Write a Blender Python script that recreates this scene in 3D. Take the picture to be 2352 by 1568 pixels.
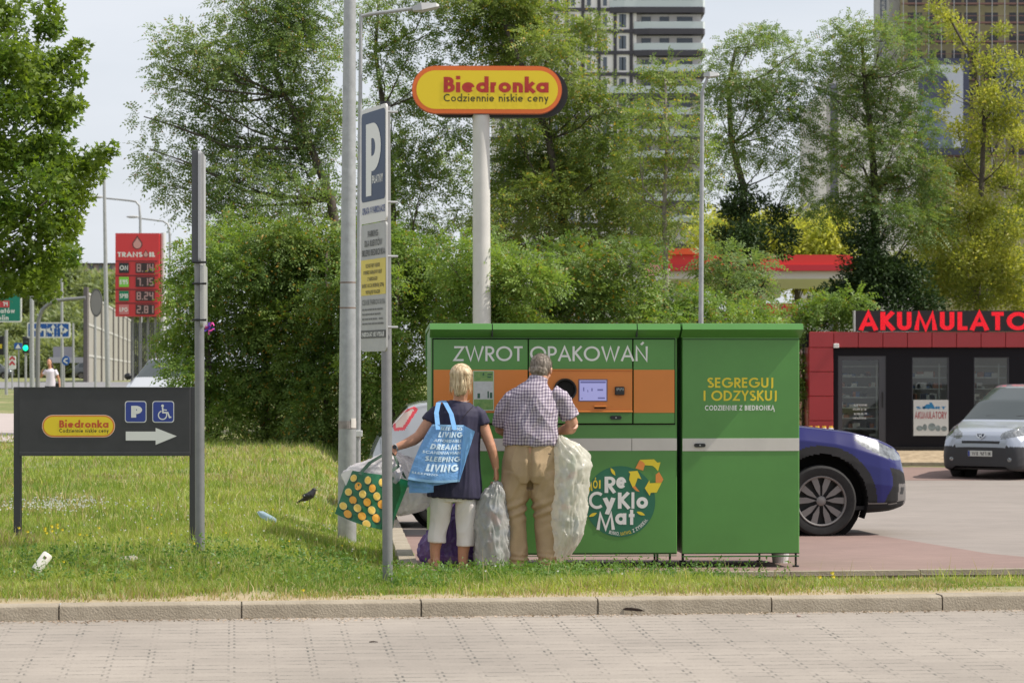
import bpy, bmesh, math, random
import numpy as np
from mathutils import Vector, Matrix, noise as mnoise

random.seed(7)
RNG = np.random.default_rng(11)
for _o in list(bpy.data.objects):
    bpy.data.objects.remove(_o)
SC = bpy.context.scene
COL = SC.collection
rad = math.radians
PI = math.pi

# ------------------------------------------------------------------ camera, sky, sun
F = 5513.0            # focal length in units of a 2352-wide picture
CU, CV = 1176.0, 784.0
HV = 863.6            # row of the horizon
ZC = 1.51             # eye height
cam_d = bpy.data.cameras.new('camera')
cam = bpy.data.objects.new('camera', cam_d)
COL.objects.link(cam)
cam.location = (0, 0, ZC)
cam.rotation_euler = (rad(90), 0, 0)
cam_d.sensor_width = 36.0
cam_d.lens = 36.0 * F / 2352.0
cam_d.shift_y = (HV - CV) / 2352.0
cam_d.clip_end = 4000
cam_d.clip_start = 0.5
cam_d.dof.use_dof = True
cam_d.dof.focus_distance = 18.3
cam_d.dof.aperture_fstop = 7.0
SC.camera = cam

SUNV = Vector((0.80, -0.05, 1.0)).normalized()
world = bpy.data.worlds.new('World')
SC.world = world
world.use_nodes = True
wn = world.node_tree
for n in list(wn.nodes):
    wn.nodes.remove(n)
w_out = wn.nodes.new('ShaderNodeOutputWorld')
w_bg = wn.nodes.new('ShaderNodeBackground')
w_sky = wn.nodes.new('ShaderNodeTexSky')
w_sky.sky_type = 'NISHITA'
w_sky.sun_disc = False
w_sky.sun_elevation = math.asin(SUNV.z)
w_sky.sun_rotation = math.atan2(SUNV.x, SUNV.y)
w_sky.air_density = 1.0
w_sky.dust_density = 2.5
w_sky.ozone_density = 1.0
w_bg.inputs['Strength'].default_value = 0.122
# thin high cloud: whitens the sky in soft streaks
w_tc = wn.nodes.new('ShaderNodeTexCoord')
w_map = wn.nodes.new('ShaderNodeMapping')
w_map.inputs['Scale'].default_value = (2.2, 2.2, 9.0)
w_noise = wn.nodes.new('ShaderNodeTexNoise')
w_noise.inputs['Scale'].default_value = 1.6
w_noise.inputs['Detail'].default_value = 5
w_ramp = wn.nodes.new('ShaderNodeMapRange')
w_ramp.inputs['From Min'].default_value = 0.36
w_ramp.inputs['From Max'].default_value = 0.60
w_ramp.inputs['To Min'].default_value = 0.72
w_ramp.inputs['To Max'].default_value = 0.93
w_mix = wn.nodes.new('ShaderNodeMixRGB')
w_mix.inputs['Color2'].default_value = (6.5, 6.8, 7.3, 1)
wn.links.new(w_tc.outputs['Generated'], w_map.inputs['Vector'])
wn.links.new(w_map.outputs['Vector'], w_noise.inputs['Vector'])
wn.links.new(w_noise.outputs['Fac'], w_ramp.inputs['Value'])
wn.links.new(w_ramp.outputs['Result'], w_mix.inputs['Fac'])
wn.links.new(w_sky.outputs['Color'], w_mix.inputs['Color1'])
wn.links.new(w_mix.outputs['Color'], w_bg.inputs['Color'])
wn.links.new(w_bg.outputs['Background'], w_out.inputs['Surface'])

sun_d = bpy.data.lights.new('sun', 'SUN')
sun_d.energy = 5.0
sun_d.angle = rad(0.6)
sun_d.color = (1.0, 0.94, 0.84)
sun = bpy.data.objects.new('sun', sun_d)
COL.objects.link(sun)
sun.rotation_euler = SUNV.to_track_quat('Z', 'Y').to_euler()

SC.view_settings.view_transform = 'Standard'
SC.view_settings.look = 'None'
SC.view_settings.exposure = 0.08
SC.view_settings.gamma = 1.0
SC.render.engine = 'CYCLES'
SC.cycles.use_denoising = True
SC.cycles.max_bounces = 6
SC.cycles.diffuse_bounces = 3
SC.cycles.glossy_bounces = 3
SC.cycles.transmission_bounces = 4
SC.cycles.transparent_max_bounces = 6

# ------------------------------------------------------------------ helpers
def W(u, v, d):
    return Vector(((u - CU) / F * d, d, ZC - (v - HV) / F * d))

def tag(o, label=None, cat=None, group=None, kind=None):
    if label: o['label'] = label
    if cat: o['category'] = cat
    if group: o['group'] = group
    if kind: o['kind'] = kind
    return o

def thing(name, label, cat, loc=(0, 0, 0), rotz=0.0, group=None):
    o = bpy.data.objects.new(name, None)
    COL.objects.link(o)
    o.empty_display_size = 0.2
    o.location = loc
    o.rotation_euler = (0, 0, rotz)
    return tag(o, label, cat, group)

def xform(o):
    return Matrix.Translation(o.location) @ Matrix.Rotation(o.rotation_euler.z, 4, 'Z')

def copy_thing(root, loc, rotz=None, label=None, scale=None):
    r = root.copy(); COL.objects.link(r); r.location = loc
    if rotz is not None: r.rotation_euler = (0, 0, rotz)
    if label: r['label'] = label
    if scale: r.scale = scale
    for ch in list(root.children):
        c = ch.copy(); COL.objects.link(c); c.parent = r
        for g in ch.children:
            e = g.copy(); COL.objects.link(e); e.parent = c
    return r

class MB:
    """mesh collector"""
    def __init__(s):
        s.v = []; s.f = []; s.m = []; s.mi = 0
    def add(s, vs, fs):
        b = len(s.v)
        s.v += [tuple(p) for p in vs]
        s.f += [tuple(b + i for i in f) for f in fs]
        s.m += [s.mi] * len(fs)
        return s
    def box(s, a, b, T=None):
        x0, y0, z0 = a; x1, y1, z1 = b
        vs = [Vector(p) for p in ((x0,y0,z0),(x1,y0,z0),(x1,y1,z0),(x0,y1,z0),(x0,y0,z1),(x1,y0,z1),(x1,y1,z1),(x0,y1,z1))]
        if T: vs = [T @ p for p in vs]
        return s.add(vs, [(0,3,2,1),(4,5,6,7),(0,1,5,4),(1,2,6,5),(2,3,7,6),(3,0,4,7)])
    def cbox(s, a, b, c=0.01, T=None):
        """box with chamfered vertical+horizontal edges (hull of three boxes)"""
        x0, y0, z0 = a; x1, y1, z1 = b
        pts = []
        for x, sx in ((x0, 1), (x1, -1)):
            for y, sy in ((y0, 1), (y1, -1)):
                for z, sz in ((z0, 1), (z1, -1)):
                    pts += [(x + sx*c, y + sy*c, z), (x + sx*c, y, z + sz*c), (x, y + sy*c, z + sz*c)]
        bm = bmesh.new()
        for p in pts: bm.verts.new(T @ Vector(p) if T else p)
        bmesh.ops.convex_hull(bm, input=bm.verts)
        bm.verts.ensure_lookup_table()
        bm.verts.index_update()
        s.add([v.co[:] for v in bm.verts], [[v.index for v in f.verts] for f in bm.faces])
        bm.free()
        return s
    def prism(s, poly, n, T=None):
        """poly: list of 3D points (front outline, ccw seen from -n), n: extrusion vector"""
        k = len(poly); n = Vector(n)
        a = [Vector(p) for p in poly]; b = [p + n for p in a]
        vs = a + b
        if T: vs = [T @ p for p in vs]
        fs = [tuple(range(k)), tuple(range(2*k - 1, k - 1, -1))]
        fs += [((i+1) % k, i, k + i, k + (i+1) % k) for i in range(k)]
        return s.add(vs, fs)
    def tube(s, pts, r, seg=10, caps=True, ry=None, close=False):
        pts = [Vector(p) for p in pts]
        n = len(pts)
        rs = r if isinstance(r, (list, tuple)) else [r] * n
        rys = ry if isinstance(ry, (list, tuple)) else ([ry] * n if ry else rs)
        rings = []
        prev = None
        for i in range(n):
            if i == 0: t = pts[1] - pts[0]
            elif i == n - 1: t = pts[-1] - pts[-2]
            else: t = (pts[i+1] - pts[i]).normalized() + (pts[i] - pts[i-1]).normalized()
            if t.length < 1e-9: t = Vector((0, 0, 1))
            t.normalize()
            if prev is None:
                ref = Vector((1, 0, 0)) if abs(t.x) < 0.9 else Vector((0, 1, 0))
                a = (ref - t * ref.dot(t)).normalized()
            else:
                a = (prev - t * prev.dot(t)).normalized()
            prev = a
            b = t.cross(a)
            rings.append([pts[i] + a * (math.cos(2*PI*k/seg) * rs[i]) + b * (math.sin(2*PI*k/seg) * rys[i]) for k in range(seg)])
        vs = [p for R in rings for p in R]
        fs = []
        for i in range(n - 1):
            for k in range(seg):
                k2 = (k + 1) % seg
                fs.append((i*seg + k, i*seg + k2, (i+1)*seg + k2, (i+1)*seg + k))
        if caps:
            fs.append(tuple(range(seg - 1, -1, -1)))
            fs.append(tuple((n-1)*seg + k for k in range(seg)))
        return s.add(vs, fs)
    def cyl(s, c, r, axis, L, seg=24):
        axis = Vector(axis).normalized()
        c = Vector(c)
        return s.tube([c, c + axis * L], r, seg)
    def ell(s, c, r, seg=16, rings=10, T=None):
        c = Vector(c); rx, ry, rz = r
        vs = []; fs = []
        for i in range(rings + 1):
            th = PI * i / rings
            for k in range(seg):
                a = 2*PI*k/seg
                vs.append((rx*math.sin(th)*math.cos(a), ry*math.sin(th)*math.sin(a), rz*math.cos(th)))
        for i in range(rings):
            for k in range(seg):
                k2 = (k+1) % seg
                fs.append((i*seg+k, (i+1)*seg+k, (i+1)*seg+k2, i*seg+k2))
        vs = [(T @ Vector(p) if T else Vector(p)) + c for p in vs]
        return s.add(vs, fs)
    def disc(s, fn, cx, cz, r, seg=32, layer=0.0, rz=None):
        rz = rz or r
        vs = [fn(cx + r*math.cos(-2*PI*k/seg), cz + rz*math.sin(-2*PI*k/seg), layer) for k in range(seg)]
        return s.add(vs, [tuple(range(seg))[::-1]])
    def poly(s, fn, pts, layer=0.0):
        return s.add([fn(x, z, layer) for x, z in pts], [tuple(range(len(pts)))])
    def grid(s, nu, nv, fn):
        vs = [fn(i/(nu-1), j/(nv-1)) for j in range(nv) for i in range(nu)]
        fs = [(j*nu+i, j*nu+i+1, (j+1)*nu+i+1, (j+1)*nu+i) for j in range(nv-1) for i in range(nu-1)]
        return s.add(vs, fs)
    def build(s, name, mat, parent=None, world=False, origin=None, smooth=False, merge=False):
        me = bpy.data.meshes.new(name)
        vs = s.v
        if world and parent is not None:
            inv = xform(parent).inverted()
            vs = [tuple(inv @ Vector(p)) for p in vs]
        if origin is not None:
            ox, oy, oz = origin
            vs = [(x - ox, y - oy, z - oz) for x, y, z in vs]
        me.from_pydata(vs, [], s.f)
        mats = mat if isinstance(mat, (list, tuple)) else [mat]
        for m_ in mats: me.materials.append(m_)
        if len(mats) > 1: me.polygons.foreach_set('material_index', s.m)
        if merge:
            bm = bmesh.new(); bm.from_mesh(me)
            bmesh.ops.remove_doubles(bm, verts=bm.verts, dist=1e-5)
            bmesh.ops.recalc_face_normals(bm, faces=bm.faces)
            bm.to_mesh(me); bm.free()
        me.update()
        o = bpy.data.objects.new(name, me)
        COL.objects.link(o)
        if parent is not None: o.parent = parent
        if origin is not None: o.location = origin
        if smooth: smooth_by_angle(me, 40 if smooth is True else smooth)
        return o

def smooth_by_angle(me, deg=40):
    me.polygons.foreach_set('use_smooth', [True] * len(me.polygons))
    if deg >= 180: return
    bm = bmesh.new(); bm.from_mesh(me)
    lim = rad(deg)
    for e in bm.edges:
        if len(e.link_faces) == 2:
            if e.link_faces[0].normal.angle(e.link_faces[1].normal, 0) > lim: e.smooth = False
        else: e.smooth = False
    bm.to_mesh(me); bm.free()

def np_mesh(name, V, Q, mat, parent=None, smooth=False):
    """V (N,3), Q (M,k) index array"""
    me = bpy.data.meshes.new(name)
    V = np.ascontiguousarray(V, dtype=np.float32); Q = np.ascontiguousarray(Q, dtype=np.int32)
    k = Q.shape[1]
    me.vertices.add(len(V)); me.vertices.foreach_set('co', V.ravel())
    me.loops.add(Q.size); me.loops.foreach_set('vertex_index', Q.ravel())
    me.polygons.add(len(Q)); me.polygons.foreach_set('loop_start', np.arange(0, Q.size, k, dtype=np.int32))
    me.update(calc_edges=True)
    me.materials.append(mat)
    o = bpy.data.objects.new(name, me); COL.objects.link(o)
    if parent is not None:
        o.parent = parent
    return o

def evaluated(o, name=None):
    dg = bpy.context.evaluated_depsgraph_get()
    dg.update()
    return bpy.data.meshes.new_from_object(o.evaluated_get(dg))

def organic(mb, voxel=0.008, smooth=4, fold=None):
    """fuse overlapping closed shapes into one continuous surface; returns verts, faces"""
    me = bpy.data.meshes.new('tmp'); me.from_pydata(mb.v, [], mb.f); me.update()
    o = bpy.data.objects.new('tmp', me); COL.objects.link(o)
    m = o.modifiers.new('r', 'REMESH'); m.mode = 'VOXEL'; m.voxel_size = voxel
    if smooth:
        q = o.modifiers.new('s', 'SMOOTH'); q.factor = 0.5; q.iterations = smooth
    ev = evaluated(o)
    bpy.data.objects.remove(o); 
    if fold:
        ns = [v.normal.copy() for v in ev.vertices]
        for v, n_ in zip(ev.vertices, ns):
            v.co = v.co + n_ * fold(v.co, n_)
        ev.update()
    ev.polygons.foreach_set('use_smooth', [True]*len(ev.polygons))
    return ev

def mesh_obj(name, me, mat, parent=None, world=True):
    me.name = name
    me.materials.clear(); me.materials.append(mat)
    if parent is not None and world:
        me.transform(xform(parent).inverted())
    o = bpy.data.objects.new(name, me); COL.objects.link(o)
    if parent is not None: o.parent = parent
    return o

# ------------------------------------------------------------------ materials
MATS = {}
def mat(name, col, rough=0.7, metal=0.0, var=0.0, vscale=3.0, bump=0.0, bscale=40.0, spec=0.5, coat=0.0, emit=None, estr=1.0, trans=0.0, alpha=1.0, var2=None):
    if name in MATS: return MATS[name]
    m = bpy.data.materials.new(name); m.use_nodes = True
    nt = m.node_tree; b = nt.nodes['Principled BSDF']
    b.inputs['Base Color'].default_value = (*col, 1)
    b.inputs['Roughness'].default_value = rough
    b.inputs['Metallic'].default_value = metal
    b.inputs['Specular IOR Level'].default_value = spec
    if coat: b.inputs['Coat Weight'].default_value = coat; b.inputs['Coat Roughness'].default_value = 0.06
    if trans: b.inputs['Transmission Weight'].default_value = trans
    if alpha < 1: b.inputs['Alpha'].default_value = alpha
    if emit:
        b.inputs['Emission Color'].default_value = (*emit, 1); b.inputs['Emission Strength'].default_value = estr
    tc = None
    if var or bump:
        tc = nt.nodes.new('ShaderNodeTexCoord')
    if var:
        n1 = nt.nodes.new('ShaderNodeTexNoise'); n1.inputs['Scale'].default_value = vscale; n1.inputs['Detail'].default_value = 6; n1.inputs['Roughness'].default_value = 0.65
        nt.links.new(tc.outputs['Object'], n1.inputs['Vector'])
        mr = nt.nodes.new('ShaderNodeMapRange')
        mr.inputs['From Min'].default_value = 0.3; mr.inputs['From Max'].default_value = 0.7
        nt.links.new(n1.outputs['Fac'], mr.inputs['Value'])
        mx = nt.nodes.new('ShaderNodeMixRGB')
        c2 = var2 or tuple(c * (1 + var) for c in col)
        c1 = col if var2 else tuple(c * (1 - var) for c in col)
        mx.inputs['Color1'].default_value = (*c1, 1); mx.inputs['Color2'].default_value = (*[min(1, c) for c in c2], 1)
        nt.links.new(mr.outputs['Result'], mx.inputs['Fac'])
        nt.links.new(mx.outputs['Color'], b.inputs['Base Color'])
    if bump:
        n2 = nt.nodes.new('ShaderNodeTexNoise'); n2.inputs['Scale'].default_value = bscale; n2.inputs['Detail'].default_value = 4
        nt.links.new(tc.outputs['Object'], n2.inputs['Vector'])
        bp = nt.nodes.new('ShaderNodeBump'); bp.inputs['Strength'].default_value = bump; bp.inputs['Distance'].default_value = 0.02
        nt.links.new(n2.outputs['Fac'], bp.inputs['Height'])
        nt.links.new(bp.outputs['Normal'], b.inputs['Normal'])
    MATS[name] = m
    return m

def leaf_mat(name, c1, c2, c3=None, trans=0.45, pscale=0.6):
    """leaf: colour varies leaf by leaf and from one part of the crown to another"""
    if name in MATS: return MATS[name]
    m = bpy.data.materials.new(name); m.use_nodes = True
    nt = m.node_tree; N = nt.nodes; Lk = nt.links
    b = N['Principled BSDF']; out = N['Material Output']
    geo = N.new('ShaderNodeNewGeometry'); tc = N.new('ShaderNodeTexCoord')
    nz = N.new('ShaderNodeTexNoise'); nz.inputs['Scale'].default_value = pscale; nz.inputs['Detail'].default_value = 3
    Lk.new(tc.outputs['Object'], nz.inputs['Vector'])
    ma = N.new('ShaderNodeMath'); ma.operation = 'MULTIPLY_ADD'; ma.inputs[1].default_value = 0.45
    Lk.new(geo.outputs['Random Per Island'], ma.inputs[0])
    mr = N.new('ShaderNodeMapRange'); mr.inputs['From Min'].default_value = 0.32; mr.inputs['From Max'].default_value = 0.68; mr.inputs['To Max'].default_value = 0.6
    Lk.new(nz.outputs['Fac'], mr.inputs['Value']); Lk.new(mr.outputs['Result'], ma.inputs[2])
    rp = N.new('ShaderNodeValToRGB'); cr = rp.color_ramp
    cr.elements[0].position = 0.1; cr.elements[0].color = (*c1, 1)
    cr.elements[1].position = 0.95; cr.elements[1].color = (*c2, 1)
    Lk.new(ma.outputs[0], rp.inputs['Fac'])
    src = rp.outputs['Color']
    if c3:   # a few dry / pod coloured leaflets
        th = N.new('ShaderNodeMath'); th.operation = 'GREATER_THAN'; th.inputs[1].default_value = 0.95
        mul = N.new('ShaderNodeMath'); mul.operation = 'MULTIPLY'; mul.inputs[1].default_value = 7.13
        fr = N.new('ShaderNodeMath'); fr.operation = 'FRACT'
        Lk.new(geo.outputs['Random Per Island'], mul.inputs[0]); Lk.new(mul.outputs[0], fr.inputs[0]); Lk.new(fr.outputs[0], th.inputs[0])
        mx = N.new('ShaderNodeMixRGB'); mx.inputs['Color2'].default_value = (*c3, 1)
        Lk.new(th.outputs[0], mx.inputs['Fac']); Lk.new(src, mx.inputs['Color1']); src = mx.outputs['Color']
    Lk.new(src, b.inputs['Base Color'])
    b.inputs['Roughness'].default_value = 0.5; b.inputs['Specular IOR Level'].default_value = 0.35
    tr = N.new('ShaderNodeBsdfTranslucent')
    bright = N.new('ShaderNodeMixRGB'); bright.blend_type = 'MULTIPLY'; bright.inputs['Fac'].default_value = 1; bright.inputs['Color2'].default_value = (1.5, 1.5, 0.7, 1)
    Lk.new(src, bright.inputs['Color1']); Lk.new(bright.outputs['Color'], tr.inputs['Color'])
    ms = N.new('ShaderNodeMixShader'); ms.inputs['Fac'].default_value = trans
    Lk.new(b.outputs[0], ms.inputs[1]); Lk.new(tr.outputs[0], ms.inputs[2]); Lk.new(ms.outputs[0], out.inputs['Surface'])
    MATS[name] = m
    return m

# ------------------------------------------------------------------ lettering: a geometric stroke alphabet
def arc(cx, cy, rx, a0, a1, ry=None, n=None):
    ry = ry or rx
    n = n or max(4, int(abs(a1 - a0) / 14))
    return [(cx + rx*math.cos(rad(a0 + (a1-a0)*i/n)), cy + ry*math.sin(rad(a0 + (a1-a0)*i/n))) for i in range(n + 1)]

def glyph(c, w):
    h = w / 2; X = 0.66
    G = None
    acc = {'Ń': 'N', 'Ó': 'O', 'Ą': 'A', 'Ł': 'L', 'ó': 'o'}
    base = acc.get(c, c)
    if base == 'Z': G = (.62, [[(.02,1-h),(.58,1-h),(.04,h),(.60,h)]])
    elif base == 'W': G = (1.12, [[(h*.6,1),(.32,h*.8),(.56,.94),(.80,h*.8),(1.12-h*.6,1)]])
    elif base == 'M': G = (.98, [[(.02+h*.6,0),(.20,1-h),(.49,.06),(.78,1-h),(.96-h*.6,0)]])
    elif base == 'R': G = (.56, [[(h,0),(h,1)],[(h,1-h),(.27,1-h)]+arc(.27,.74-h/2,.25-h*.5,90,-90,.26-h/2)+[(h,.48)],[(.22,.48),(.52,0)]])
    elif base == 'P': G = (.54, [[(h,0),(h,1)],[(h,1-h),(.26,1-h)]+arc(.26,.72-h/2,.26-h*.5,90,-90,.28-h/2)+[(h,.44)]])
    elif base == 'B': G = (.56, [[(h,0),(h,1)],[(h,1-h),(.24,1-h)]+arc(.24,.765-h/2,.22-h*.4,90,-90,.235-h/2)+[(h,.53)],[(h,.53),(.26,.53)]+arc(.26,.265+h/2,.26-h*.4,90,-90,.265-h/2)+[(h,h)]])
    elif base == 'D': G = (.76, [[(h,0),(h,1)],[(h,1-h),(.25,1-h)]+arc(.25,.5,.5-h,90,-90)+[(h,h)]])
    elif base == 'O': G = (1.0, [arc(.5,.5,.5-h,90,450)])
    elif base == 'Q': G = (1.0, [arc(.5,.5,.5-h,90,450),[(.6,.35),(.95,0)]])
    elif base == 'C': G = (.82, [arc(.5,.5,.5-h,48,312)])
    elif base == 'G': G = (.98, [arc(.5,.5,.5-h,45,352)+[(.98-h,.5-h*.2),(.56,.5-h*.2)]])
    elif base == 'T': G = (.54, [[(.0,1-h),(.54,1-h)],[(.27,0),(.27,1-h)]])
    elif base == 'A': G = (.80, [[(h*.6,0),(.40,1-h*.5),(.80-h*.6,0)],[(.17,.33),(.63,.33)]])
    elif base == 'K': G = (.60, [[(h,0),(h,1)],[(.55,1),(h*1.2,.47)],[(.17,.56),(.58,0)]])
    elif base == 'N': G = (.76, [[(h,0),(h,1-h*.4),(.76-h,h*.4),(.76-h,1)]])
    elif base == 'S': G = (.54, [arc(.27,.755,.25-h*.6,30,270,.245-h)+arc(.27,.265,.27-h*.6,90,-150,.265-h)[0:]])
    elif base == 'E': G = (.50, [[(.48,1-h),(h,1-h),(h,h),(.48,h)],[(h,.52),(.46,.52)]])
    elif base == 'F': G = (.48, [[(.48,1-h),(h,1-h),(h,0)],[(h,.52),(.44,.52)]])
    elif base == 'H': G = (.70, [[(h,0),(h,1)],[(.70-h,0),(.70-h,1)],[(h,.52),(.70-h,.52)]])
    elif base == 'U': G = (.64, [[(h,1),(h,.32)]+arc(.32,.32,.32-h,180,360)[1:]+[(.64-h,1)]])
    elif base == 'J': G = (.32, [[(.32-h,1),(.32-h,.12)]+arc(.12,.10,.20-h,0,-80)])
    elif base == 'I': G = (w, [[(h,0),(h,1)]])
    elif base == 'Y': G = (.64, [[(h*.6,1),(.32,.46),(.64-h*.6,1)],[(.32,.46),(.32,0)]])
    elif base == 'L': G = (.44, [[(h,1),(h,h),(.44,h)]])
    elif base == 'V': G = (.74, [[(h*.6,1),(.37,h),(.74-h*.6,1)]])
    elif base == 'X': G = (.64, [[(h,1),(.62-h,0)],[(h,0),(.62-h,1)]])
    elif base == 'a': G = (X, [arc(X/2,X/2,X/2-h,90,450),[(X-h,0),(X-h,X)]])
    elif base == 'd': G = (X, [arc(X/2,X/2,X/2-h,90,450),[(X-h,0),(X-h,1.04)]])
    elif base == 'b': G = (X, [arc(X/2,X/2,X/2-h,90,450),[(h,0),(h,1.04)]])
    elif base == 'o': G = (X, [arc(X/2,X/2,X/2-h,90,450)])
    elif base == 'e': G = (X, [[(h*1.2,X/2),(X-h*1.2,X/2)],arc(X/2,X/2,X/2-h,0,322)])
    elif base == 'c': G = (X*.85, [arc(X/2,X/2,X/2-h,48,312)])
    elif base == 'i': G = (w, [[(h,0),(h,X)],[(h,.84),(h,.84+w)]])
    elif base == 'l': G = (w, [[(h,0),(h,1.04)]])
    elif base == 't': G = (.34, [[(.17,0),(.17,.92)],[(0,X-h),(.34,X-h)]])
    elif base == 'n': G = (.54, [[(h,0),(h,X)],[(h,.36)]+arc(.27,.38,.27-h,180,0,.28-h)+[(.54-h,0)]])
    elif base == 'r': G = (.34, [[(h,0),(h,X)],[(h,.38)]+arc(.26,.38,.26-h,180,75,.28-h)])
    elif base == 'k': G = (.52, [[(h,0),(h,1.04)],[(.48,X),(h*1.2,.30)],[(.18,.36),(.52,0)]])
    elif base == 's': G = (.42, [arc(.21,.49,.19-h*.5,25,270,.17-h)+arc(.21,.175,.20-h*.5,90,-155,.175-h)])
    elif base == 'z': G = (.48, [[(.02,X-h),(.44,X-h),(.04,h),(.46,h)]])
    elif base == 'y': G = (.52, [[(h*.6,X),(.28,.04)],[(.52-h*.6,X),(.16,-.34)]])
    elif base == 'w': G = (.76, [[(h*.6,X),(.21,h),(.38,X*.9),(.55,h),(.76-h*.6,X)]])
    elif base == ',': G = (.14, [[(.10,.10),(.03,-.14)]])
    elif base == '.': G = (w, [[(h,0),(h,w)]])
    elif base == '-': G = (.34, [[(.02,.42),(.32,.42)]])
    elif base == ' ': G = (.30, [])
    elif base in '0123456789':
        segs = {'0':'abcdef','1':'bc','2':'abged','3':'abgcd','4':'fgbc','5':'afgcd','6':'afgedc','7':'abc','8':'abcdefg','9':'abcfgd'}[base]
        x0, x1 = h, .52 - h
        P = {'a':[(x0,1-h),(x1,1-h)],'b':[(x1,1-h*.3),(x1,.5)],'c':[(x1,.5),(x1,h*.3)],'d':[(x0,h),(x1,h)],'e':[(x0,.5),(x0,h*.3)],'f':[(x0,1-h*.3),(x0,.5)],'g':[(x0,.5),(x1,.5)]}
        G = (.52, [P[q] for q in segs])
    else: G = (.5, [[(h,0),(h,1)]])
    adv, st = G[0], list(G[1])
    if c == 'Ń': st.append([(.34,1.10),(.50,1.28)])
    if c == 'Ó': st.append([(.46,1.10),(.62,1.28)])
    if c == 'ó': st.append([(.30,.78),(.44,.98)])
    if c == 'Ą': st.append([(.74,0),(.66,-.12),(.72,-.2),(.82,-.19)])
    if c == 'Ł': st.append([(-.06,.36),(.30,.62)])
    return adv, st

def ribbon(pts, w):
    """mitred band along a 2D polyline -> left side and right side points"""
    pts = [p for i, p in enumerate(pts) if i == 0 or math.hypot(p[0]-pts[i-1][0], p[1]-pts[i-1][1]) > 1e-5]
    n = len(pts); L = []; R = []
    closed = n > 3 and abs(pts[0][0]-pts[-1][0]) < 1e-6 and abs(pts[0][1]-pts[-1][1]) < 1e-6
    for i in range(n):
        p = Vector(pts[i])
        if i == 0: a = (Vector(pts[0]) - Vector(pts[-2])) if closed else None
        else: a = p - Vector(pts[i-1])
        if i == n-1: b = (Vector(pts[1]) - Vector(pts[0])) if closed else None
        else: b = Vector(pts[i+1]) - p
        if a is None: a = b
        if b is None: b = a
        a = a.normalized(); b = b.normalized()
        na = Vector((-a.y, a.x)); nb = Vector((-b.y, b.x))
        m_ = (na + nb)
        if m_.length < 1e-6: m_ = na
        m_.normalize()
        k = min(1.9, 1 / max(0.35, m_.dot(na)))
        L.append(p + m_ * w/2 * k); R.append(p - m_ * w/2 * k)
    return L, R

def letters(mb, s, fn, x0, x1, z0, z1, w=0.14, gap=0.11, layer=0.0, eps=0.0003):
    """write s between x0..x1 with cap height z0..z1 through fn(x, z, layer)"""
    items = []; x = 0
    for c in s:
        adv, st = glyph(c, w)
        items.append((x, st)); x += adv + gap
    tot = x - gap
    sx = (x1 - x0) / tot; sz = z1 - z0
    j = 0
    for gx, st in items:
        for k, pl in enumerate(st):
            L, R = ribbon(pl, w)
            vs = []
            for a, b in zip(L, R):
                vs.append(fn(x0 + (gx + a.x)*sx, z0 + a.y*sz, layer + eps*k))
                vs.append(fn(x0 + (gx + b.x)*sx, z0 + b.y*sz, layer + eps*k))
            mb.add(vs, [(2*i, 2*i+1, 2*i+3, 2*i+2) for i in range(len(L)-1)])
    return mb

def roundrect(x0, x1, z0, z1, r, n=6):
    pts = []
    for cx, cz, a in ((x1-r, z0+r, -90), (x1-r, z1-r, 0), (x0+r, z1-r, 90), (x0+r, z0+r, 180)):
        pts += [(cx + r*math.cos(rad(a + 90*i/n)), cz + r*math.sin(rad(a + 90*i/n))) for i in range(n+1)]
    return pts

class Plane:
    """a vertical plane through world point O with horizontal direction ex; q(u,v) finds where a photo pixel meets it"""
    def __init__(s, O, yaw):
        s.O = Vector(O); s.ex = Vector((math.cos(yaw), math.sin(yaw), 0)); s.n = Vector((s.ex.y, -s.ex.x, 0))  # n faces the camera side
    def q(s, u, v):
        d = Vector(((u - CU)/F, 1.0, -(v - HV)/F)); C = Vector((0, 0, ZC))
        t = (s.O - C).dot(s.n) / d.dot(s.n)
        p = C + d * t - s.O
        return p.dot(s.ex), p.z
    def fn(s, x, z, layer=0.0):
        return s.O + s.ex * x + Vector((0, 0, z)) + s.n * layer
# ================================================================== GROUND
TH = rad(6.6)                      # the kerb, the lot and the cabinets share this heading
def yk(x): return 13.5 + math.tan(TH) * x
def sm(t):
    t = max(0.0, min(1.0, t)); return t*t*(3-2*t)
def lot_z(y):
    if y < 49: return -0.0195 * (y - 18.75)
    if y < 52: return -0.59 + 0.02*(y-49)
    return -0.53
def lot_edge(y):
    return -0.72 - 0.066*(y - 18.5) if y < 40 else -2.14 - 0.02*(y-40)
def verge_left(y):
    return float(np.interp(y, [13, 50, 76, 110, 300], [.25, .33, .46, 1.2, 1.3]))
def gz(x, y):
    L = verge_left(y)
    k0 = yk(x) + 0.15
    if y < 17.6:
        s = 0.25 + (0.035 - 0.25) * sm((y - k0) / max(0.3, 17.6 - k0))
    elif y < 52: s = min(0.035, lot_z(y) + 0.012)
    elif y < 57: s = -0.50 + 0.24*sm((y-54.2)/2)
    else: s = -0.26
    e = lot_edge(max(y, 17.6))
    wgt = sm((x - (e - 1.3)) / 1.25)
    return L * (1 - wgt) + s * wgt - .004 + (0.012 if y > k0 + .25 else .003)*mnoise.noise(Vector((x*1.7, y*1.7, 0)))

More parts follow.
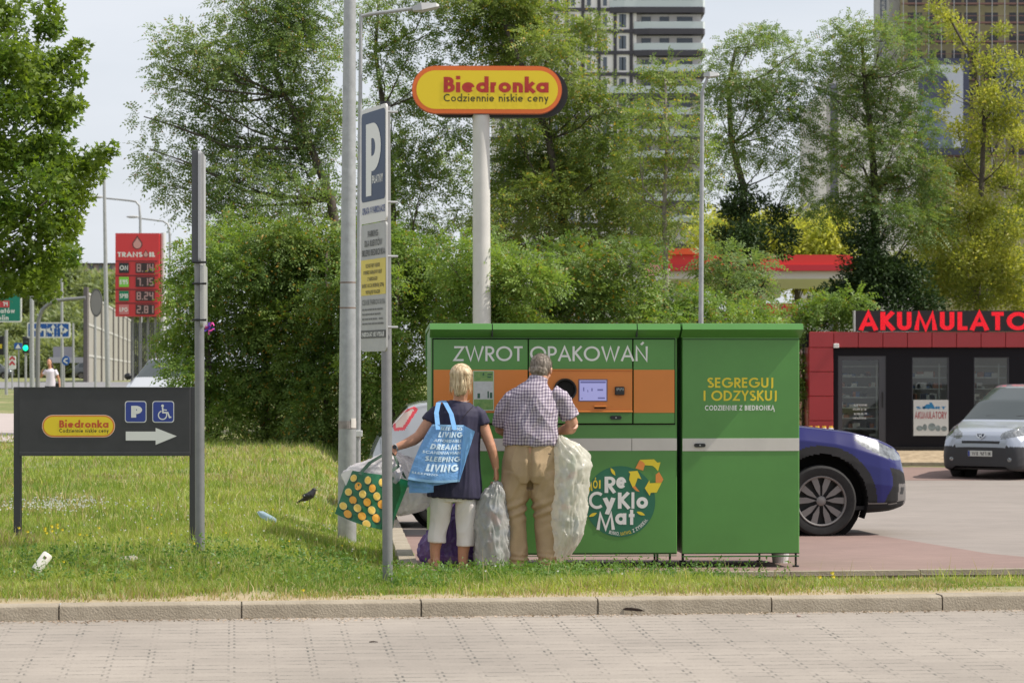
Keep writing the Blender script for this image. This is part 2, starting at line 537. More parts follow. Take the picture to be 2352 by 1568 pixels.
def soil_mat():
    m = mat('verge_soil', (0.17, 0.15, 0.07), 0.95)
    nt = m.node_tree; N = nt.nodes; b = N['Principled BSDF']
    tc = N.new('ShaderNodeTexCoord')
    n1 = N.new('ShaderNodeTexNoise'); n1.inputs['Scale'].default_value = 0.9; n1.inputs['Detail'].default_value = 8; n1.inputs['Roughness'].default_value = 0.7
    nt.links.new(tc.outputs['Object'], n1.inputs['Vector'])
    r = N.new('ShaderNodeValToRGB')
    e = r.color_ramp.elements
    e[0].position = 0.35; e[0].color = (0.12, 0.15, 0.04, 1)
    e[1].position = 0.62; e[1].color = (0.30, 0.25, 0.13, 1)
    q = r.color_ramp.elements.new(0.5); q.color = (0.15, 0.17, 0.045, 1)
    nt.links.new(n1.outputs['Fac'], r.inputs['Fac'])
    # trodden dry soil along the kerb
    sp = N.new('ShaderNodeSeparateXYZ'); nt.links.new(tc.outputs['Object'], sp.inputs[0])
    a1 = N.new('ShaderNodeMath'); a1.operation = 'MULTIPLY_ADD'; a1.inputs[1].default_value = -math.tan(TH); nt.links.new(sp.outputs['X'], a1.inputs[0]); nt.links.new(sp.outputs['Y'], a1.inputs[2])
    a2 = N.new('ShaderNodeMath'); a2.operation = 'MULTIPLY_ADD'; a2.inputs[1].default_value = -0.9; nt.links.new(n1.outputs['Fac'], a2.inputs[0]); nt.links.new(a1.outputs[0], a2.inputs[2])
    mr = N.new('ShaderNodeMapRange'); mr.inputs['From Min'].default_value = 13.25; mr.inputs['From Max'].default_value = 13.9; mr.inputs['To Min'].default_value = 1; mr.inputs['To Max'].default_value = 0; nt.links.new(a2.outputs[0], mr.inputs['Value'])
    mx = N.new('ShaderNodeMixRGB'); mx.inputs['Color2'].default_value = (0.36, 0.28, 0.18, 1); nt.links.new(mr.outputs['Result'], mx.inputs['Fac']); nt.links.new(r.outputs['Color'], mx.inputs['Color1'])
    nt.links.new(mx.outputs['Color'], b.inputs['Base Color'])
    return m

def paver_mat(name, base, joint, bw=0.22, bh=0.11, jw=0.0035, patch=0.12, keep=0.55, rot=0.0):
    """concrete pavers with interlocking zigzag ends; many joints are filled with sand and vanish"""
    m = mat(name, base, 0.9)
    nt = m.node_tree; N = nt.nodes; Lk = nt.links; b = N['Principled BSDF']
    tc = N.new('ShaderNodeTexCoord')
    mp = N.new('ShaderNodeMapping'); mp.inputs['Rotation'].default_value = (0, 0, rot)
    Lk.new(tc.outputs['Object'], mp.inputs['Vector'])
    # jog of the short ends: shift x with a small square wave of y
    sep = N.new('ShaderNodeSeparateXYZ'); Lk.new(mp.outputs['Vector'], sep.inputs[0])
    my = N.new('ShaderNodeMath'); my.operation = 'MULTIPLY'; my.inputs[1].default_value = 1.0 / bh
    Lk.new(sep.outputs['Y'], my.inputs[0])
    fr = N.new('ShaderNodeMath'); fr.operation = 'FRACT'; Lk.new(my.outputs[0], fr.inputs[0])
    gt = N.new('ShaderNodeMath'); gt.operation = 'GREATER_THAN'; gt.inputs[1].default_value = 0.5; Lk.new(fr.outputs[0], gt.inputs[0])
    ad = N.new('ShaderNodeMath'); ad.operation = 'MULTIPLY_ADD'; ad.inputs[1].default_value = 0.028; Lk.new(gt.outputs[0], ad.inputs[0]); Lk.new(sep.outputs['X'], ad.inputs[2])
    cb = N.new('ShaderNodeCombineXYZ'); Lk.new(ad.outputs[0], cb.inputs['X']); Lk.new(sep.outputs['Y'], cb.inputs['Y'])
    br = N.new('ShaderNodeTexBrick'); br.offset = 0.0
    br.inputs['Scale'].default_value = 1.0; br.inputs['Brick Width'].default_value = bw; br.inputs['Row Height'].default_value = bh
    br.inputs['Mortar Size'].default_value = jw; br.inputs['Mortar Smooth'].default_value = 0.0; br.inputs['Bias'].default_value = 0.0
    c1 = tuple(c*0.95 for c in base); c2 = tuple(c*1.05 for c in base)
    br.inputs['Color1'].default_value = (*c1, 1); br.inputs['Color2'].default_value = (*c2, 1); br.inputs['Mortar'].default_value = (*base, 1)
    Lk.new(cb.outputs[0], br.inputs['Vector'])
    # joints show only here and there
    nj = N.new('ShaderNodeTexNoise'); nj.inputs['Scale'].default_value = 4.5; nj.inputs['Detail'].default_value = 5; nj.inputs['Roughness'].default_value = 0.8
    Lk.new(tc.outputs['Object'], nj.inputs['Vector'])
    rj = N.new('ShaderNodeMapRange'); rj.inputs['From Min'].default_value = 0.46; rj.inputs['From Max'].default_value = 0.60; rj.inputs['To Max'].default_value = keep; rj.inputs['To Min'].default_value = 0.08
    Lk.new(nj.outputs['Fac'], rj.inputs['Value'])
    mj = N.new('ShaderNodeMath'); mj.operation = 'MULTIPLY'; Lk.new(br.outputs['Fac'], mj.inputs[0]); Lk.new(rj.outputs['Result'], mj.inputs[1])
    nb = N.new('ShaderNodeTexNoise'); nb.inputs['Scale'].default_value = 0.7; nb.inputs['Detail'].default_value = 7; nb.inputs['Roughness'].default_value = 0.6
    Lk.new(tc.outputs['Object'], nb.inputs['Vector'])
    rb = N.new('ShaderNodeMapRange'); rb.inputs['From Min'].default_value = 0.3; rb.inputs['From Max'].default_value = 0.7; rb.inputs['To Min'].default_value = 1 - patch; rb.inputs['To Max'].default_value = 1 + patch
    Lk.new(nb.outputs['Fac'], rb.inputs['Value'])
    ns = N.new('ShaderNodeTexNoise'); ns.inputs['Scale'].default_value = 90; ns.inputs['Detail'].default_value = 3
    Lk.new(tc.outputs['Object'], ns.inputs['Vector'])
    rs = N.new('ShaderNodeMapRange'); rs.inputs['From Min'].default_value = 0.3; rs.inputs['From Max'].default_value = 0.7; rs.inputs['To Min'].default_value = 0.93; rs.inputs['To Max'].default_value = 1.07
    Lk.new(ns.outputs['Fac'], rs.inputs['Value'])
    mm = N.new('ShaderNodeMath'); mm.operation = 'MULTIPLY'; Lk.new(rb.outputs['Result'], mm.inputs[0]); Lk.new(rs.outputs['Result'], mm.inputs[1])
    vm = N.new('ShaderNodeVectorMath'); vm.operation = 'SCALE'; Lk.new(br.outputs['Color'], vm.inputs[0]); Lk.new(mm.outputs[0], vm.inputs['Scale'])
    mx = N.new('ShaderNodeMixRGB'); mx.inputs['Color2'].default_value = (*joint, 1)
    Lk.new(mj.outputs[0], mx.inputs['Fac']); Lk.new(vm.outputs[0], mx.inputs['Color1'])
    Lk.new(mx.outputs['Color'], b.inputs['Base Color'])
    bp = N.new('ShaderNodeBump'); bp.inputs['Strength'].default_value = 0.4; bp.inputs['Distance'].default_value = 0.006; bp.invert = True
    Lk.new(mj.outputs[0], bp.inputs['Height']); Lk.new(bp.outputs['Normal'], b.inputs['Normal'])
    return m

xs = np.concatenate([np.linspace(-90, -8, 22), np.linspace(-7.5, 7.5, 76), np.linspace(8, 90, 22)])
ss = np.concatenate([np.linspace(0, 8, 56), np.linspace(8.5, 50, 70), np.linspace(55, 900, 26)])
g = MB()
vs = []
for s in ss:
    for x in xs:
        y = 13.5 + math.tan(TH)*float(np.clip(x, -30, 30)) + 0.153 + s
        z = gz(x, y) - (0.03 if (17.6 < y < 54.2 and x > lot_edge(y)) else 0)
        vs.append((x, y, z))
nx = len(xs)
g.add(vs, [(j*nx+i, j*nx+i+1, (j+1)*nx+i+1, (j+1)*nx+i) for j in range(len(ss)-1) for i in range(nx-1)])
tag(g.build('ground', soil_mat(), smooth=180), kind='structure')

# road of grey pavers in front of the kerb (rises 4.7 % towards it)
KB, KT = 0.165, 0.252
def road_z(y, x): 
    return KB + 0.0468 * (y - yk(x))
g = MB()
rows = np.linspace(-45, 0.02, 12); rx = np.linspace(-30, 30, 13)
vs = [(x, yk(x) + r, KB + 0.0468*max(r, -14)) for r in rows for x in rx]
g.add(vs, [(j*13+i, j*13+i+1, (j+1)*13+i+1, (j+1)*13+i) for j in range(11) for i in range(12)])
tag(g.build('road', paver_mat('grey_pavers', (0.285, 0.250, 0.216), (0.06, 0.06, 0.052), 0.20, 0.105, 0.0055, 0.13, 0.85, -TH)), kind='structure')

# kerb of one metre stones
kerbm = mat('kerb_concrete', (0.25, 0.21, 0.155), 0.9, var=0.16, vscale=5, bump=0.35, bscale=90, var2=(0.36, 0.31, 0.24))
g = MB()
KP = Plane((0, 13.5, 0), TH)
s0 = KP.q(555, 1384)[0]
for i in range(-14, 16):
    a = s0 + i*1.0
    T = Matrix.Rotation(TH, 4, 'Z')
    dz = random.uniform(-.004, .004); dy = random.uniform(-.004, .004)
    # profile with a rounded front top edge
    prof = [(0, -0.12), (0.0, KT-0.022), (0.006, KT-0.008), (0.020, KT), (0.15, KT), (0.15, -0.12)]
    xa, xb = a + 0.0045, a + 1.0 - 0.0045
    vsA = [Vector((xa, y, z)) for y, z in prof]; vsB = [Vector((xb, y, z)) for y, z in prof]
    vv = [T @ p + Vector((0, 13.5 + dy, dz)) for p in vsA + vsB]
    k = len(prof)
    g.add(vv, [tuple(range(k)), tuple(range(2*k-1, k-1, -1))] + [((j+1) % k, j, k+j, k+(j+1) % k) for j in range(k)])
g.box((-16, 13.5+.02, -.1), (16, 13.5+.147, KT-.03), Matrix.Translation((0, 13.5, 0)) @ Matrix.Rotation(TH, 4, 'Z') @ Matrix.Translation((0, -13.5, 0)))
tag(g.build('kerb', kerbm, smooth=30), kind='structure')

# car park sheet, red bays, edging
def sheet(mb, ys, xa, xb, dz, nxx=14):
    vs = []
    for y in ys:
        for i in range(nxx):
            x = xa(y) + (xb(y) - xa(y)) * i/(nxx-1)
            vs.append((x, y + math.tan(TH)*min(x, 12) * (1 if y < 30 else 0.6), lot_z(y + math.tan(TH)*min(x, 12)) + dz))
    n = len(ys)
    mb.add(vs, [(j*nxx+i, j*nxx+i+1, (j+1)*nxx+i+1, (j+1)*nxx+i) for j in range(n-1) for i in range(nxx-1)])
g = MB(); sheet(g, list(np.linspace(17.75, 53.5, 60)), lambda y: lot_edge(y), lambda y: 40.0, 0.0, 40)
tag(g.build('car_park', paver_mat('park_pavers', (0.245, 0.212, 0.19), (0.17, 0.15, 0.13), 0.20, 0.10, 0.003, 0.10, 0.35, -TH), smooth=180), kind='structure')
redp = paver_mat('red_pavers', (0.225, 0.150, 0.130), (0.16, 0.12, 0.11), 0.20, 0.10, 0.004, 0.12, 0.4, -TH)
g = MB()
def red_right(y):
    y = y
    if y < 19.3: return 12.0
    return 4.65 - 0.9*min(1, (y-19.3)/1.2) * 0.35 - 0.13*(y-19.3)
sheet(g, list(np.linspace(17.78, 19.3, 6)), lambda y: lot_edge(y)+0.02, lambda y: 30.0, 0.004, 20)
tag(g.build('pavement', redp, smooth=180), kind='structure')
g = MB(); sheet(g, list(np.linspace(19.3, 24.6, 14)), lambda y: lot_edge(y)+0.02, red_right, 0.004, 20)
tag(g.build('pavement', redp, smooth=180), kind='structure')
g = MB(); sheet(g, list(np.linspace(47.6, 53.4, 8)), lambda y: 3.0, lambda y: 30.0, 0.004, 12)
tag(g.build('pavement', redp, smooth=180), kind='structure')
# concrete edging: along the strip, along the left side of the lot, in front of the shop
g = MB()
for i in range(24):
    a = -0.85 + i*1.0; T = Matrix.Rotation(TH, 4, 'Z')
    g.box((a+0.003, 17.66, -0.2), (a+0.997, 17.74, 0.045 + random.uniform(-.004, .004)), T)
for i in range(22):
    y0 = 17.8 + i*1.0; y1 = y0 + .99
    x0, x1 = lot_edge(y0) - 0.02, lot_edge(y1) - 0.02
    zt = lot_z(y0) + 0.085
    g.add([(x0-.13,y0,zt-.3),(x0,y0,zt-.3),(x1,y1,zt-.3),(x1-.13,y1,zt-.3),(x0-.13,y0,zt),(x0,y0,zt),(x1,y1,zt),(x1-.13,y1,zt)],
          [(4,5,6,7),(0,1,5,4),(1,2,6,5),(2,3,7,6),(3,0,4,7)])
for i in range(36):
    g.box((2+i*1.0, 54.0, -0.8), (2+i*1.0+0.99, 54.15, -0.43))
tag(g.build('kerb_edging', kerbm), kind='structure')
g = MB()
yg = [54.16, 54.6, 55.1, 55.6, 56.1, 56.7]
vs = [(x, y, gz(x, y) + .02) for y in yg for x in np.linspace(3, 32, 30)]
g.add(vs, [(j*30+i, j*30+i+1, (j+1)*30+i+1, (j+1)*30+i) for j in range(5) for i in range(29)])
tag(g.build('gravel', mat('beige_gravel', (0.24, 0.18, 0.11), 0.95, var=.4, vscale=6, var2=(0.46, 0.36, 0.24), bump=.6, bscale=30), smooth=180), kind='structure')

# ================================================================== RETURN MACHINE AND BIN CABINET
GREEN = mat('green_enamel', (0.085, 0.245, 0.056), 0.34, var=0.09, vscale=1.6, bump=0.04, bscale=3)
GREEN_D = mat('green_frame', (0.03, 0.14, 0.028), 0.45)
ORANGE = mat('orange_enamel', (0.62, 0.20, 0.035), 0.38, var=0.05, vscale=1.5)
WHITEB = mat('pale_band', (0.55, 0.52, 0.49), 0.5, var=0.06)
BLACK = mat('black_plastic', (0.012, 0.012, 0.014), 0.45)
HOLE = mat('dark_interior', (0.004, 0.004, 0.004), 0.9)
WHITE = mat('white_print', (0.72, 0.72, 0.70), 0.5)
YELLOW = mat('yellow_print', (0.70, 0.55, 0.03), 0.5)
STEEL = mat('galvanised_steel', (0.36, 0.365, 0.37), 0.5, metal=0.35, var=0.14, vscale=14)
GREYPOST = mat('grey_post', (0.215, 0.215, 0.22), 0.5, metal=0.3, var=0.12, vscale=9)

TH2 = rad(3.9)
MP = Plane(W(990, 1275, 18.80), TH2)            # plane of the machine's front
def cabinet(name, label, u0, u1, cuts):
    x0, _ = MP.q(u0, 1000); x1, _ = MP.q(u1, 1000)
    zt = MP.q((u0+u1)/2, 745)[1]
    O = MP.fn(x0, 0); 
    root = thing(name, label, 'recycling machine' if 'return' in name else 'cabinet', (O.x, O.y, 0), TH2)
    fnl = MP.fn
    D = 0.95
    T = Matrix.Translation(MP.O) @ Matrix.Rotation(TH2, 4, 'Z')
    b = MB(); b.cbox((x0, 0.0, 0), (x1, D, zt - 0.02), 0.006, T)
    b.build('body', GREEN, root, world=True)
    # canopy: lip, slanted soffit; cut into lengths
    xs_ = [x0 - 0.012] + [MP.q(c, 750)[0] for c in cuts] + [x1 + 0.012]
    for i in range(len(xs_) - 1):
        a, c = xs_[i] + (0.004 if i else 0), xs_[i+1] - (0.004 if i < len(xs_)-2 else 0)
        zl = MP.q(u0, 757)[1]; zs = MP.q(u0, 775)[1]; z5 = MP.q(u0, 743.5)[1]
        prof = [(0.0, zs), (-0.125, zl), (-0.115, z5), (0.02, z5+0.006), (D, z5-0.02), (D, zs-0.22), (D-0.02, zs-0.22), (0.02, zs+0.005)]
        cm = MB(); k = len(prof)
        # visible front wedge + low roof; built as two convex prisms
        wedge = [(0.0-0.003, zs), (-0.115, zl), (-0.095, z5), (0.02, z5+0.004), (0.02, zs)]
        roof = [(0.02, zt-0.02), (0.02, z5+0.004), (D+0.03, z5-0.03), (D+0.03, zs-0.22), (D+0.003, zs-0.22), (D+0.003, zt-0.06)]
        for pr in (wedge, roof):
            poly = [Vector((a, y, z)) for y, z in pr]
            cm.prism(poly, (c-a, 0, 0), T)
        cm.build('canopy', GREEN, root, world=True)
        if i:
            sl = MB(); sl.box((xs_[i]-0.004, -0.09, zs+0.004), (xs_[i]+0.004, 0.02, z5-0.002), T); sl.build('joint_seal', BLACK, root, world=True)
    return root, x0, x1, T

def gapline(mb, fn, u0, v0, u1, v1, w=0.007, layer=0.0025):
    xa, za = MP.q(u0, v0); xb, zb = MP.q(u1, v1)
    if abs(xa-xb) < abs(za-zb): pts = [(xa-w/2, za), (xa-w/2, zb), (xa+w/2, zb), (xa+w/2, za)]
    else: pts = [(xa, za-w/2), (xb, za-w/2), (xb, za+w/2), (xa, za+w/2)]
    mb.poly(fn, pts, layer)

rm, mx0, mx1, MT = cabinet('bottle_return_machine', 'wide green and orange bottle return machine lettered ZWROT OPAKOWAŃ behind the couple', 990, 1555, [1129, 1460])
def rect(mb, fn, u0, v0, u1, v1, layer):
    xa, za = MP.q(u0, v1); xb, zb = MP.q(u1, v0)
    mb.poly(fn, [(xa, za), (xb, za), (xb, zb), (xa, zb)], layer)
def plate(mb, u0, v0, u1, v1, y0, y1, c=0.003):
    xa, za = MP.q(u0, v1); xb, zb = MP.q(u1, v0)
    mb.cbox((xa, y0, za), (xb, y1, zb), c, MT)
# upper doors: recessed seams all round, three doors
b = MB()
rect(b, MP.fn, 993, 777, 1551, 976, 0.0015); b.build('seam_panel', HOLE, rm, world=True)
for (a, c) in ((995.5, 1211.5), (1214.5, 1451.5), (1454.5, 1548.5)):
    dr = MB(); plate(dr, a, 779.5, c, 972, -0.022, 0.001); dd = dr.build('door', GREEN, rm, world=True)
b = MB()
plate(b, 995.8, 849, 1211.3, 947.5, -0.026, -0.0225, .001); plate(b, 1454.8, 849, 1548.2, 947.5, -0.026, -0.0225, .001)
b.build('orange_band', ORANGE, rm, world=True)
b = MB(); plate(b, 1214.8, 850, 1451.2, 946, -0.034, -0.0225, .002)
plate(b, 1214.8, 847.6, 1451.2, 850.6, -0.044, -0.0225, .002); plate(b, 1214.8, 942.5, 1451.2, 946.8, -0.052, -0.0225, .003)
b.build('control_panel', ORANGE, rm, world=True)
# deposit opening: ring and dark tube mouth
cx, cz = MP.q(1297, 895); R = 26.5/293.0
b = MB()
n = 40
ri = [(R, -0.052), (R*0.99, -0.060), (R*0.86, -0.058), (R*0.82, -0.036)]
vs = []
for r_, y_ in ri:
    vs += [MP.fn(cx + r_*math.cos(2*PI*k/n), cz + r_*math.sin(2*PI*k/n), -y_) for k in range(n)]
vs += [MP.fn(cx + R*math.cos(2*PI*k/n), cz + R*math.sin(2*PI*k/n), 0.034) for k in range(n)]
fs = [(i*n+k, i*n+(k+1)%n, (i+1)*n+(k+1)%n, (i+1)*n+k) for i in range(3) for k in range(n)] + [(4*n+k, 4*n+(k+1)%n, (k+1)%n, k) for k in range(n)]
b.add(vs, fs); rg = b.build('deposit_opening', BLACK, rm, world=True, smooth=30)
b = MB(); b.disc(MP.fn, cx, cz, R*0.84, 40, 0.0362); b.build('opening_mouth', HOLE, rg, world=False)
# (mouth disc is in world space: bring it into the machine's frame)
mo = [c for c in rg.children][0]; mo.data.transform(xform(rm).inverted())
# screen
b = MB(); plate(b, 1327.5, 870.5, 1394, 921.5, -0.040, -0.033, .002); sc_ = b.build('screen', mat('screen_frame', (0.16, 0.12, 0.18), 0.4), rm, world=True)
b = MB(); rect(b, MP.fn, 1330, 873, 1391.5, 919.5, 0.0408)
disp = b.build('display', mat('screen_glow', (0.2, 0.2, 0.34), 0.25, emit=(0.36, 0.36, 0.72), estr=0.55), rm, world=True)
b = MB()
rect(b, MP.fn, 1332, 875, 1390, 879.5, 0.0412)
for (a, t, c, e) in ((1338,889,1341,898),(1357,891,1360,898),(1348,895,1350,900),(1371,893,1384,897),(1372,912,1388,915.5),(1334,913,1337,916)):
    rect(b, MP.fn, a, t, c, e, 0.0412)
b.build('display_marks', mat('screen_marks', (0.09, 0.09, 0.22), 0.4, emit=(0.12, 0.12, 0.30), estr=0.5), rm, world=True)
# scanner, receipt slot, locks
b = MB(); plate(b, 1411, 887.5, 1432.5, 907, -0.062, -0.033, .006); sn = b.build('card_reader', BLACK, rm, world=True)
b = MB()
for i in range(5): rect(b, MP.fn, 1414.5+i*3.4, 890.5, 1416.3+i*3.4, 897 - (i % 2)*2.5, 0.0626)
b.build('reader_marks', mat('reader_print', (0.3, 0.32, 0.33), 0.5), rm, world=True)
b = MB(); plate(b, 1363, 931, 1391, 934.2, -0.062, -0.033, .002); b.build('receipt_slot', ORANGE, rm, world=True)
b = MB(); plate(b, 1364, 934.4, 1390, 937.5, -0.045, -0.033, .001); b.build('slot_opening', HOLE, rm, world=True)
def lock(u, v, root, w=13, h=4.2, y=-0.0225):
    x, z = MP.q(u, v); L = MB()
    pts = roundrect(-w/293, w/293, -h/293, h/293, h*0.95/293, 5)
    L.prism([Vector((x + a, y - 0.016, z + c)) for a, c in pts], (0, 0.018, 0), MT)
    o = L.build('lock_handle', BLACK, root, world=True)
    L = MB(); L.cyl(MT @ Vector((x, y-0.0162, z)), 0.006, MT.to_3x3() @ Vector((0,-1,0)), 0.006, 12)
    L.build('keyhole', STEEL, root, world=True)
lock(1413.5, 958.5, rm); 
# lower body: pale band, lower door seam
b = MB(); plate(b, 990.5, 1006, 1554.5, 1035.5, -0.004, 0.001, .001); b.build('pale_band', WHITEB, rm, world=True)
lock(1310, 1021, rm, y=-0.004)
b = MB(); gapline(b, MP.fn, 991, 1272, 1554, 1272, 0.006); gapline(b, MP.fn, 1451, 1006, 1451, 1035, 0.003, 0.006); b.build('lower_seam', HOLE, rm, world=True)
b = MB(); plate(b, 990.5, 1275, 1554.5, 1279, -0.004, 0.03, .001); b.build('base_rail', GREEN_D, rm, world=True)
# lettering
b = MB()
za = MP.q(1213, 829)[1]; zb = MP.q(1213, 795)[1]
X = lambda u: MP.q(u, 812)[0]
letters(b, 'ZWROT', MP.fn, X(1042), X(1200), za, zb, 0.135, 0.10, 0.0235)
letters(b, 'OPAKOWAŃ', MP.fn, X(1217), X(1487), za, zb, 0.135, 0.09, 0.0235)
b.build('lettering', WHITE, rm, world=True)
# recycling roundel
cx, cz = MP.q(1424, 1151); R = 81.5/292
b = MB(); b.disc(MP.fn, cx, cz, R, 64, 0.003); rd = b.build('roundel', mat('roundel_green', (0.018, 0.135, 0.075), 0.5, var=0.12, vscale=3), rm, world=True)
z0 = 1440/ F
def zoomq(px, py): return MP.q((1440 + px/6.03)/1.0884, (1120 + py/6.03)/1.0884)
def zl(s, px0, px1, ptop, pbot, mb, w=0.19, layer=0.0045):
    xa, zb_ = zoomq(px0, ptop); xb, za_ = zoomq(px1, pbot)
    letters(mb, s, MP.fn, xa, xb, za_, zb_, w, 0.12, layer)
b = MB()
zl('R', 430, 592, 425, 670, b); 
xs5 = lambda top, bot: (bot - (bot-top)/0.66) 
zl('e', 605, 755, xs5(432, 602), 602, b, 0.20)
zl('C', 192, 395, 652, 912, b, 0.17)
zl('y', 412, 583, xs5(745, 908), 908, b, 0.21)
zl('K', 630, 805, 665, 907, b); zl('l', 835, 878, 670, 907, b, 0.19); zl('o', 910, 1083, xs5(733, 903), 903, b, 0.21)
zl('M', 310, 582, 962, 1226, b, 0.18); zl('a', 590, 757, xs5(978, 1147), 1147, b, 0.21); zl('t', 795, 880, 905, 1150, b, 0.19)
b.build('roundel_lettering', WHITE, rm, world=True)
b = MB()
zl('M', 165, 245, 510, 640, b, 0.22); zl('Ó', 255, 325, 478, 605, b, 0.2); zl('j', 345, 385, 480, 605, b, 0.3)
for (px, py, a, L) in ((556, 352, -58, 68), (253, 1000, 25, 68), (975, 980, -22, 70)):
    x, z = zoomq(px, py); L /= 6.03*1.0884*292
    ca, sa = math.cos(rad(a)), math.sin(rad(a))
    pts = [(L*t, 0.34*L*math.sin(PI*(t+1)/2)) for t in np.linspace(-1, 1, 9)] + [(L*t, -0.34*L*math.sin(PI*(t+1)/2)) for t in np.linspace(1, -1, 9)[1:-1]]
    pts = pts[::-1]
    b.poly(MP.fn, [(x + p*ca - q*sa, z + p*sa + q*ca) for p, q in pts], 0.0045)
b.build('roundel_leaves', YELLOW, rm, world=True)
def arc_text(mb, s, r, a0, a1, h, w=0.16):
    widths = [glyph(c, w)[0] + 0.14 for c in s]; tot = sum(widths); run = 0
    for c, wd in zip(s, widths):
        am = rad(a0 + (a1-a0)*(run + wd/2)/tot); run += wd
        sx = (abs(rad(a1-a0))*r)/tot
        ex = (-math.sin(am), math.cos(am)); ez = (-math.cos(am), -math.sin(am))
        ox, oz = cx + r*math.cos(am), cz + r*math.sin(am)
        fn2 = lambda x, z, l=0, ex=ex, ez=ez, ox=ox, oz=oz: MP.fn(ox + ex[0]*x + ez[0]*z, oz + ex[1]*x + ez[1]*z, l)
        letters(mb, c, fn2, -(wd-0.14)*sx/2, (wd-0.14)*sx/2, -h/2, h/2, w, 0, 0.0045)
b = MB(); arc_text(b, 'BLISKO,', R*0.905, -110, -91, 0.026); arc_text(b, 'Z ZYSKIEM.', R*0.905, -67, -33, 0.026); b.build('roundel_motto', WHITE, rm, world=True)
b = MB(); arc_text(b, 'ŁATWO,', R*0.905, -89, -69, 0.026); b.build('roundel_motto', YELLOW, rm, world=True)
# three chasing arrows beside the roundel
by = MB(); bo = MB()
def zp(mb, pts, layer): mb.poly(MP.fn, [zoomq(*p) for p in pts], layer)
zp(by, [(790,350),(925,338),(985,465),(930,445),(895,540),(880,600),(850,580),(800,470),(815,380)][::-1], 0.0050)
zp(bo, [(850,585),(885,560),(960,655),(905,640)][::-1], 0.0056)
zp(by, [(960,172),(1175,165),(1225,215),(1272,210),(1235,345),(1190,290),(1150,262),(1000,250)][::-1], 0.0050)
zp(bo, [(895,300),(955,180),(1005,200),(1040,240),(1010,335)][::-1], 0.0056)
zp(by, [(1035,600),(1105,480),(1110,525),(1290,515),(1215,665),(1125,668),(1110,715)][::-1], 0.0050)
zp(bo, [(1200,395),(1250,355),(1315,465),(1290,514),(1200,520)][::-1], 0.0056)
by.build('recycling_arrows', YELLOW, rm, world=True); bo.build('recycling_arrows', mat('orange_print', (0.68, 0.24, 0.05), 0.5), rm, world=True)
# poster on the left door
b = MB(); plate(b, 1086, 851, 1134, 943, -0.034, -0.0262, .001); po = b.build('poster', mat('poster_frame', (0.42, 0.52, 0.36), 0.35), rm, world=True)
b = MB(); rect(b, MP.fn, 1088, 853, 1132, 875, 0.0346); rect(b, MP.fn, 1088, 917, 1132, 940, 0.0346); b.build('poster_print', mat('poster_green', (0.08, 0.24, 0.06), 0.5, var=0.5, vscale=30, var2=(0.25, 0.36, 0.12)), rm, world=True)
b = MB(); rect(b, MP.fn, 1088, 876, 1132, 916, 0.0346); b.build('poster_print', mat('poster_pale', (0.50, 0.52, 0.52), 0.5, var=0.1, vscale=30), rm, world=True)
b = MB()
for (a, t, c) in ((1119, 898, 1122.5), (1124.5, 901, 1130), (1096, 903, 1102)):
    rect(b, MP.fn, a, t, c, 914, 0.0352)
rect(b, MP.fn, 1108, 856, 1111.5, 862, 0.0352); rect(b, MP.fn, 1119, 858, 1130, 861, 0.0352); rect(b, MP.fn, 1119, 864, 1128, 867, 0.0352)
b.build('poster_marks', mat('poster_dark', (0.03, 0.10, 0.06), 0.5), rm, world=True)

rc, cx0, cx1, _ = cabinet('waste_cabinet', 'narrower green steel cabinet lettered SEGREGUJ I ODZYSKUJ, right of the return machine', 1567, 1836, [])
b = MB(); plate(b, 1567.5, 1006, 1835.5, 1035.5, -0.004, 0.001, .001); b.build('pale_band', WHITEB, rc, world=True)
lock(1607, 1022, rc, y=-0.004)
b = MB(); gapline(b, MP.fn, 1568, 779, 1836, 779, 0.005); gapline(b, MP.fn, 1568, 1271, 1836, 1271, 0.006); b.build('lower_seam', HOLE, rc, world=True)
b = MB(); plate(b, 1567.5, 1275, 1835.5, 1279, -0.004, 0.03, .001); b.build('base_rail', GREEN_D, rc, world=True)
X = lambda u: MP.q(u, 900)[0]; Z = lambda v: MP.q(1700, v)[1]
b = MB(); letters(b, 'SEGREGUJ', MP.fn, X(1625), X(1776), Z(890), Z(867), 0.17, 0.11, 0.002)
letters(b, 'I ODZYSKUJ', MP.fn, X(1616), X(1784), Z(920), Z(896.5), 0.17, 0.11, 0.002); b.build('lettering', YELLOW, rc, world=True)
b = MB(); letters(b, 'CODZIENNIE Z BIEDRONKĄ', MP.fn, X(1619), X(1779), Z(942), Z(930.5), 0.19, 0.14, 0.002); b.build('lettering', WHITE, rc, world=True)
def leg(u, root, dy=0.05):
    x, _ = MP.q(u, 1290); L = MB()
    p = MT @ Vector((x, dy, 0)); g0 = lot_z(p.y)
    L.cyl((p.x, p.y, g0), 0.009, (0,0,1), p.z - g0 + 0.01, 10); L.cyl((p.x, p.y, g0+0.002), 0.026, (0,0,1), 0.014, 14)
    L.build('leg', BLACK, root, world=True)
for u in (1010, 1300, 1512, 1541): leg(u, rm, 0.06)
for u in (1535, 1015): leg(u, rm, 0.85)
for u in (1571, 1831): leg(u, rc, 0.06)
for u in (1784, 1600): leg(u, rc, 0.80)
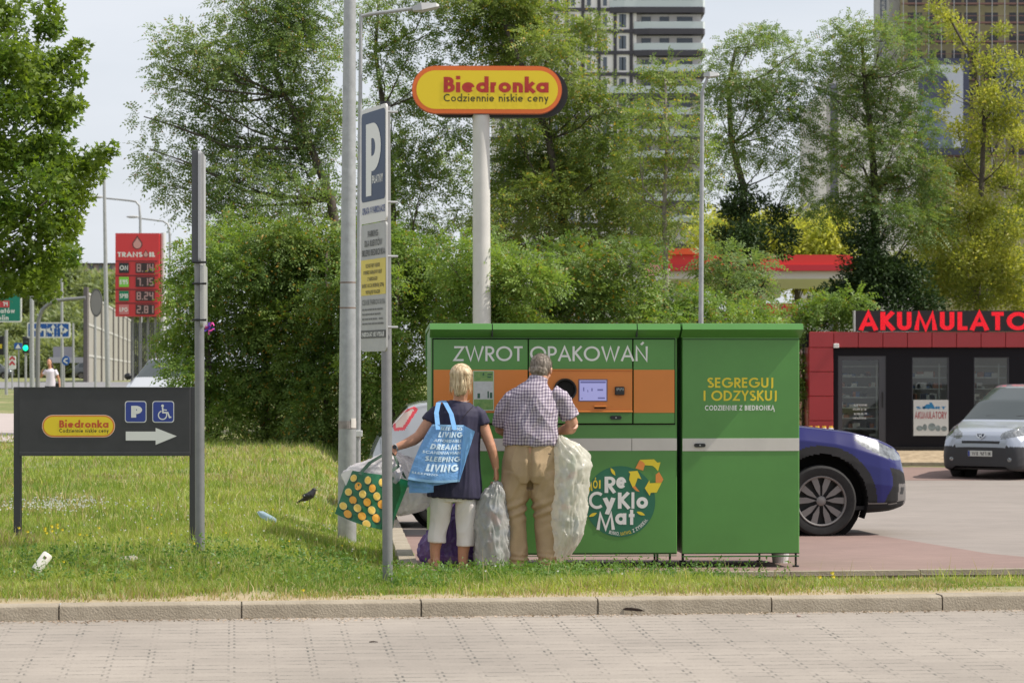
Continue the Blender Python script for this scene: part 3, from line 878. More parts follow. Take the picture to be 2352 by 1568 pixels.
# white tub under the cabinet
O = MP.fn(MP.q(1812, 1290)[0], 0) ; O.y += 0.62
t = MB(); t.tube([(O.x, O.y, lot_z(O.y)+0.005), (O.x, O.y, lot_z(O.y)+0.10)], [0.062, 0.075], 20); t.tube([(O.x, O.y, lot_z(O.y)+0.10), (O.x, O.y, lot_z(O.y)+0.108)], [0.079, 0.079], 20)
tag(t.build('plastic_tub', mat('white_plastic', (0.62, 0.60, 0.60), 0.5), origin=(O.x, O.y, lot_z(O.y))), 'small white plastic tub under the right end of the green cabinet', 'tub')

# ================================================================== SIGNS AND POSTS NEAR BY
def ground_at(x, y): return gz(x, y)
# ---- directional board
SPL = Plane(W(31, 1245, 18.2), rad(0.5))
O = SPL.O
DARK = mat('anthracite_steel', (0.040, 0.040, 0.044), 0.55, var=0.1, vscale=8)
sg = thing('direction_sign', 'low anthracite direction board on two posts with yellow shop logo and white arrow', 'sign', (O.x, O.y, 0.2), rad(0.5))
ST = Matrix.Translation((O.x, O.y, 0)) @ Matrix.Rotation(rad(0.5), 4, 'Z')
def splate(mb, u0, v0, u1, v1, y0, y1, c=0.002):
    xa, za = SPL.q(u0, v1); xb, zb = SPL.q(u1, v0)
    mb.cbox((xa, y0, za + SPL.O.z), (xb, y1, zb + SPL.O.z), c, ST)
for (a, c) in ((31, 47.5), (435, 451)):
    b = MB(); splate(b, a, 888.5, c, 1262, 0.002, 0.055, .003); b.build('post', DARK, sg, world=True)
b = MB(); splate(b, 45, 889, 437.5, 1046, -0.012, 0.03, .004); b.build('board', DARK, sg, world=True)
b = MB(); splate(b, 45, 1038, 437.5, 1046.5, -0.018, -0.010, .002); splate(b, 45, 888.7, 437.5, 891.5, -0.017, -0.010, .001); b.build('rail', DARK, sg, world=True)
def sfill(fn_pts, layer, mb, pl=None):
    (pl or SPL); mb.poly((pl or SPL).fn, fn_pts, layer)
def srr(mb, u0, v0, u1, v1, r, layer, pl=None):
    pl = pl or SPL
    xa, za = pl.q(u0, v1); xb, zb = pl.q(u1, v0)
    mb.poly(pl.fn, roundrect(xa, xb, za, zb, min(r, (zb-za)/2*0.999), 8), layer)
k = 1/303.0
b = MB(); srr(b, 97, 952, 265, 1004, 1, 0.0135); b.build('logo_outline', mat('logo_rim', (0.75, 0.55, 0.42), 0.5), sg, world=True)
b = MB(); srr(b, 98.5, 953.5, 263.5, 1002.5, 1, 0.0145); b.build('logo_border', mat('logo_orange', (0.72, 0.22, 0.03), 0.5), sg, world=True)
b = MB(); srr(b, 101.5, 956.5, 260.5, 999.5, 1, 0.0155); b.build('logo_field', mat('logo_yellow', (0.80, 0.60, 0.02), 0.5), sg, world=True)
X = lambda u: SPL.q(u, 970)[0]; Z = lambda v: SPL.q(150, v)[1]
b = MB(); letters(b, 'Biedronka', SPL.fn, X(137), X(250), Z(981.5), Z(964.5), 0.21, 0.10, 0.0165); b.build('logo_lettering', mat('logo_red_orange', (0.55, 0.09, 0.02), 0.5), sg, world=True)
b = MB(); letters(b, 'Codziennie niskie ceny', SPL.fn, X(137), X(250), Z(992.5), Z(984), 0.16, 0.14, 0.0165); b.build('logo_motto', mat('logo_dark', (0.06, 0.05, 0.01), 0.5), sg, world=True)
BLUE = mat('sign_blue', (0.025, 0.050, 0.27), 0.45)
for nm, (u0, u1) in (('p', (287.5, 337)), ('w', (350.5, 400.5))):
    b = MB(); srr(b, u0, 920.5, u1, 970, 0.022, 0.0135); b.build('icon_border', WHITE, sg, world=True)
    b = MB(); srr(b, u0+1.8, 922.3, u1-1.8, 968.2, 0.018, 0.0145); b.build('icon_field', BLUE, sg, world=True)
b = MB(); letters(b, 'P', SPL.fn, SPL.q(302, 940)[0], SPL.q(325, 940)[0], Z(958.5), Z(931.5), 0.27, 0, 0.0155); b.build('parking_letter', WHITE, sg, world=True)
b = MB()
px_ = lambda u, v: SPL.q(u, v)
hx, hz = px_(374, 931.5); b.disc(SPL.fn, hx, hz, 3.2*k, 16, 0.0155)
def strokes2(mb, pl, pts, w, layer):
    L, R = ribbon(pts, w); vs = []
    for a, c in zip(L, R): vs += [pl.fn(a.x, a.y, layer), pl.fn(c.x, c.y, layer)]
    mb.add(vs, [(2*i, 2*i+1, 2*i+3, 2*i+2) for i in range(len(L)-1)])
strokes2(b, SPL, [px_(374, 935), px_(375, 947), px_(386, 947), px_(390, 958), px_(394, 957)], 3.4*k, 0.0155)
strokes2(b, SPL, [px_(375, 940.5), px_(384, 941.5)], 2.4*k, 0.0157)
wx, wz = px_(374, 953)
strokes2(b, SPL, arc(wx, wz, 9.5*k, 105, 385), 2.4*k, 0.0159); b.build('wheelchair_symbol', WHITE, sg, world=True)
b = MB()
b.poly(SPL.fn, [px_(*p) for p in [(289.5, 990.5), (289.5, 1011), (358, 1011), (358, 990.5)]], 0.0135)
b.poly(SPL.fn, [px_(*p) for p in [(358, 982), (358, 1021), (406.5, 1001)]], 0.0135); b.build('arrow', WHITE, sg, world=True)

# ---- parking pay sign on a thin post
base = W(891, 1325, 15.07); base.z = gz(base.x, base.y)
base.y += 0.0
pk = thing('parking_pay_sign', 'blue parking sign over a grey and yellow tariff panel, turned nearly edge on', 'sign', base)
b = MB(); top = W(884.5, 241, 15.12)
b.tube([base - Vector((0, 0, .2)), top], 0.0325, 20); b.build('pole', GREYPOST, pk, world=True, smooth=40)
b = MB(); b.tube([top - Vector((0,0,.01)), top + Vector((0, 0, 0.02))], 0.034, 16); b.build('cap', BLACK, pk, world=True)
pa = W(829, 400, 15.46); pb = W(887, 400, 15.00)
yaw = math.atan2(pb.y - pa.y, pb.x - pa.x)
PP = Plane((pa.x, pa.y, 0), yaw)
Lw = (Vector((pb.x, pb.y)) - Vector((pa.x, pa.y))).length
vz = lambda v: ZC - (v - HV)/F*15.00
z1, z2, z3 = vz(236.5), vz(507), vz(806)
def pplate(poly, th, name, m, root, lay=0.0):
    mb = MB(); mb.prism([PP.fn(x, z, lay) for x, z in poly], PP.n * -th); return mb.build(name, m, root, world=True)
GREYS = mat('sign_grey', (0.36, 0.36, 0.35), 0.4, var=0.08, vscale=6)
pplate(roundrect(0, Lw, z2+.004, z1, .03), 0.012, 'sign_panel', mat('sign_white', (0.62, 0.61, 0.59), 0.4), pk)
pplate(roundrect(0.004, Lw, z3, z2-.002, .03), 0.012, 'tariff_panel', GREYS, pk)
b = MB(); b.poly(PP.fn, roundrect(.016, Lw-.016, z2+.142, z1-.026, .03), 0.0015); b.build('blue_field', mat('parking_blue', (0.008, 0.030, 0.085), 0.35, spec=0.25), pk, world=True)
b = MB(); letters(b, 'P', PP.fn, .11, .385, z1-.56, z1-.10, 0.21, 0, 0.003); b.build('parking_letter', WHITE, pk, world=True)
b = MB(); letters(b, 'PŁATNY', PP.fn, .235, .44, z1-.485, z1-.435, 0.19, 0.12, 0.003); b.build('lettering', WHITE, pk, world=True)
b = MB(); letters(b, 'OPŁATA W PARKOMACIE', PP.fn, .035, Lw-.02, z2+.062, z2+.105, 0.19, 0.12, 0.003); b.build('lettering', mat('print_blue', (0.03, 0.06, 0.22), 0.5), pk, world=True)
PR = mat('print_dark', (0.06, 0.06, 0.06), 0.5)
b = MB()
letters(b, 'PARKING', PP.fn, .145, .345, z2-.085, z2-.045, 0.17, 0.12, 0.003)
letters(b, 'DLA KLIENTÓW', PP.fn, .08, .42, z2-.145, z2-.105, 0.17, 0.12, 0.003)
letters(b, 'SKLEPU BIEDRONKA', PP.fn, .025, Lw-.02, z2-.205, z2-.165, 0.17, 0.12, 0.003)
b.build('lettering', PR, pk, world=True)
zy1, zy0 = z2-.228, z2-.455
b = MB(); b.poly(PP.fn, [(0.006, zy0), (Lw-.004, zy0), (Lw-.004, zy1), (.006, zy1)], 0.0015); b.build('yellow_field', mat('panel_yellow', (0.62, 0.49, 0.04), 0.4, var=0.12, vscale=5), pk, world=True)
b = MB()
for i, (s, a, c) in enumerate((('WEŹ BILET PRZY WJEŹDZIE', .10, .38), ('POBIERZ DARMOWY BILET', .06, .42), ('Z PARKOMATU', .14, .33), ('UMIEŚĆ GO ZA PRZEDNIĄ SZYBĄ', .03, .46), ('WEWNĄTRZ POJAZDU', .10, .38))):
    s = s.replace('Ź', 'Z').replace('Ś', 'S').replace('Ć', 'C')
    letters(b, s, PP.fn, a, c, zy1-.052-.042*i, zy1-.028-.042*i, 0.2, 0.14, 0.003)
b.build('lettering', mat('print_olive', (0.15, 0.12, 0.02), 0.5), pk, world=True)
b = MB()
letters(b, 'CENNIK PARKOWANIA', PP.fn, .03, Lw-.02, zy0-.062, zy0-.028, 0.16, 0.12, 0.003)
yy = zy0 - .09
random.seed(3)
while yy > z3 + .17:
    x = .03
    while x < .30 + random.uniform(-.1, .14):
        L = random.uniform(.02, .06); b.poly(PP.fn, [(x, yy-.007), (x+L, yy-.007), (x+L, yy+.004), (x, yy+.004)], 0.003); x += L + .012
    if random.random() < .6: b.poly(PP.fn, [(.36, yy-.007), (.43, yy-.007), (.43, yy+.004), (.36, yy+.004)], 0.003)
    yy -= .030
b.build('tariff_text', mat('print_grey', (0.14, 0.14, 0.14), 0.5), pk, world=True)
b = MB(); b.poly(PP.fn, [(.008, z3+.085), (Lw-.006, z3+.085), (Lw-.006, z3+.135), (.008, z3+.135)], 0.003); b.build('black_bar', PR, pk, world=True)
b = MB(); letters(b, 'PARKOMAT NIE WYDAJE', PP.fn, .03, Lw-.03, z3+.095, z3+.123, 0.2, 0.13, 0.004); b.build('lettering', WHITE, pk, world=True)
b = MB()
for zc_ in (z1-.05, z2+.12, z2-.22, z3+.15):
    c = PP.fn(Lw*0.93, zc_, -0.03); b.tube([c - Vector((.03,0.0,0)), c + Vector((.055,0.02,0))], 0.008, 8)
b.build('clamp', STEEL, pk, world=True)

# ---- left post with two panels seen from the edge
base = W(459.5, 1270, 17.0); base.z = gz(base.x, base.y)
lp = thing('edge_on_sign', 'tall grey post carrying two sign panels seen edge on, beside the anthracite board', 'sign', base)
b = MB(); tp = W(457, 352, 17.0)
b.tube([base - Vector((0, 0, .2)), tp], 0.034, 20); b.build('pole', GREYPOST, lp, world=True, smooth=40)
LP = Plane((W(462, 500, 16.93).x, 16.93, 0), rad(78))
zz = lambda v: ZC - (v - HV)/F*17.0
DKG = mat('sign_back', (0.075, 0.078, 0.088), 0.55, var=0.1)
def edge_panel(ua, ub, d1, v0, v1, name, m, th=0.02):
    pa_ = W(ua, 500, 17.0-0.06); pb_ = W(ub, 500, d1)
    yw = math.atan2(pb_.y-pa_.y, pb_.x-pa_.x); pl = Plane((pa_.x, pa_.y, 0), yw)
    Lh = math.hypot(pb_.x-pa_.x, pb_.y-pa_.y)
    mb = MB(); mb.prism([pl.fn(x, z) for x, z in roundrect(0, Lh, zz(v1), zz(v0), .03)], pl.n * -th); return mb.build(name, m, lp, world=True), pl, Lh
edge_panel(461.5, 472.5, 17.50, 347, 603, 'sign_panel', mat('sign_edge_pale', (0.38, 0.38, 0.40), 0.45))
_, pl_, Lh_ = edge_panel(466, 476.5, 17.46, 607, 750, 'tariff_panel', GREYS)
b = MB(); b.cbox((tp.x-.046, 16.955, zz(602)), (tp.x+.014, 17.0, zz(346)), .004); b.build('channel', DKG, lp, world=True)
b = MB()
for v in (603, 652, 735): b.tube([Vector((tp.x-.04, 16.95, zz(v))), Vector((tp.x+.06, 16.94, zz(v)))], 0.008, 8)
b.build('clamp', BLACK, lp, world=True)
pc = W(479, 752, 17.2)
b = MB(); random.seed(5)
for i in range(26):
    a = Vector((random.gauss(0,.016), random.gauss(0,.012), random.gauss(0,.022))); d_ = Vector((random.gauss(0,1), random.gauss(0,1), random.gauss(0,1))).normalized()*.014
    e_ = Vector((random.gauss(0,1), random.gauss(0,1), random.gauss(0,1))).normalized()*.010
    b.mi = i % 2; b.add([pc+a-d_-e_, pc+a+d_-e_, pc+a+d_+e_, pc+a-d_+e_], [(0,1,2,3)])
tag(b.build('ribbon_flower', [mat('petal_pink', (0.65, 0.05, 0.30), 0.6), mat('petal_violet', (0.12, 0.06, 0.45), 0.6)], origin=tuple(pc)), 'small pink and violet ribbon flower hanging from the tariff panel edge', 'ribbon')

# ---- big tapered lamp pole in front, slim street lamp behind it
base = W(796, 1290, 20.8); base.z = gz(base.x, base.y)
lm = thing('lamp_pole', 'thick galvanised lamp pole with rusty bands, running out of the top of the picture', 'lamp pole', base)
pts = [W(797, 1330, 20.8), W(797, 1150, 20.8), W(799, 700, 20.8), W(803.5, 0, 20.8), W(808, -500, 20.8), W(812, -900, 20.8)]
b = MB(); b.tube(pts, [0.083, 0.080, 0.068, 0.0525, 0.042, 0.035], 28); b.build('pole', STEEL, lm, world=True, smooth=40)
RUST = mat('rust_band', (0.20, 0.14, 0.11), 0.8, var=0.3, vscale=30)
b = MB()
for v, r_ in ((649, .0685), (707, .0698)):
    p = W(799, v, 20.8); b.tube([p - Vector((0,0,.006)), p + Vector((0,0,.006))], r_, 24)
b.build('band', RUST, lm, world=True)
b = MB(); b.tube([W(798, 966, 20.8), W(798, 984, 20.8)], .0775, 24); b.build('tape_band', mat('old_tape', (0.30, 0.26, 0.25), 0.8, var=0.25, vscale=30), lm, world=True)
b = MB()
for i in range(6):
    a0 = rad(-62 + i*7); a1 = rad(-62 + (i+1)*7); c0 = W(798, 960, 20.8); c1 = W(798, 982, 20.8)
    b.add([c0 + Vector((math.cos(a0)*.0795, math.sin(a0)*.0795, 0)), c0 + Vector((math.cos(a1)*.0795, math.sin(a1)*.0795, 0)), c1 + Vector((math.cos(a1)*.0795, math.sin(a1)*.0795, 0)), c1 + Vector((math.cos(a0)*.0795, math.sin(a0)*.0795, 0))], [(0,3,2,1)])
b.build('sticker', mat('paper_white', (0.62, 0.58, 0.55), 0.7, var=0.1, vscale=40), lm, world=True)
# luminaire far above
b = MB(); q = W(812, -900, 20.8); b.tube([q, q + Vector((-.5, -.3, .25)), q + Vector((-1.3, -.8, .35))], [.03, .028, .025], 10); b.build('arm', STEEL, lm, world=True)
b = MB(); b.ell(q + Vector((-1.6, -1.0, .36)), (.36, .16, .07)); b.build('lamp_head', GREYPOST, lm, world=True, smooth=180)

def street_lamp(name, label, pts, rs, arm, head, hd, mt=None, base=None):
    root = thing(name, label, 'street lamp', base, group='street lamps')
    b = MB(); b.tube(pts, rs, 14); b.build('pole', mt or STEEL, root, world=True, smooth=40)
    if arm: b = MB(); b.tube(arm, 0.022*hd, 10); b.build('arm', mt or STEEL, root, world=True, smooth=40)
    b = MB(); a, c = Vector(head[0]), Vector(head[1]); ax = (c-a); L = ax.length; ax.normalize()
    up = Vector((0,0,1)); sd = ax.cross(up).normalized(); up = sd.cross(ax)
    for (t0, w0, h0, t1, w1, h1) in ((0, .5, .6, .35, 1, 1), (.35, 1, 1, .9, .9, .55), (.9, .9, .55, 1.0, .5, .25)):
        vs = []
        for t_, w_, h_ in ((t0, w0, h0), (t1, w1, h1)):
            o = a + ax*L*t_
            for sx_, sz_ in ((-1,-.35), (1,-.35), (.7,.65), (-.7,.65)): vs.append(o + sd*sx_*w_*.11*hd + up*sz_*h_*.085*hd)
        b.add(vs, [(3,2,1,0),(4,5,6,7),(0,1,5,4),(1,2,6,5),(2,3,7,6),(3,0,4,7)])
    b.build('lamp_head', mat('lamp_shell', (0.42, 0.42, 0.42), 0.45), root, world=True)
    return root
bs = W(821, 1150, 23.0); bs.z = gz(bs.x, bs.y)
street_lamp('street_lamp', 'slim galvanised street lamp with one arm, just behind the thick lamp pole', [W(821, 1175, 23), W(822, 900, 23), W(829, 34, 23)], [.030, .028, .017],
            [W(829, 38, 23), W(850, 33, 23), W(950, 20, 23)], (W(948, 23, 23), W(1009, 14.5, 23)), 0.85, base=bs)
b = MB(); p = W(822, 995, 23); b.cbox((p.x-.035, p.y-.04, p.z-.03), (p.x+.045, p.y-.02, p.z+.03), .004); tag(b.build('junction_box', mat('paper_white2', (0.6, 0.6, 0.6), 0.6), origin=tuple(p)), 'tiny white box taped to the slim street lamp post', 'box')
dl = 30.0; bs = W(1607, 1100, dl); bs.z = lot_z(dl)
street_lamp('street_lamp', 'slim grey car park lamp post rising behind the waste cabinet', [bs, W(1610, 743, dl), W(1613, 210, dl)], [.035, .031, .024],
            [W(1613, 212, dl), W(1614, 205, dl), W(1624, 182, dl), W(1628, 172, dl)], (W(1617, 174, dl), W(1652, 173, dl)), 0.8, base=bs)

# ---- tall shop sign on a white column
dS = 40.0; bs = W(1107, 1100, dS); bs.z = -0.4
ts = thing('shop_sign', 'tall white column carrying the long yellow pill shaped shop sign', 'sign', bs)
b = MB(); p0, p1 = W(1108, 1100, dS), W(1105, 266, dS); p0.z = -0.45
b.tube([p0, p1], [.158, .142], 28); b.build('column', mat('white_column', (0.56, 0.545, 0.515), 0.5, var=0.06, vscale=3), ts, world=True, smooth=40)
b = MB(); b.cbox((p1.x-.13, dS-.12, p1.z), (p1.x+.13, dS+.12, p1.z+.12), .01); b.build('bracket', STEEL, ts, world=True)
BP = Plane((W(1100, 200, dS-0.16).x, dS-0.16, 0), rad(1.5))
def pill(u0, v0, u1, v1): 
    xa, za = BP.q(u0, v1); xb, zb = BP.q(u1, v0); return roundrect(xa, xb, za, zb, (zb-za)/2*.999, 14)
def bprism(poly, lay, th, name, m):
    mb = MB(); mb.prism([BP.fn(x, z, lay) for x, z in poly], BP.n * -th); return mb.build(name, m, ts, world=True)
bprism(pill(946, 152, 1291, 261), 0.0, 0.14, 'light_box', mat('box_side_red', (0.42, 0.07, 0.03), 0.5))
bprism(pill(972, 155, 1306, 266), -0.22, 0.12, 'rear_light_box', mat('box_black', (0.02, 0.02, 0.022), 0.6))
b = MB(); b.poly(BP.fn, pill(947, 153, 1290, 260), 0.003); b.build('orange_border', mat('sign_orange', (0.78, 0.16, 0.025), 0.45), ts, world=True)
b = MB(); b.poly(BP.fn, pill(956.5, 163, 1281.5, 250.5), 0.008); b.build('yellow_field', mat('sign_yellow', (0.82, 0.60, 0.015), 0.45), ts, world=True)
X = lambda u: BP.q(u, 200)[0]; Z = lambda v: BP.q(1100, v)[1]
b = MB(); letters(b, 'Biedronka', BP.fn, X(1019), X(1260), Z(213), Z(177.5), 0.225, 0.09, 0.014, 0.002); b.build('lettering', mat('sign_red', (0.45, 0.03, 0.02), 0.5), ts, world=True)
b = MB(); letters(b, 'Codziennie niskie ceny', BP.fn, X(1019), X(1259), Z(234), Z(216.5), 0.15, 0.15, 0.014, 0.002); b.build('motto', mat('sign_ink', (0.06, 0.055, 0.01), 0.5), ts, world=True)
# ================================================================== PEOPLE
SKIN = mat('skin', (0.52, 0.27, 0.18), 0.5, var=0.10, vscale=18, bump=0.1, bscale=120)
SKIN_W = mat('tanned_skin', (0.48, 0.235, 0.145), 0.5, var=0.10, vscale=18, bump=0.1, bscale=120)
EYE = mat('eye', (0.30, 0.28, 0.26), 0.2)

def hand(mb, wrist, fwd, palm, side, L=0.185, curl=0.6, thumb=1, s=1.0, open_=0.0):
    """palm + four fingers of different lengths + thumb; fwd: wrist->knuckles, palm: direction the palm faces, side: towards the index finger"""
    w = Vector(wrist); f = Vector(fwd).normalized(); p = Vector(palm); p = (p - f*p.dot(f)).normalized(); sd = f.cross(p)
    if sd.dot(Vector(side)) < 0: sd = -sd
    pl = L * 0.52
    a = w - f*0.012; b_ = w + f*pl*0.5; c = w + f*pl
    # palm: flattened block from three overlapping tubes
    for o in (-0.026, -0.009, 0.009, 0.026):
        mb.tube([a + sd*o*0.7, b_ + sd*o*1.0, c + sd*o*1.05 - f*abs(o)*0.12], [0.0125*s, 0.0145*s, 0.0118*s], 8)
    lens = (0.92, 1.0, 0.94, 0.74)
    for i, o in enumerate((0.030, 0.0105, -0.0095, -0.029)):
        base = c + sd*o*1.05 - f*abs(o)*0.12 - f*0.006
        Lf = L*0.46*lens[i]; cur = curl*(0.85 + 0.12*i)
        pts = [base]; ang = 0.0; d = f
        for k, part in enumerate((0.44, 0.31, 0.25)):
            ang += cur*(0.7 + 0.3*k)
            dv = (f*math.cos(ang) + p*math.sin(ang) + sd*o*open_*8).normalized()
            pts.append(pts[-1] + dv*Lf*part)
        mb.tube(pts, [0.0095*s, 0.0088*s, 0.008*s, 0.0062*s], 8)
    tb = w + f*pl*0.28 + sd*0.028
    t1 = tb + (sd*0.8 + f*0.7 + p*0.35*thumb).normalized()*0.034
    t2 = t1 + (f*0.8 + sd*0.15 + p*0.55*thumb).normalized()*0.030
    t3 = t2 + (f*0.8 - sd*0.15 + p*0.65*thumb).normalized()*0.022
    mb.tube([tb - sd*0.012, tb, t1, t2, t3], [0.012*s, 0.0135*s, 0.0105*s, 0.0095*s, 0.0065*s], 8)

def head_shapes(mb, c, T, s=1.0, female=False):
    """c: centre of the skull; T: 3x3 turning +y (face direction), +z up"""
    P = lambda x, y, z: Vector(c) + T @ Vector((x*s, y*s, z*s))
    def E(x, y, z, rx, ry, rz): mb.ell(P(x, y, z), (rx*s, ry*s, rz*s), 20, 14, T)
    E(0, -0.008, 0.012, 0.076, 0.094, 0.090)
    E(0, 0.022, -0.045, 0.060, 0.068, 0.068)
    E(0, 0.048, -0.088, 0.030, 0.030, 0.026)
    E(0.0, 0.074, 0.022, 0.040, 0.016, 0.016)      # brow
    E(0.0, 0.094, -0.022, 0.010, 0.020, 0.020)     # nose
    E(0.0, 0.098, -0.032, 0.015, 0.012, 0.009)
    E(0.0, 0.082, -0.062, 0.022, 0.011, 0.0075)    # lips
    for q in (-1, 1):
        E(q*0.040, 0.062, -0.028, 0.020, 0.018, 0.018)   # cheek
        mb.ell(P(q*0.079, -0.006, -0.012), (0.009*s, 0.018*s, 0.030*s), 12, 8, T @ Matrix.Rotation(q*0.35, 3, 'Z'))
    return P

def foot(mb, a, yaw, L=0.26, r=0.042):
    a = Vector(a); f = Vector((math.sin(yaw), math.cos(yaw), 0))
    mb.tube([a + f*-0.06, a + f*0.02, a + f*(L*0.45), a + f*(L*0.68)], [r*0.8, r, r*1.05, r*0.75], 14, ry=[r*0.9, r*1.2, r*0.75, r*0.5])

# ------------------------------------------------------------------ the man
DM = 18.15
def M(u, v, dy=0.0): return Vector(((u-CU)/F*DM, DM + dy, ZC - (v-HV)/F*DM))
px = F/DM
gm = lot_z(DM) 
man = thing('person', 'grey haired man in checked short sleeved shirt and beige trousers facing the machine', 'person', (M(1218, 1300).x, DM, gm))
HT = Matrix.Rotation(rad(-16), 3, 'Z') @ Matrix.Rotation(rad(-20), 3, 'X') @ Matrix.Rotation(rad(3), 3, 'Y')
hc = M(1243, 847, 0.03)
b = MB()
head_shapes(b, hc, HT, 1.03)
b.tube([M(1233, 905, -0.02), M(1235, 885, -0.015), M(1240, 862, 0.0)], [.068, .063, .064], 18)
b.tube([M(1219, 1080), M(1220, 1030), M(1222, 975), M(1226, 925, -.01), M(1229, 900, -.01), M(1232, 884)], [.175, .165, .160, .155, .115, .07], 24, ry=[.125, .13, .135, .12, .10, .07])
# arms
b.tube([M(1195, 907), M(1172, 926, .0), M(1155, 952, .05), M(1149, 984, .10)], [.040, .042, .044, .043], 14)
b.tube([M(1148, 984, .10), M(1165, 996, .24), M(1186, 1000, .34)], [.044, .040, .028], 14)
b.tube([M(1268, 907), M(1288, 922, .0), M(1306, 948, .03), M(1315, 975, .06)], [.042, .044, .048, .048], 14)
b.tube([M(1315, 974, .055), M(1311, 984, .09), M(1300, 987, .15), M(1287, 992, .24)], [.048, .047, .042, .029], 14)
hand(b, M(1186, 1000, .34), (0.5, 0.8, -0.1), (0.3, -0.2, -1), (0, 0, 1), curl=0.7)
hand(b, M(1287, 992, .24), (-0.85, 0.5, -0.15), (-0.2, -0.3, -1), (0.2, 0.8, 0.5), curl=0.75)
# legs and feet
b.tube([M(1190, 1080), M(1183, 1150), M(1184, 1210, .0), M(1186, 1260, -.01), M(1186, 1306, -.02)], [.09, .080, .058, .050, .042], 16)
b.tube([M(1249, 1080), M(1255, 1150), M(1255, 1210, .0), M(1257, 1260, -.01), M(1257, 1306, -.02)], [.09, .080, .058, .050, .042], 16)
foot(b, M(1186, 1308, -.01), -0.12); foot(b, M(1257, 1308, -.01), 0.15)
mesh_obj('body', organic(b, 0.0055, 3), SKIN, man)
for q in (-1, 1):
    b = MB(); b.ell(Vector(hc) + HT @ Vector((q*0.032, 0.080, 0.002)), (0.012, 0.008, 0.008), 10, 8); b.build('eye', EYE, man, world=True, smooth=180)
# hair: short grey, thinning towards the crown
def hair_mat(name, c1, c2, streak=60, axis=(1, 1, 0.25)):
    m = mat(name, c1, 0.55)
    nt = m.node_tree; N = nt.nodes; b_ = N['Principled BSDF']
    tc = N.new('ShaderNodeTexCoord'); mp = N.new('ShaderNodeMapping'); mp.inputs['Scale'].default_value = axis
    nz = N.new('ShaderNodeTexNoise'); nz.inputs['Scale'].default_value = streak; nz.inputs['Detail'].default_value = 4
    nt.links.new(tc.outputs['Object'], mp.inputs['Vector']); nt.links.new(mp.outputs['Vector'], nz.inputs['Vector'])
    rp = N.new('ShaderNodeValToRGB'); rp.color_ramp.elements[0].position = 0.35; rp.color_ramp.elements[0].color = (*c1, 1)
    rp.color_ramp.elements[1].position = 0.65; rp.color_ramp.elements[1].color = (*c2, 1)
    nt.links.new(nz.outputs['Fac'], rp.inputs['Fac']); nt.links.new(rp.outputs['Color'], b_.inputs['Base Color'])
    bp = N.new('ShaderNodeBump'); bp.inputs['Strength'].default_value = 0.6; bp.inputs['Distance'].default_value = 0.004
    nt.links.new(nz.outputs['Fac'], bp.inputs['Height']); nt.links.new(bp.outputs['Normal'], b_.inputs['Normal'])
    return m
def strands(c, T, fn, n, ln, w, m, name, root):
    """short hair strands laid on the scalp: fn(i) gives a unit direction, or None"""
    V = []; Q = []
    r = random.Random(4)
    for i in range(n):
        q = fn(r)
        if q is None: continue
        p, d = q
        p = Vector(c) + T @ p; d = (T @ d).normalized()
        nrm = (p - Vector(c)).normalized(); sd = d.cross(nrm).normalized()*w
        k = len(V)
        V += [p - sd, p + sd, p + d*ln*0.6 + nrm*0.004 + sd*0.7, p + d*ln*0.6 + nrm*0.004 - sd*0.7, p + d*ln + nrm*0.002 + sd*0.15, p + d*ln + nrm*0.002 - sd*0.15]
        Q += [(k, k+1, k+2, k+3), (k+3, k+2, k+4, k+5)]
    inv = xform(root).inverted()
    return [inv @ v for v in V], Q
hb = MB()
Ph = lambda x, y, z: Vector(hc) + HT @ Vector((x, y, z))
hb.ell(Ph(0, -0.016, 0.022), (0.082, 0.096, 0.089), 24, 16, HT)
hb.ell(Ph(0, -0.040, -0.022), (0.071, 0.066, 0.070), 24, 16, HT)
hm = organic(hb, 0.005, 4, fold=lambda co, n: 0.0035*mnoise.noise(co*55))
mesh_obj('hair', hm, hair_mat('grey_hair', (0.10, 0.075, 0.055), (0.30, 0.25, 0.21), 75, (1, 1, 0.3)), man)

V = []; Q = []; r_ = random.Random(14)
for i in range(2600):
    a = r_.uniform(-PI, PI); t = math.acos(r_.uniform(-.55, 1))
    if abs(a) > 2.0 and t > .9: continue
    c_ = (0, -.016, .022); p = Ph(math.sin(a)*math.sin(t)*.084, -.018 - math.cos(a)*math.sin(t)*(.098 if t < 1.4 else .092), .022 + .091*math.cos(t))
    n_ = (p - Ph(0, -.016, .022)).normalized(); dn = (HT @ Vector((r_.gauss(0, .4), r_.gauss(0, .3), -1))); dn = (dn - n_*dn.dot(n_)).normalized()
    sd = dn.cross(n_)*.0011; L = r_.uniform(.010, .018); k = len(V)
    V += [p - sd, p + sd, p + dn*L + n_*.0035 + sd*.3, p + dn*L + n_*.0035 - sd*.3]; Q.append((k, k+1, k+2, k+3))
hs = MB(); hs.add(V, Q); hs.build('hair_strands', MATS['grey_hair'], man, world=True)

def folds(seed, amp, sx=6.0, sz=2.5, diag=0.0, fine=0.35):
    off = Vector((seed*7.3, seed*3.1, seed*1.7))
    def f(co, n):
        q = Vector((co.x*sx + co.z*diag, co.y*sx, co.z*sz)) + off
        r = 1 - abs(mnoise.noise(q))*2.2
        q2 = Vector((co.x*sx*2.3 - co.z*diag*1.5, co.y*sx*2.3, co.z*sz*2.0)) + off*2
        r2 = 1 - abs(mnoise.noise(q2))*2.2
        return amp*(r*0.7 + fine*r2 - 0.4)
    return f

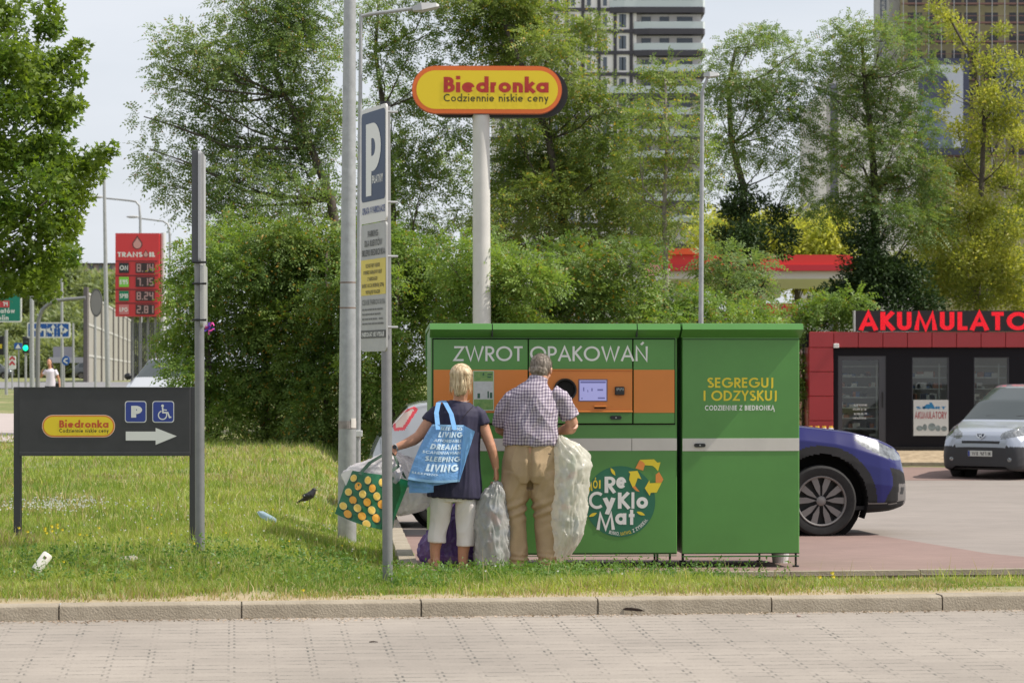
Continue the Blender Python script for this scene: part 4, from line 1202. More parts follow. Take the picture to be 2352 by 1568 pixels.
def plaid_mat():
    m = mat('checked_cotton', (0.5, 0.45, 0.5), 0.85)
    nt = m.node_tree; N = nt.nodes; Lk = nt.links; b_ = N['Principled BSDF']
    tc = N.new('ShaderNodeTexCoord'); sp = N.new('ShaderNodeSeparateXYZ'); Lk.new(tc.outputs['Object'], sp.inputs[0])
    def band(src, period, duty, off=0.0):
        a = N.new('ShaderNodeMath'); a.operation = 'MULTIPLY_ADD'; a.inputs[1].default_value = 1/period; a.inputs[2].default_value = off; Lk.new(src, a.inputs[0])
        f = N.new('ShaderNodeMath'); f.operation = 'FRACT'; Lk.new(a.outputs[0], f.inputs[0])
        g_ = N.new('ShaderNodeMath'); g_.operation = 'LESS_THAN'; g_.inputs[1].default_value = duty; Lk.new(f.outputs[0], g_.inputs[0])
        return g_.outputs[0]
    # slight waviness following the cloth
    nz = N.new('ShaderNodeTexNoise'); nz.inputs['Scale'].default_value = 5; Lk.new(tc.outputs['Object'], nz.inputs['Vector'])
    ax = N.new('ShaderNodeMath'); ax.operation = 'MULTIPLY_ADD'; ax.inputs[1].default_value = 0.05; Lk.new(nz.outputs['Fac'], ax.inputs[0]); Lk.new(sp.outputs['X'], ax.inputs[2])
    az = N.new('ShaderNodeMath'); az.operation = 'MULTIPLY_ADD'; az.inputs[1].default_value = 0.05; Lk.new(nz.outputs['Fac'], az.inputs[0]); Lk.new(sp.outputs['Z'], az.inputs[2])
    v1 = band(ax.outputs[0], 0.0215, 0.46); h1 = band(az.outputs[0], 0.0235, 0.34)
    v2 = band(ax.outputs[0], 0.0215, 0.14, 0.30); 
    s = N.new('ShaderNodeMath'); s.operation = 'ADD'; Lk.new(v1, s.inputs[0]); Lk.new(h1, s.inputs[1])
    s2 = N.new('ShaderNodeMath'); s2.operation = 'MULTIPLY'; s2.inputs[1].default_value = 0.5; Lk.new(s.outputs[0], s2.inputs[0])
    rp = N.new('ShaderNodeValToRGB'); cr = rp.color_ramp; cr.interpolation = 'CONSTANT'
    cr.elements[0].position = 0.0; cr.elements[0].color = (0.54, 0.49, 0.56, 1)
    cr.elements[1].position = 0.25; cr.elements[1].color = (0.25, 0.205, 0.27, 1)
    q = cr.elements.new(0.75); q.color = (0.085, 0.068, 0.12, 1)
    Lk.new(s2.outputs[0], rp.inputs['Fac'])
    mx = N.new('ShaderNodeMixRGB'); mx.inputs['Color2'].default_value = (0.22, 0.13, 0.15, 1)
    f2 = N.new('ShaderNodeMath'); f2.operation = 'MULTIPLY'; f2.inputs[1].default_value = 0.5; Lk.new(v2, f2.inputs[0]); Lk.new(f2.outputs[0], mx.inputs['Fac'])
    Lk.new(rp.outputs['Color'], mx.inputs['Color1']); Lk.new(mx.outputs['Color'], b_.inputs['Base Color'])
    return m
b = MB()
b.tube([M(1220, 1022), M(1220, 1000), M(1221, 970), M(1223, 935), M(1227, 908, -.005), M(1230, 893, -.01), M(1233, 880, -.012), M(1235, 870, -.008)],
       [.212, .208, .200, .194, .176, .132, .086, .066], 36, ry=[.155, .165, .165, .150, .130, .115, .088, .066])
b.tube([M(1198, 902, -.005), M(1175, 915, .0), M(1160, 941, .03), M(1153, 966, .06), M(1151, 977, .07)], [.058, .064, .063, .063, .066], 18)
b.tube([M(1268, 899, -.005), M(1288, 914, .0), M(1299, 935, .02), M(1307, 952, .035), M(1309, 957, .04)], [.058, .065, .064, .063, .065], 18)
# collar band
b.tube([M(1235, 876, -.012), M(1237, 866, -.006)], [.072, .070], 24)
sf = folds(3, 0.015, 8, 2.0, 6.0, 0.6)
mesh_obj('shirt', organic(b, 0.0065, 2, fold=lambda co, n: sf(co, n)*min(1, max(.15, (1.45-co.z)/.12))), plaid_mat(), man)
b = MB()
b.tube([M(1222, 1010), M(1221, 1030), M(1219, 1060), M(1217, 1092), M(1217, 1108)], [.190, .196, .215, .218, .20], 36, ry=[.140, .145, .165, .160, .14])
b.tube([M(1187, 1085), M(1181, 1130), M(1180, 1165), M(1182, 1200), M(1184, 1250, -.01), M(1185, 1290, -.015), M(1185, 1304, -.01)], [.115, .118, .105, .088, .086, .083, .088], 22, ry=[.14, .125, .11, .10, .095, .09, .09])
b.tube([M(1247, 1085), M(1252, 1130), M(1254, 1165), M(1254, 1200), M(1256, 1250, -.01), M(1258, 1290, -.015), M(1258, 1304, -.01)], [.115, .112, .105, .092, .082, .076, .082], 22, ry=[.14, .125, .11, .10, .095, .09, .09])
tf = folds(8, 0.013, 5, 2.2, 3.0, 0.6)
def tfold(co, n):
    lowz = math.exp(-((co.z-0.08)/0.07)**2)*0.012*math.sin(co.z*150 + co.x*14)
    knee = math.exp(-((co.z-0.50)/0.07)**2)*0.011*math.sin(co.z*85 - co.x*34)
    seam = -0.030*math.exp(-((co.x - M(1217, 0).x)/0.018)**2)*(1 if 0.66 < co.z < 0.98 else 0)*(1 if n.y < 0 else 0)
    return tf(co, n) + lowz + knee + seam
mesh_obj('trousers', organic(b, 0.007, 3, fold=tfold), mat('beige_cotton', (0.40, 0.285, 0.17), 0.85, var=0.10, vscale=6, bump=0.15, bscale=150), man)
b = MB(); b.tube([M(1222, 1011.5), M(1222, 1017)], [.196, .197], 36, ry=[.146, .147]); b.build('belt', mat('dark_belt', (0.03, 0.02, 0.018), 0.5), man, world=True, smooth=40)
b = MB()
p = M(1258, 1040, -.166); b.cbox((p.x, p.y-.004, p.z-.003), (p.x+.02, p.y+.004, p.z+.003), .001); b.build('pocket_label', BLACK, man, world=True)
for u, yw in ((1186, -0.12), (1258, 0.15)):
    b = MB(); foot(b, M(u, 1309.5, -.012), yw, 0.285, 0.048)
    me = organic(b, 0.006, 3)
    for v_ in me.vertices: v_.co.z = max(v_.co.z, gm + 0.004)
    mesh_obj('shoe', me, mat('dark_leather', (0.035, 0.026, 0.022), 0.45), man)

# ------------------------------------------------------------------ the woman
DW = 18.05
def Wm(u, v, dy=0.0): return Vector(((u-CU)/F*DW, DW + dy, ZC - (v-HV)/F*DW))
gw = lot_z(DW)
wo = thing('person', 'blonde woman in navy tunic and white cropped trousers, carrying bags', 'person', (Wm(1040, 1290).x, DW, gw))
WT = Matrix.Rotation(rad(-10), 3, 'Z') @ Matrix.Rotation(rad(-6), 3, 'X')
wc = Wm(1060, 872, 0.0)
b = MB()
head_shapes(b, wc, WT, 0.97)
b.tube([Wm(1056, 935), Wm(1057, 918), Wm(1059, 895)], [.062, .052, .054], 16)
b.tube([Wm(1042, 1150), Wm(1045, 1080), Wm(1048, 1020), Wm(1050, 965), Wm(1053, 938), Wm(1056, 922)], [.15, .145, .135, .135, .125, .07], 22, ry=[.115, .115, .11, .11, .09, .06])
b.tube([Wm(1020, 940), Wm(1000, 951), Wm(985, 972, -.02), Wm(963, 1001, -.04)], [.050, .053, .050, .041], 14)
b.tube([Wm(963, 1001, -.04), Wm(950, 1010, -.05), Wm(930, 1019, -.07), Wm(907, 1028, -.09)], [.041, .042, .034, .025], 14)
b.tube([Wm(1088, 942), Wm(1101, 958), Wm(1112, 985, .0), Wm(1126, 1021, -.02)], [.050, .050, .046, .038], 14)
b.tube([Wm(1126, 1021, -.02), Wm(1131, 1035, -.02), Wm(1136, 1057, -.01), Wm(1139, 1077, .0)], [.039, .038, .032, .024], 14)
hand(b, Wm(907, 1028, -.09), (-0.45, -0.15, -0.9), (0.25, 0.9, -0.2), (-0.8, 0.2, -0.2), L=.165, curl=1.15, s=.92)
hand(b, Wm(1139, 1077, .0), (0.08, 0.1, -1), (-0.95, 0.2, 0), (0.1, 1, 0), L=.165, curl=0.7, s=.92)
b.tube([Wm(1016, 1150), Wm(1008, 1200), Wm(1002, 1240), Wm(999, 1262), Wm(1000, 1285)], [.075, .062, .050, .040, .036], 14)
b.tube([Wm(1070, 1150), Wm(1069, 1200), Wm(1067, 1240), Wm(1064, 1268), Wm(1063, 1292)], [.075, .062, .052, .042, .036], 14)
foot(b, Wm(1000, 1291, .02), -0.25, .23, .036); foot(b, Wm(1064, 1300, .0), 0.2, .23, .036)
me = organic(b, 0.005, 3)
mesh_obj('body', me, SKIN_W, wo)
for q in (-1, 1):
    b = MB(); b.ell(Vector(wc) + WT @ Vector((q*0.030, 0.075, 0.002)), (0.011, 0.008, 0.008), 10, 8); b.build('eye', EYE, wo, world=True, smooth=180)
hb = MB()
Pw = lambda x, y, z: Vector(wc) + WT @ Vector((x, y, z))
hb.ell(Pw(0, -0.014, 0.030), (0.084, 0.098, 0.088), 24, 16, WT)
hb.ell(Pw(0.0, -0.034, -0.025), (0.074, 0.075, 0.075), 24, 16, WT)
hb.ell(Pw(-0.012, -0.050, -0.085), (0.036, 0.036, 0.046), 18, 12, WT)
hb.ell(Pw(0.022, -0.045, -0.078), (0.030, 0.034, 0.042), 18, 12, WT)
def hfold(co, n):
    q = co - Vector(wc)
    a = math.atan2(q.x, -q.y)
    return 0.0055*mnoise.noise(Vector((a*7, q.z*5, 0))) + 0.003*mnoise.noise(Vector((a*22, q.z*9, 3)))
mesh_obj('hair', organic(hb, 0.005, 4, fold=hfold), hair_mat('blonde_hair', (0.36, 0.24, 0.13), (0.78, 0.63, 0.42), 60, (1, 1, 0.16)), wo)
# loose strands at the nape
V = []; Q = []; r_ = random.Random(9)
for i in range(420):
    a = r_.uniform(-1.9, 1.9); z0_ = r_.uniform(-0.02, 0.09); L = r_.uniform(.03, .065)
    rx_, ry_ = .086, .100
    p = Pw(math.sin(a)*rx_, -0.016 - math.cos(a)*ry_*0.95, z0_ - 0.05)
    d = (WT @ Vector((-math.sin(a)*0.20 + r_.gauss(0, .10), math.cos(a)*0.2, -1))).normalized()
    nrm = (WT @ Vector((math.sin(a), -math.cos(a), 0.1))).normalized(); sd = d.cross(nrm).normalized()*0.0016
    k = len(V); V += [p - sd, p + sd, p + d*L*.6 + nrm*.003 + sd, p + d*L*.6 + nrm*.003 - sd, p + d*L + sd*.2, p + d*L - sd*.2]; Q += [(k, k+1, k+2, k+3), (k+3, k+2, k+4, k+5)]
hs = MB(); hs.add(V, Q); hs.build('hair_strands', MATS['blonde_hair'], wo, world=True)
# long strands combed down from the crown
V = []; Q = []
for i in range(1700):
    a = r_.uniform(-PI, PI)
    if abs(a) > 2.1: continue
    t0 = r_.uniform(.08, 1.2); t1 = min(1.85, t0 + r_.uniform(.5, .9)); wob = r_.gauss(0, .07); ww = r_.uniform(.0009, .0018); lift = r_.uniform(1.0, 1.035)
    prev = None
    for k_ in range(6):
        t = t0 + (t1-t0)*k_/5; aa = a + wob*k_/5
        sx_ = .087*lift if t < 1.5 else (.087 - .03*(t-1.5)/.45)*lift
        p = Pw(math.sin(aa)*math.sin(min(t, 1.57))*sx_, -.016 - math.cos(aa)*math.sin(min(t, 1.57))*.101*lift + (.012*(t-1.57)/.4 if t > 1.57 else 0), .030 + .090*lift*math.cos(min(t, 1.57)) - (.20*(t-1.57) if t > 1.57 else 0))
        sd = (WT @ Vector((math.cos(aa), math.sin(aa), 0)))*ww
        k = len(V); V += [p - sd, p + sd]
        if prev is not None: Q.append((prev, prev+1, k+1, k))
        prev = k
hs = MB(); hs.add(V, Q); hs.build('hair_strands', MATS['blonde_hair'], wo, world=True)
# tunic
b = MB()
b.tube([Wm(1044, 1142), Wm(1045, 1120), Wm(1046, 1085), Wm(1047, 1050), Wm(1049, 1015), Wm(1051, 980), Wm(1053, 952), Wm(1055, 938), Wm(1056, 928), Wm(1057, 921)],
       [.204, .200, .188, .178, .172, .176, .178, .160, .110, .075], 36, ry=[.155, .155, .15, .14, .135, .135, .125, .105, .085, .066])
b.tube([Wm(1022, 942), Wm(1003, 950), Wm(992, 962, -.01), Wm(987, 970, -.015)], [.055, .064, .066, .066], 18)
b.tube([Wm(1086, 944), Wm(1100, 955), Wm(1106, 968), Wm(1108, 975)], [.055, .062, .062, .062], 18)
wf = folds(5, 0.011, 11, 0.9, 0.6, 0.5)
mesh_obj('tunic', organic(b, 0.0065, 2, fold=lambda co, n: wf(co, n)*min(1, max(.1, (1.33-co.z)/.2))), mat('navy_jersey', (0.020, 0.017, 0.048), 0.75, var=0.2, vscale=8, bump=0.1, bscale=200), wo)
b = MB()
b.tube([Wm(1043, 1110), Wm(1042, 1150)], [.165, .16], 26, ry=[.13, .12])
b.tube([Wm(1018, 1130), Wm(1014, 1160), Wm(1009, 1200), Wm(1004, 1228), Wm(1003, 1244)], [.086, .083, .071, .065, .066], 20, ry=[.11, .10, .08, .074, .074])
b.tube([Wm(1069, 1130), Wm(1070, 1160), Wm(1070, 1200), Wm(1069, 1235), Wm(1069, 1253)], [.086, .080, .071, .065, .064], 20, ry=[.11, .10, .08, .074, .074])
pf = folds(12, 0.007, 6, 3, 2, 0.7)
mesh_obj('trousers', organic(b, 0.006, 3, fold=pf), mat('white_cotton', (0.72, 0.67, 0.66), 0.8, var=0.05, bump=0.1, bscale=150), wo)
for p, yw in ((Wm(1000, 1300, .02), -0.25), (Wm(1064, 1308, .0), 0.2)):
    b = MB(); f = Vector((math.sin(yw), math.cos(yw), 0)); b.tube([p - f*.06 + Vector((0,0,-.008)), p + f*.05 + Vector((0,0,-.008)), p + f*.17 + Vector((0,0,-.008))], [.034, .04, .038], 16, ry=[.012]*3)
    b.build('sandal', mat('tan_sandal', (0.30, 0.20, 0.12), 0.6), wo, world=True, smooth=40)
# watch, necklace, thin bag strap
b = MB(); c = Wm(911, 1026.5, -.088); ax = (Wm(930, 1019, -.07) - Wm(907, 1028, -.09)).normalized()
b.tube([c - ax*.006, c + ax*.006], .031, 20); b.build('watch_band', STEEL, wo, world=True, smooth=40)
b = MB(); b.cyl(c + Vector((-0.008, -.030, .004)), .016, (-0.2, -1, .2), .008, 18); b.build('watch', BLACK, wo, world=True, smooth=40)
b = MB()
pts = [Wm(1057, 921, 0) + Vector((math.cos(t)*.068, math.sin(t)*.060, 0.012*math.sin(t)+.006)) for t in np.linspace(PI, 2*PI, 16)]
b.tube(pts, .0022, 6); b.build('necklace', mat('silver', (0.55, 0.52, 0.48), 0.3, metal=0.8), wo, world=True)
b = MB()
pts = [Wm(1083, 933, .02), Wm(1086, 934, -.06), Wm(1074, 946, -.135), Wm(1055, 968, -.165), Wm(1035, 990, -.165)]
for i in range(len(pts)-1):
    a, c = pts[i], pts[i+1]; n_ = Vector((0.5, 0, 0.85))*.011
    b.add([a-n_*.8, a+n_*.8, c+n_*.8, c-n_*.8], [(0,1,2,3)])
b.build('shoulder_strap', mat('brown_strap', (0.05, 0.035, 0.035), 0.6), wo, world=True)

# ================================================================== BAGS
def bag_mat(name, col, tr=0.35, rough=0.35, var=0.06, bump=0.5, bs=14, inner=None):
    if name in MATS: return MATS[name]
    m = mat(name, col, rough, var=var, vscale=9, bump=bump, bscale=bs)
    nt = m.node_tree; N = nt.nodes; b_ = N['Principled BSDF']; out = N['Material Output']
    t = N.new('ShaderNodeBsdfTranslucent'); t.inputs['Color'].default_value = (*col, 1)
    ms = N.new('ShaderNodeMixShader'); ms.inputs['Fac'].default_value = tr
    nt.links.new(b_.outputs[0], ms.inputs[1]); nt.links.new(t.outputs[0], ms.inputs[2]); tp_ = N.new('ShaderNodeBsdfTransparent'); m2_ = N.new('ShaderNodeMixShader'); m2_.inputs['Fac'].default_value = 0.20 if 'film' in name else 0.0
    nt.links.new(ms.outputs[0], m2_.inputs[1]); nt.links.new(tp_.outputs[0], m2_.inputs[2]); nt.links.new(m2_.outputs[0], out.inputs['Surface'])
    return m
def rdg(n):
    r_ = max(0, 1 - 2.6*abs(n)); return r_**1.8*1.6 - .5
def sack(name, label, rings, D, m, seed, amp=0.02, fine=0.010, seg=96, nr=70, radial=1.0, cat='bag', knot=None):
    """rings: (u, v, half width px, half depth m, dy)"""
    n = len(rings)
    def at(t):
        k = min(n-2, int(t*(n-1))); f = t*(n-1)-k
        f = f*f*(3-2*f)*0.5 + f*0.5
        return [rings[k][i]*(1-f) + rings[k+1][i]*f for i in range(5)]
    vs = []; off = Vector((seed*5.1, seed*2.7, seed*9.1))
    for j in range(nr):
        t = j/(nr-1); u, v, hw, hd, dy = at(t)
        c = Vector(((u-CU)/F*D, D+dy, ZC-(v-HV)/F*D)); hw = hw/F*D
        for i in range(seg):
            a = 2*PI*i/seg
            p = c + Vector((math.cos(a)*hw, math.sin(a)*hd, 0))
            q = Vector((math.cos(a)*1.6, math.sin(a)*1.6, p.z*3.0)) + off
            w1 = 1 - 2*abs(mnoise.noise(q*1.3)); w2 = rdg(mnoise.noise(Vector((math.cos(a)*3.2 + p.z*2.5, math.sin(a)*3.2, p.z*9)) + off)); w3 = rdg(mnoise.noise(Vector((math.cos(a)*6 - p.z*5, math.sin(a)*6, p.z*20)) + off*2))
            edge = min(1.0, hw/0.06)
            rr = (amp*w1*.8 + fine*w2*.62 + fine*0.38*w3)*edge
            nn = Vector((math.cos(a), math.sin(a), 0))
            vs.append(p + nn*rr + Vector((0, 0, fine*0.8*w2)))
    fs = [(j*seg+i, j*seg+(i+1) % seg, (j+1)*seg+(i+1) % seg, (j+1)*seg+i) for j in range(nr-1) for i in range(seg)]
    b0 = len(vs); c0 = sum((vs[i] for i in range(seg)), Vector())/seg; c1 = sum((vs[(nr-1)*seg+i] for i in range(seg)), Vector())/seg
    vs += [c0, c1]
    fs += [((i+1) % seg, i, b0) for i in range(seg)] + [((nr-1)*seg+i, (nr-1)*seg+(i+1) % seg, b0+1) for i in range(seg)]
    lo = min(p.z for p in vs); cx_ = sum(p.x for p in vs)/len(vs)
    b = MB(); b.add(vs, fs)
    o = b.build(name, m, origin=(cx_, D+rings[-1][4], lo), smooth=180)
    return tag(o, label, cat)
CREAM = bag_mat('cream_film', (0.80, 0.78, 0.70), 0.45, 0.16, bump=0.35, bs=18)
GREYF = bag_mat('grey_film', (0.58, 0.575, 0.56), 0.45, 0.18, var=0.18, bump=0.35, bs=18)
PURP = bag_mat('purple_film', (0.13, 0.05, 0.26), 0.2, 0.3)
WHITEF = bag_mat('white_film', (0.80, 0.76, 0.78), 0.45, 0.35)
sack('rubbish_sack', 'large cream translucent sack of bottles standing to the right of the man', [(1287,1003,2,.01,.0),(1288,1010,12,.05,.0),(1297,1024,28,.10,.0),(1307,1045,40,.15,.02),(1311,1075,43,.17,.03),(1309,1110,41,.17,.03),(1306,1150,40,.17,.03),(1304,1190,40,.165,.03),(1300,1225,35,.155,.03),(1293,1255,27,.13,.03),(1285,1280,18,.09,.03),(1278,1293,7,.04,.03),(1276,1296,2,.01,.03)], DM-0.02, CREAM, 2, 0.022, 0.018)
sack('rubbish_sack', 'grey translucent sack slumped on the ground between the woman and the man', [(1139,1106,2,.01,0),(1140,1110,9,.04,0),(1138,1122,17,.07,0),(1132,1140,25,.11,.02),(1128,1170,33,.14,.03),(1128,1205,37,.15,.03),(1130,1240,37,.16,.03),(1130,1275,37,.16,.03),(1130,1298,33,.14,.03),(1130,1308,24,.10,.03),(1130,1311,6,.03,.03)], DW-0.02, GREYF, 6, 0.018, 0.014)
sack('rubbish_sack', 'purple sack on the ground behind the woman\'s legs', [(1046,1158,2,.01,0),(1046,1163,10,.05,0),(1046,1178,24,.09,0),(1044,1200,42,.13,0),(1042,1225,58,.17,0),(1036,1250,68,.18,0),(1034,1272,72,.18,0),(1034,1288,66,.16,0),(1034,1295,20,.05,0)], DW+0.33, PURP, 11, 0.020, 0.014)
sack('plastic_bag', 'dark sack just behind the grey sack', [(1108,1240,2,.01,0),(1108,1246,18,.06,0),(1108,1262,26,.09,0),(1108,1282,28,.10,0),(1108,1298,20,.08,0),(1108,1301,4,.02,0)], DW+0.33, bag_mat('black_film', (0.02, 0.02, 0.03), 0.05, 0.3), 15, 0.01, 0.01)
sack('carrier_bag', 'big white carrier bag behind the blue shopping bag, hanging from the hand', [(908,1038,3,.01,0),(912,1046,12,.04,0),(925,1060,30,.07,0),(938,1085,44,.10,0),(945,1110,52,.12,0),(948,1135,52,.13,0),(946,1155,46,.12,0),(936,1170,34,.09,0),(922,1180,16,.05,0),(918,1183,3,.01,0)], DW+0.10, WHITEF, 21, 0.02, 0.014)
# blue woven shopping bag with lettering, on her left shoulder
DB = 17.80
def Bp(u, v, dy=0.0): return Vector(((u-CU)/F*DB, DB+dy, ZC-(v-HV)/F*DB))
BTL, BTR, BBR, BBL = Bp(996, 974, -.02), Bp(1065, 976, .0), Bp(1056, 1104, -.03), Bp(938, 1098, -.07)
def bagf(s, t, l=0.0):
    """s left->right, t bottom->top on the front face, cloth-like waves included"""
    bot = BBL.lerp(BBR, s); top = BTL.lerp(BTR, s); p = bot.lerp(top, t)
    left = math.exp(-((s)/0.25)**2)
    p = p + Vector((0.022*math.sin(PI*t)*left*-1.0 , 0, -0.014*math.sin(PI*s)*(1-t)))
    w = 0.010*mnoise.noise(Vector((s*3.2, t*4.1, 2.2))) + 0.006*mnoise.noise(Vector((s*8, t*7, 5.5)))
    return p + Vector((0, -0.05*math.sin(PI*min(1,max(0,s)))*(1-0.45*t) - w - l, 0))
BLUEB = bag_mat('blue_weave', (0.16, 0.35, 0.66), 0.15, 0.4, var=0.12, bump=0.25, bs=60)
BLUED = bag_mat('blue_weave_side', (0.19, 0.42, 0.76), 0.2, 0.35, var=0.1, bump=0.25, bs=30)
bg = thing('shopping_bag', 'light blue woven bag printed with pale words, hanging from the woman\'s shoulder', 'shopping bag', tuple(Bp(1000, 1110)))
b = MB(); b.grid(28, 28, lambda s, t: bagf(s, t))
# left bulge / back sheet and bottom
def backf(s, t):
    p = bagf(s, t); return p + Vector((-.012*(1-s), 0.17*(1 - 0.65*t), -0.05*(1-s)*(1-t)**2*1.4))
b.grid(28, 28, lambda s, t: backf(1-s, t))
b.grid(10, 28, lambda s, t: bagf(0, t).lerp(backf(0, t), 1-s))
b.grid(28, 8, lambda s, t: backf(s, 0).lerp(bagf(s, 0), t))
b.build('bag_cloth', BLUEB, bg, world=True, smooth=60)
b = MB()
SR = Bp(1091, 990, -.035); SB = Bp(1064, 1078, -.03)
def sidef(s, t):
    near = bagf(1.0, t, .0015); far = SB.lerp(SR, t) if t < .96 else SR
    p = near.lerp(far, s); p.y += -0.012*math.sin(PI*s) + 0.008*mnoise.noise(Vector((s*5, t*6, 8)))
    return p
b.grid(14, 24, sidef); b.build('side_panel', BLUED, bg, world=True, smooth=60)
b = MB(); b.grid(28, 3, lambda s, t: bagf(s, t*.045 - .01, .003)); b.grid(28, 3, lambda s, t: bagf(s, .965 + t*.035, .003)); b.build('hem', mat('bag_hem', (0.25, 0.45, 0.70), 0.5), bg, world=True, smooth=60)
# lower flap hanging at the left
b = MB()
def flap(s, t):
    top = bagf(s*.48, 0.02, -.01); return top + Vector((.004, .03 + .02*math.sin(s*6), -(1-t)*(.115 - .03*s) )) + Vector((0, .012*mnoise.noise(Vector((s*6, t*5, 1))), 0))
b.grid(18, 12, flap); b.build('lower_flap', BLUEB, bg, world=True, smooth=60)
PALE = mat('bag_print', (0.62, 0.76, 0.88), 0.5)
b = MB()
rowsT = [('SLEEPING', .28, .97, .925, .055, .20), ('LIVING', .30, .99, .80, .095, .24), ('AFFORDABLE', .24, .97, .715, .05, .20), ('DREAMS', .22, .97, .585, .095, .24), ('SCANDINAVIAN', .10, .97, .505, .05, .20), ('SLEEPING', .20, .98, .375, .085, .22), ('LIVING', .28, .96, .20, .125, .26), ('SLEEPING', .03, .55, .13, .035, .2)]
for s_, a, c, z_, h_, w_ in rowsT:
    letters(b, s_, lambda x, z, l=0: bagf(x, z, l), a, c, z_-.02, z_-.02+h_, w_, .12, .0045, .0005)
b.build('lettering', PALE, bg, world=True)
for (a0, a1, a2, a3, dy) in (((1007, 976), (1002, 948), (1006, 925), (1012, 921), -.0), ((1045, 976), (1036, 950), (1022, 926), (1017, 920), -.0)):
    b = MB(); pts = [Bp(a0[0], a0[1]+10, -.065), Bp(*a1, .045), Bp(*a2, .13), Bp(*a3, .19), Bp(a3[0]+6, a3[1]+2, .26), Bp(a3[0]+14, a3[1]+30, .38)]
    pts2 = []
    for i in range(len(pts)-1):
        for k_ in range(5): pts2.append(pts[i].lerp(pts[i+1], k_/5))
    pts2.append(pts[-1])
    vs = []
    for p in pts2: vs += [p + Vector((-.017, 0, 0)), p + Vector((.017, 0.004, 0))]
    b.add(vs, [(2*i, 2*i+1, 2*i+3, 2*i+2) for i in range(len(pts2)-1)]); b.build('handle', BLUED, bg, world=True, smooth=60)

# green bag with oranges, held in her left hand
DG = 17.82
def Gp(u, v, dy=0.0): return Vector(((u-CU)/F*DG, DG+dy, ZC-(v-HV)/F*DG))
GTL, GTR, GBR, GBL = Gp(805, 1079, -.02), Gp(884, 1090, -.04), Gp(876, 1214, -.08), Gp(770, 1178, -.04)
def gf(s, t, l=0.0):
    p = GBL.lerp(GBR, s).lerp(GTL.lerp(GTR, s), t)
    w = 0.010*mnoise.noise(Vector((s*3, t*3, 12.2))) + 0.004*mnoise.noise(Vector((s*9, t*8, 15.5)))
    edge = -0.010*math.sin(PI*s)*(1-t)
    return p + Vector((0, -0.045*math.sin(PI*min(1, max(0, s))) - w - l, edge))
gb = thing('shopping_bag', 'dark green bag printed with oranges and orange slices, held out by the woman\'s hand', 'shopping bag', tuple(Gp(840, 1215)))
GREENB = mat('green_laminate', (0.012, 0.125, 0.055), 0.3, var=0.15, vscale=6, bump=0.3, bscale=25)
b = MB(); b.grid(24, 24, lambda s, t: gf(s, t))
Gs = lambda s, t: gf(1, t).lerp(Gp(903, 1197, .10).lerp(Gp(940, 1105, .10), t), s) + Vector((0, .012*math.sin(PI*s)*2, 0))
b.grid(14, 24, Gs)
gbk = lambda s, t: gf(s, t) + Vector((.035*s, .22, 0)) + Vector((0.05*s, -.08*s, 0))
b.grid(24, 24, lambda s, t: gbk(1-s, t)); b.grid(24, 8, lambda s, t: gbk(s, 0).lerp(gf(s, 0), t)); b.grid(8, 24, lambda s, t: gbk(0, t).lerp(gf(0, t), s))
b.build('bag_cloth', GREENB, gb, world=True, smooth=50)
ORG = mat('orange_peel', (0.70, 0.27, 0.03), 0.4, var=0.25, vscale=40, var2=(0.78, 0.42, 0.05))
ORS = mat('orange_slice', (0.80, 0.52, 0.10), 0.45, var=0.12, vscale=60)
ORR = mat('slice_rim', (0.80, 0.62, 0.22), 0.5)
PRD = mat('printed_dark', (0.006, 0.055, 0.025), 0.4)
b1 = MB(); b2 = MB(); b3 = MB(); b4 = MB()
def q2st(zx, zy):
    u = (820 + zx/2.702)/1.0884; v = (860 + zy/2.702)/1.0884
    # invert the bilinear patch numerically
    s = t = .5
    for _ in range(25):
        p = gf(s, t); uu = CU + p.x/p.y*F; vv = HV - (p.z-ZC)/p.y*F
        s += (u-uu)/105.0; t -= (vv-v)/ -105.0 if False else (v-vv)/105.0
    return s, t
for i in range(-3, 6):
    for j in range(-3, 6):
        for kk in (0, 1):
            zx = 173 + (i + .5*kk)*96 - (j + .5*kk)*35; zy = 903 + (i+.5*kk)*14.5 + (j+.5*kk)*94
            s, t = q2st(zx, zy)
            if not (0.02 < s < .985 and .01 < t < .97): continue
            rr = 25.5/2.702/1.0884
            rs, rt = rr/98.0, rr/112.0
            whole = kk == 1
            def od(mb, f, l, ds=0, dt=0):
                mb.add([gf(min(.999, max(0, s+ds+rs*f*math.cos(-2*PI*k/20))), min(.999, max(0, t+dt+rt*f*math.sin(-2*PI*k/20))), l) for k in range(20)], [tuple(range(20))[::-1]])
            od(b4, 1.02, .0015, .03, -.03)
            if whole: od(b1, 1.0, .003)
            else: od(b2, 1.0, .003); od(b3, .8, .0045)
b4.build('printed_dots', PRD, gb, world=True); b1.build('printed_oranges', ORG, gb, world=True); b2.build('printed_slices', ORR, gb, world=True); b3.build('printed_slices', ORS, gb, world=True)
for du in (0, 1):
    b = MB(); pts = [gf(.30 if du == 0 else .30, .95, .01 if du == 0 else -.2), Gp(850, 1062, -.02 + .1*du), Gp(880, 1044, -.0 + .05*du), Gp(897, 1037, .05), Gp(905, 1046, .05), Gp(915, 1070, .0 + .1*du), gf(.95, .95, .01) if du == 0 else Gp(930, 1100, .1)]
    vs = []
    for p in pts: vs += [p + Vector((-.012, 0, .006)), p + Vector((.012, .003, -.006))]
    b.add(vs, [(2*i, 2*i+1, 2*i+3, 2*i+2) for i in range(len(pts)-1)]); b.build('handle', mat('dark_green_strap', (0.01, 0.045, 0.025), 0.5), gb, world=True, smooth=60)
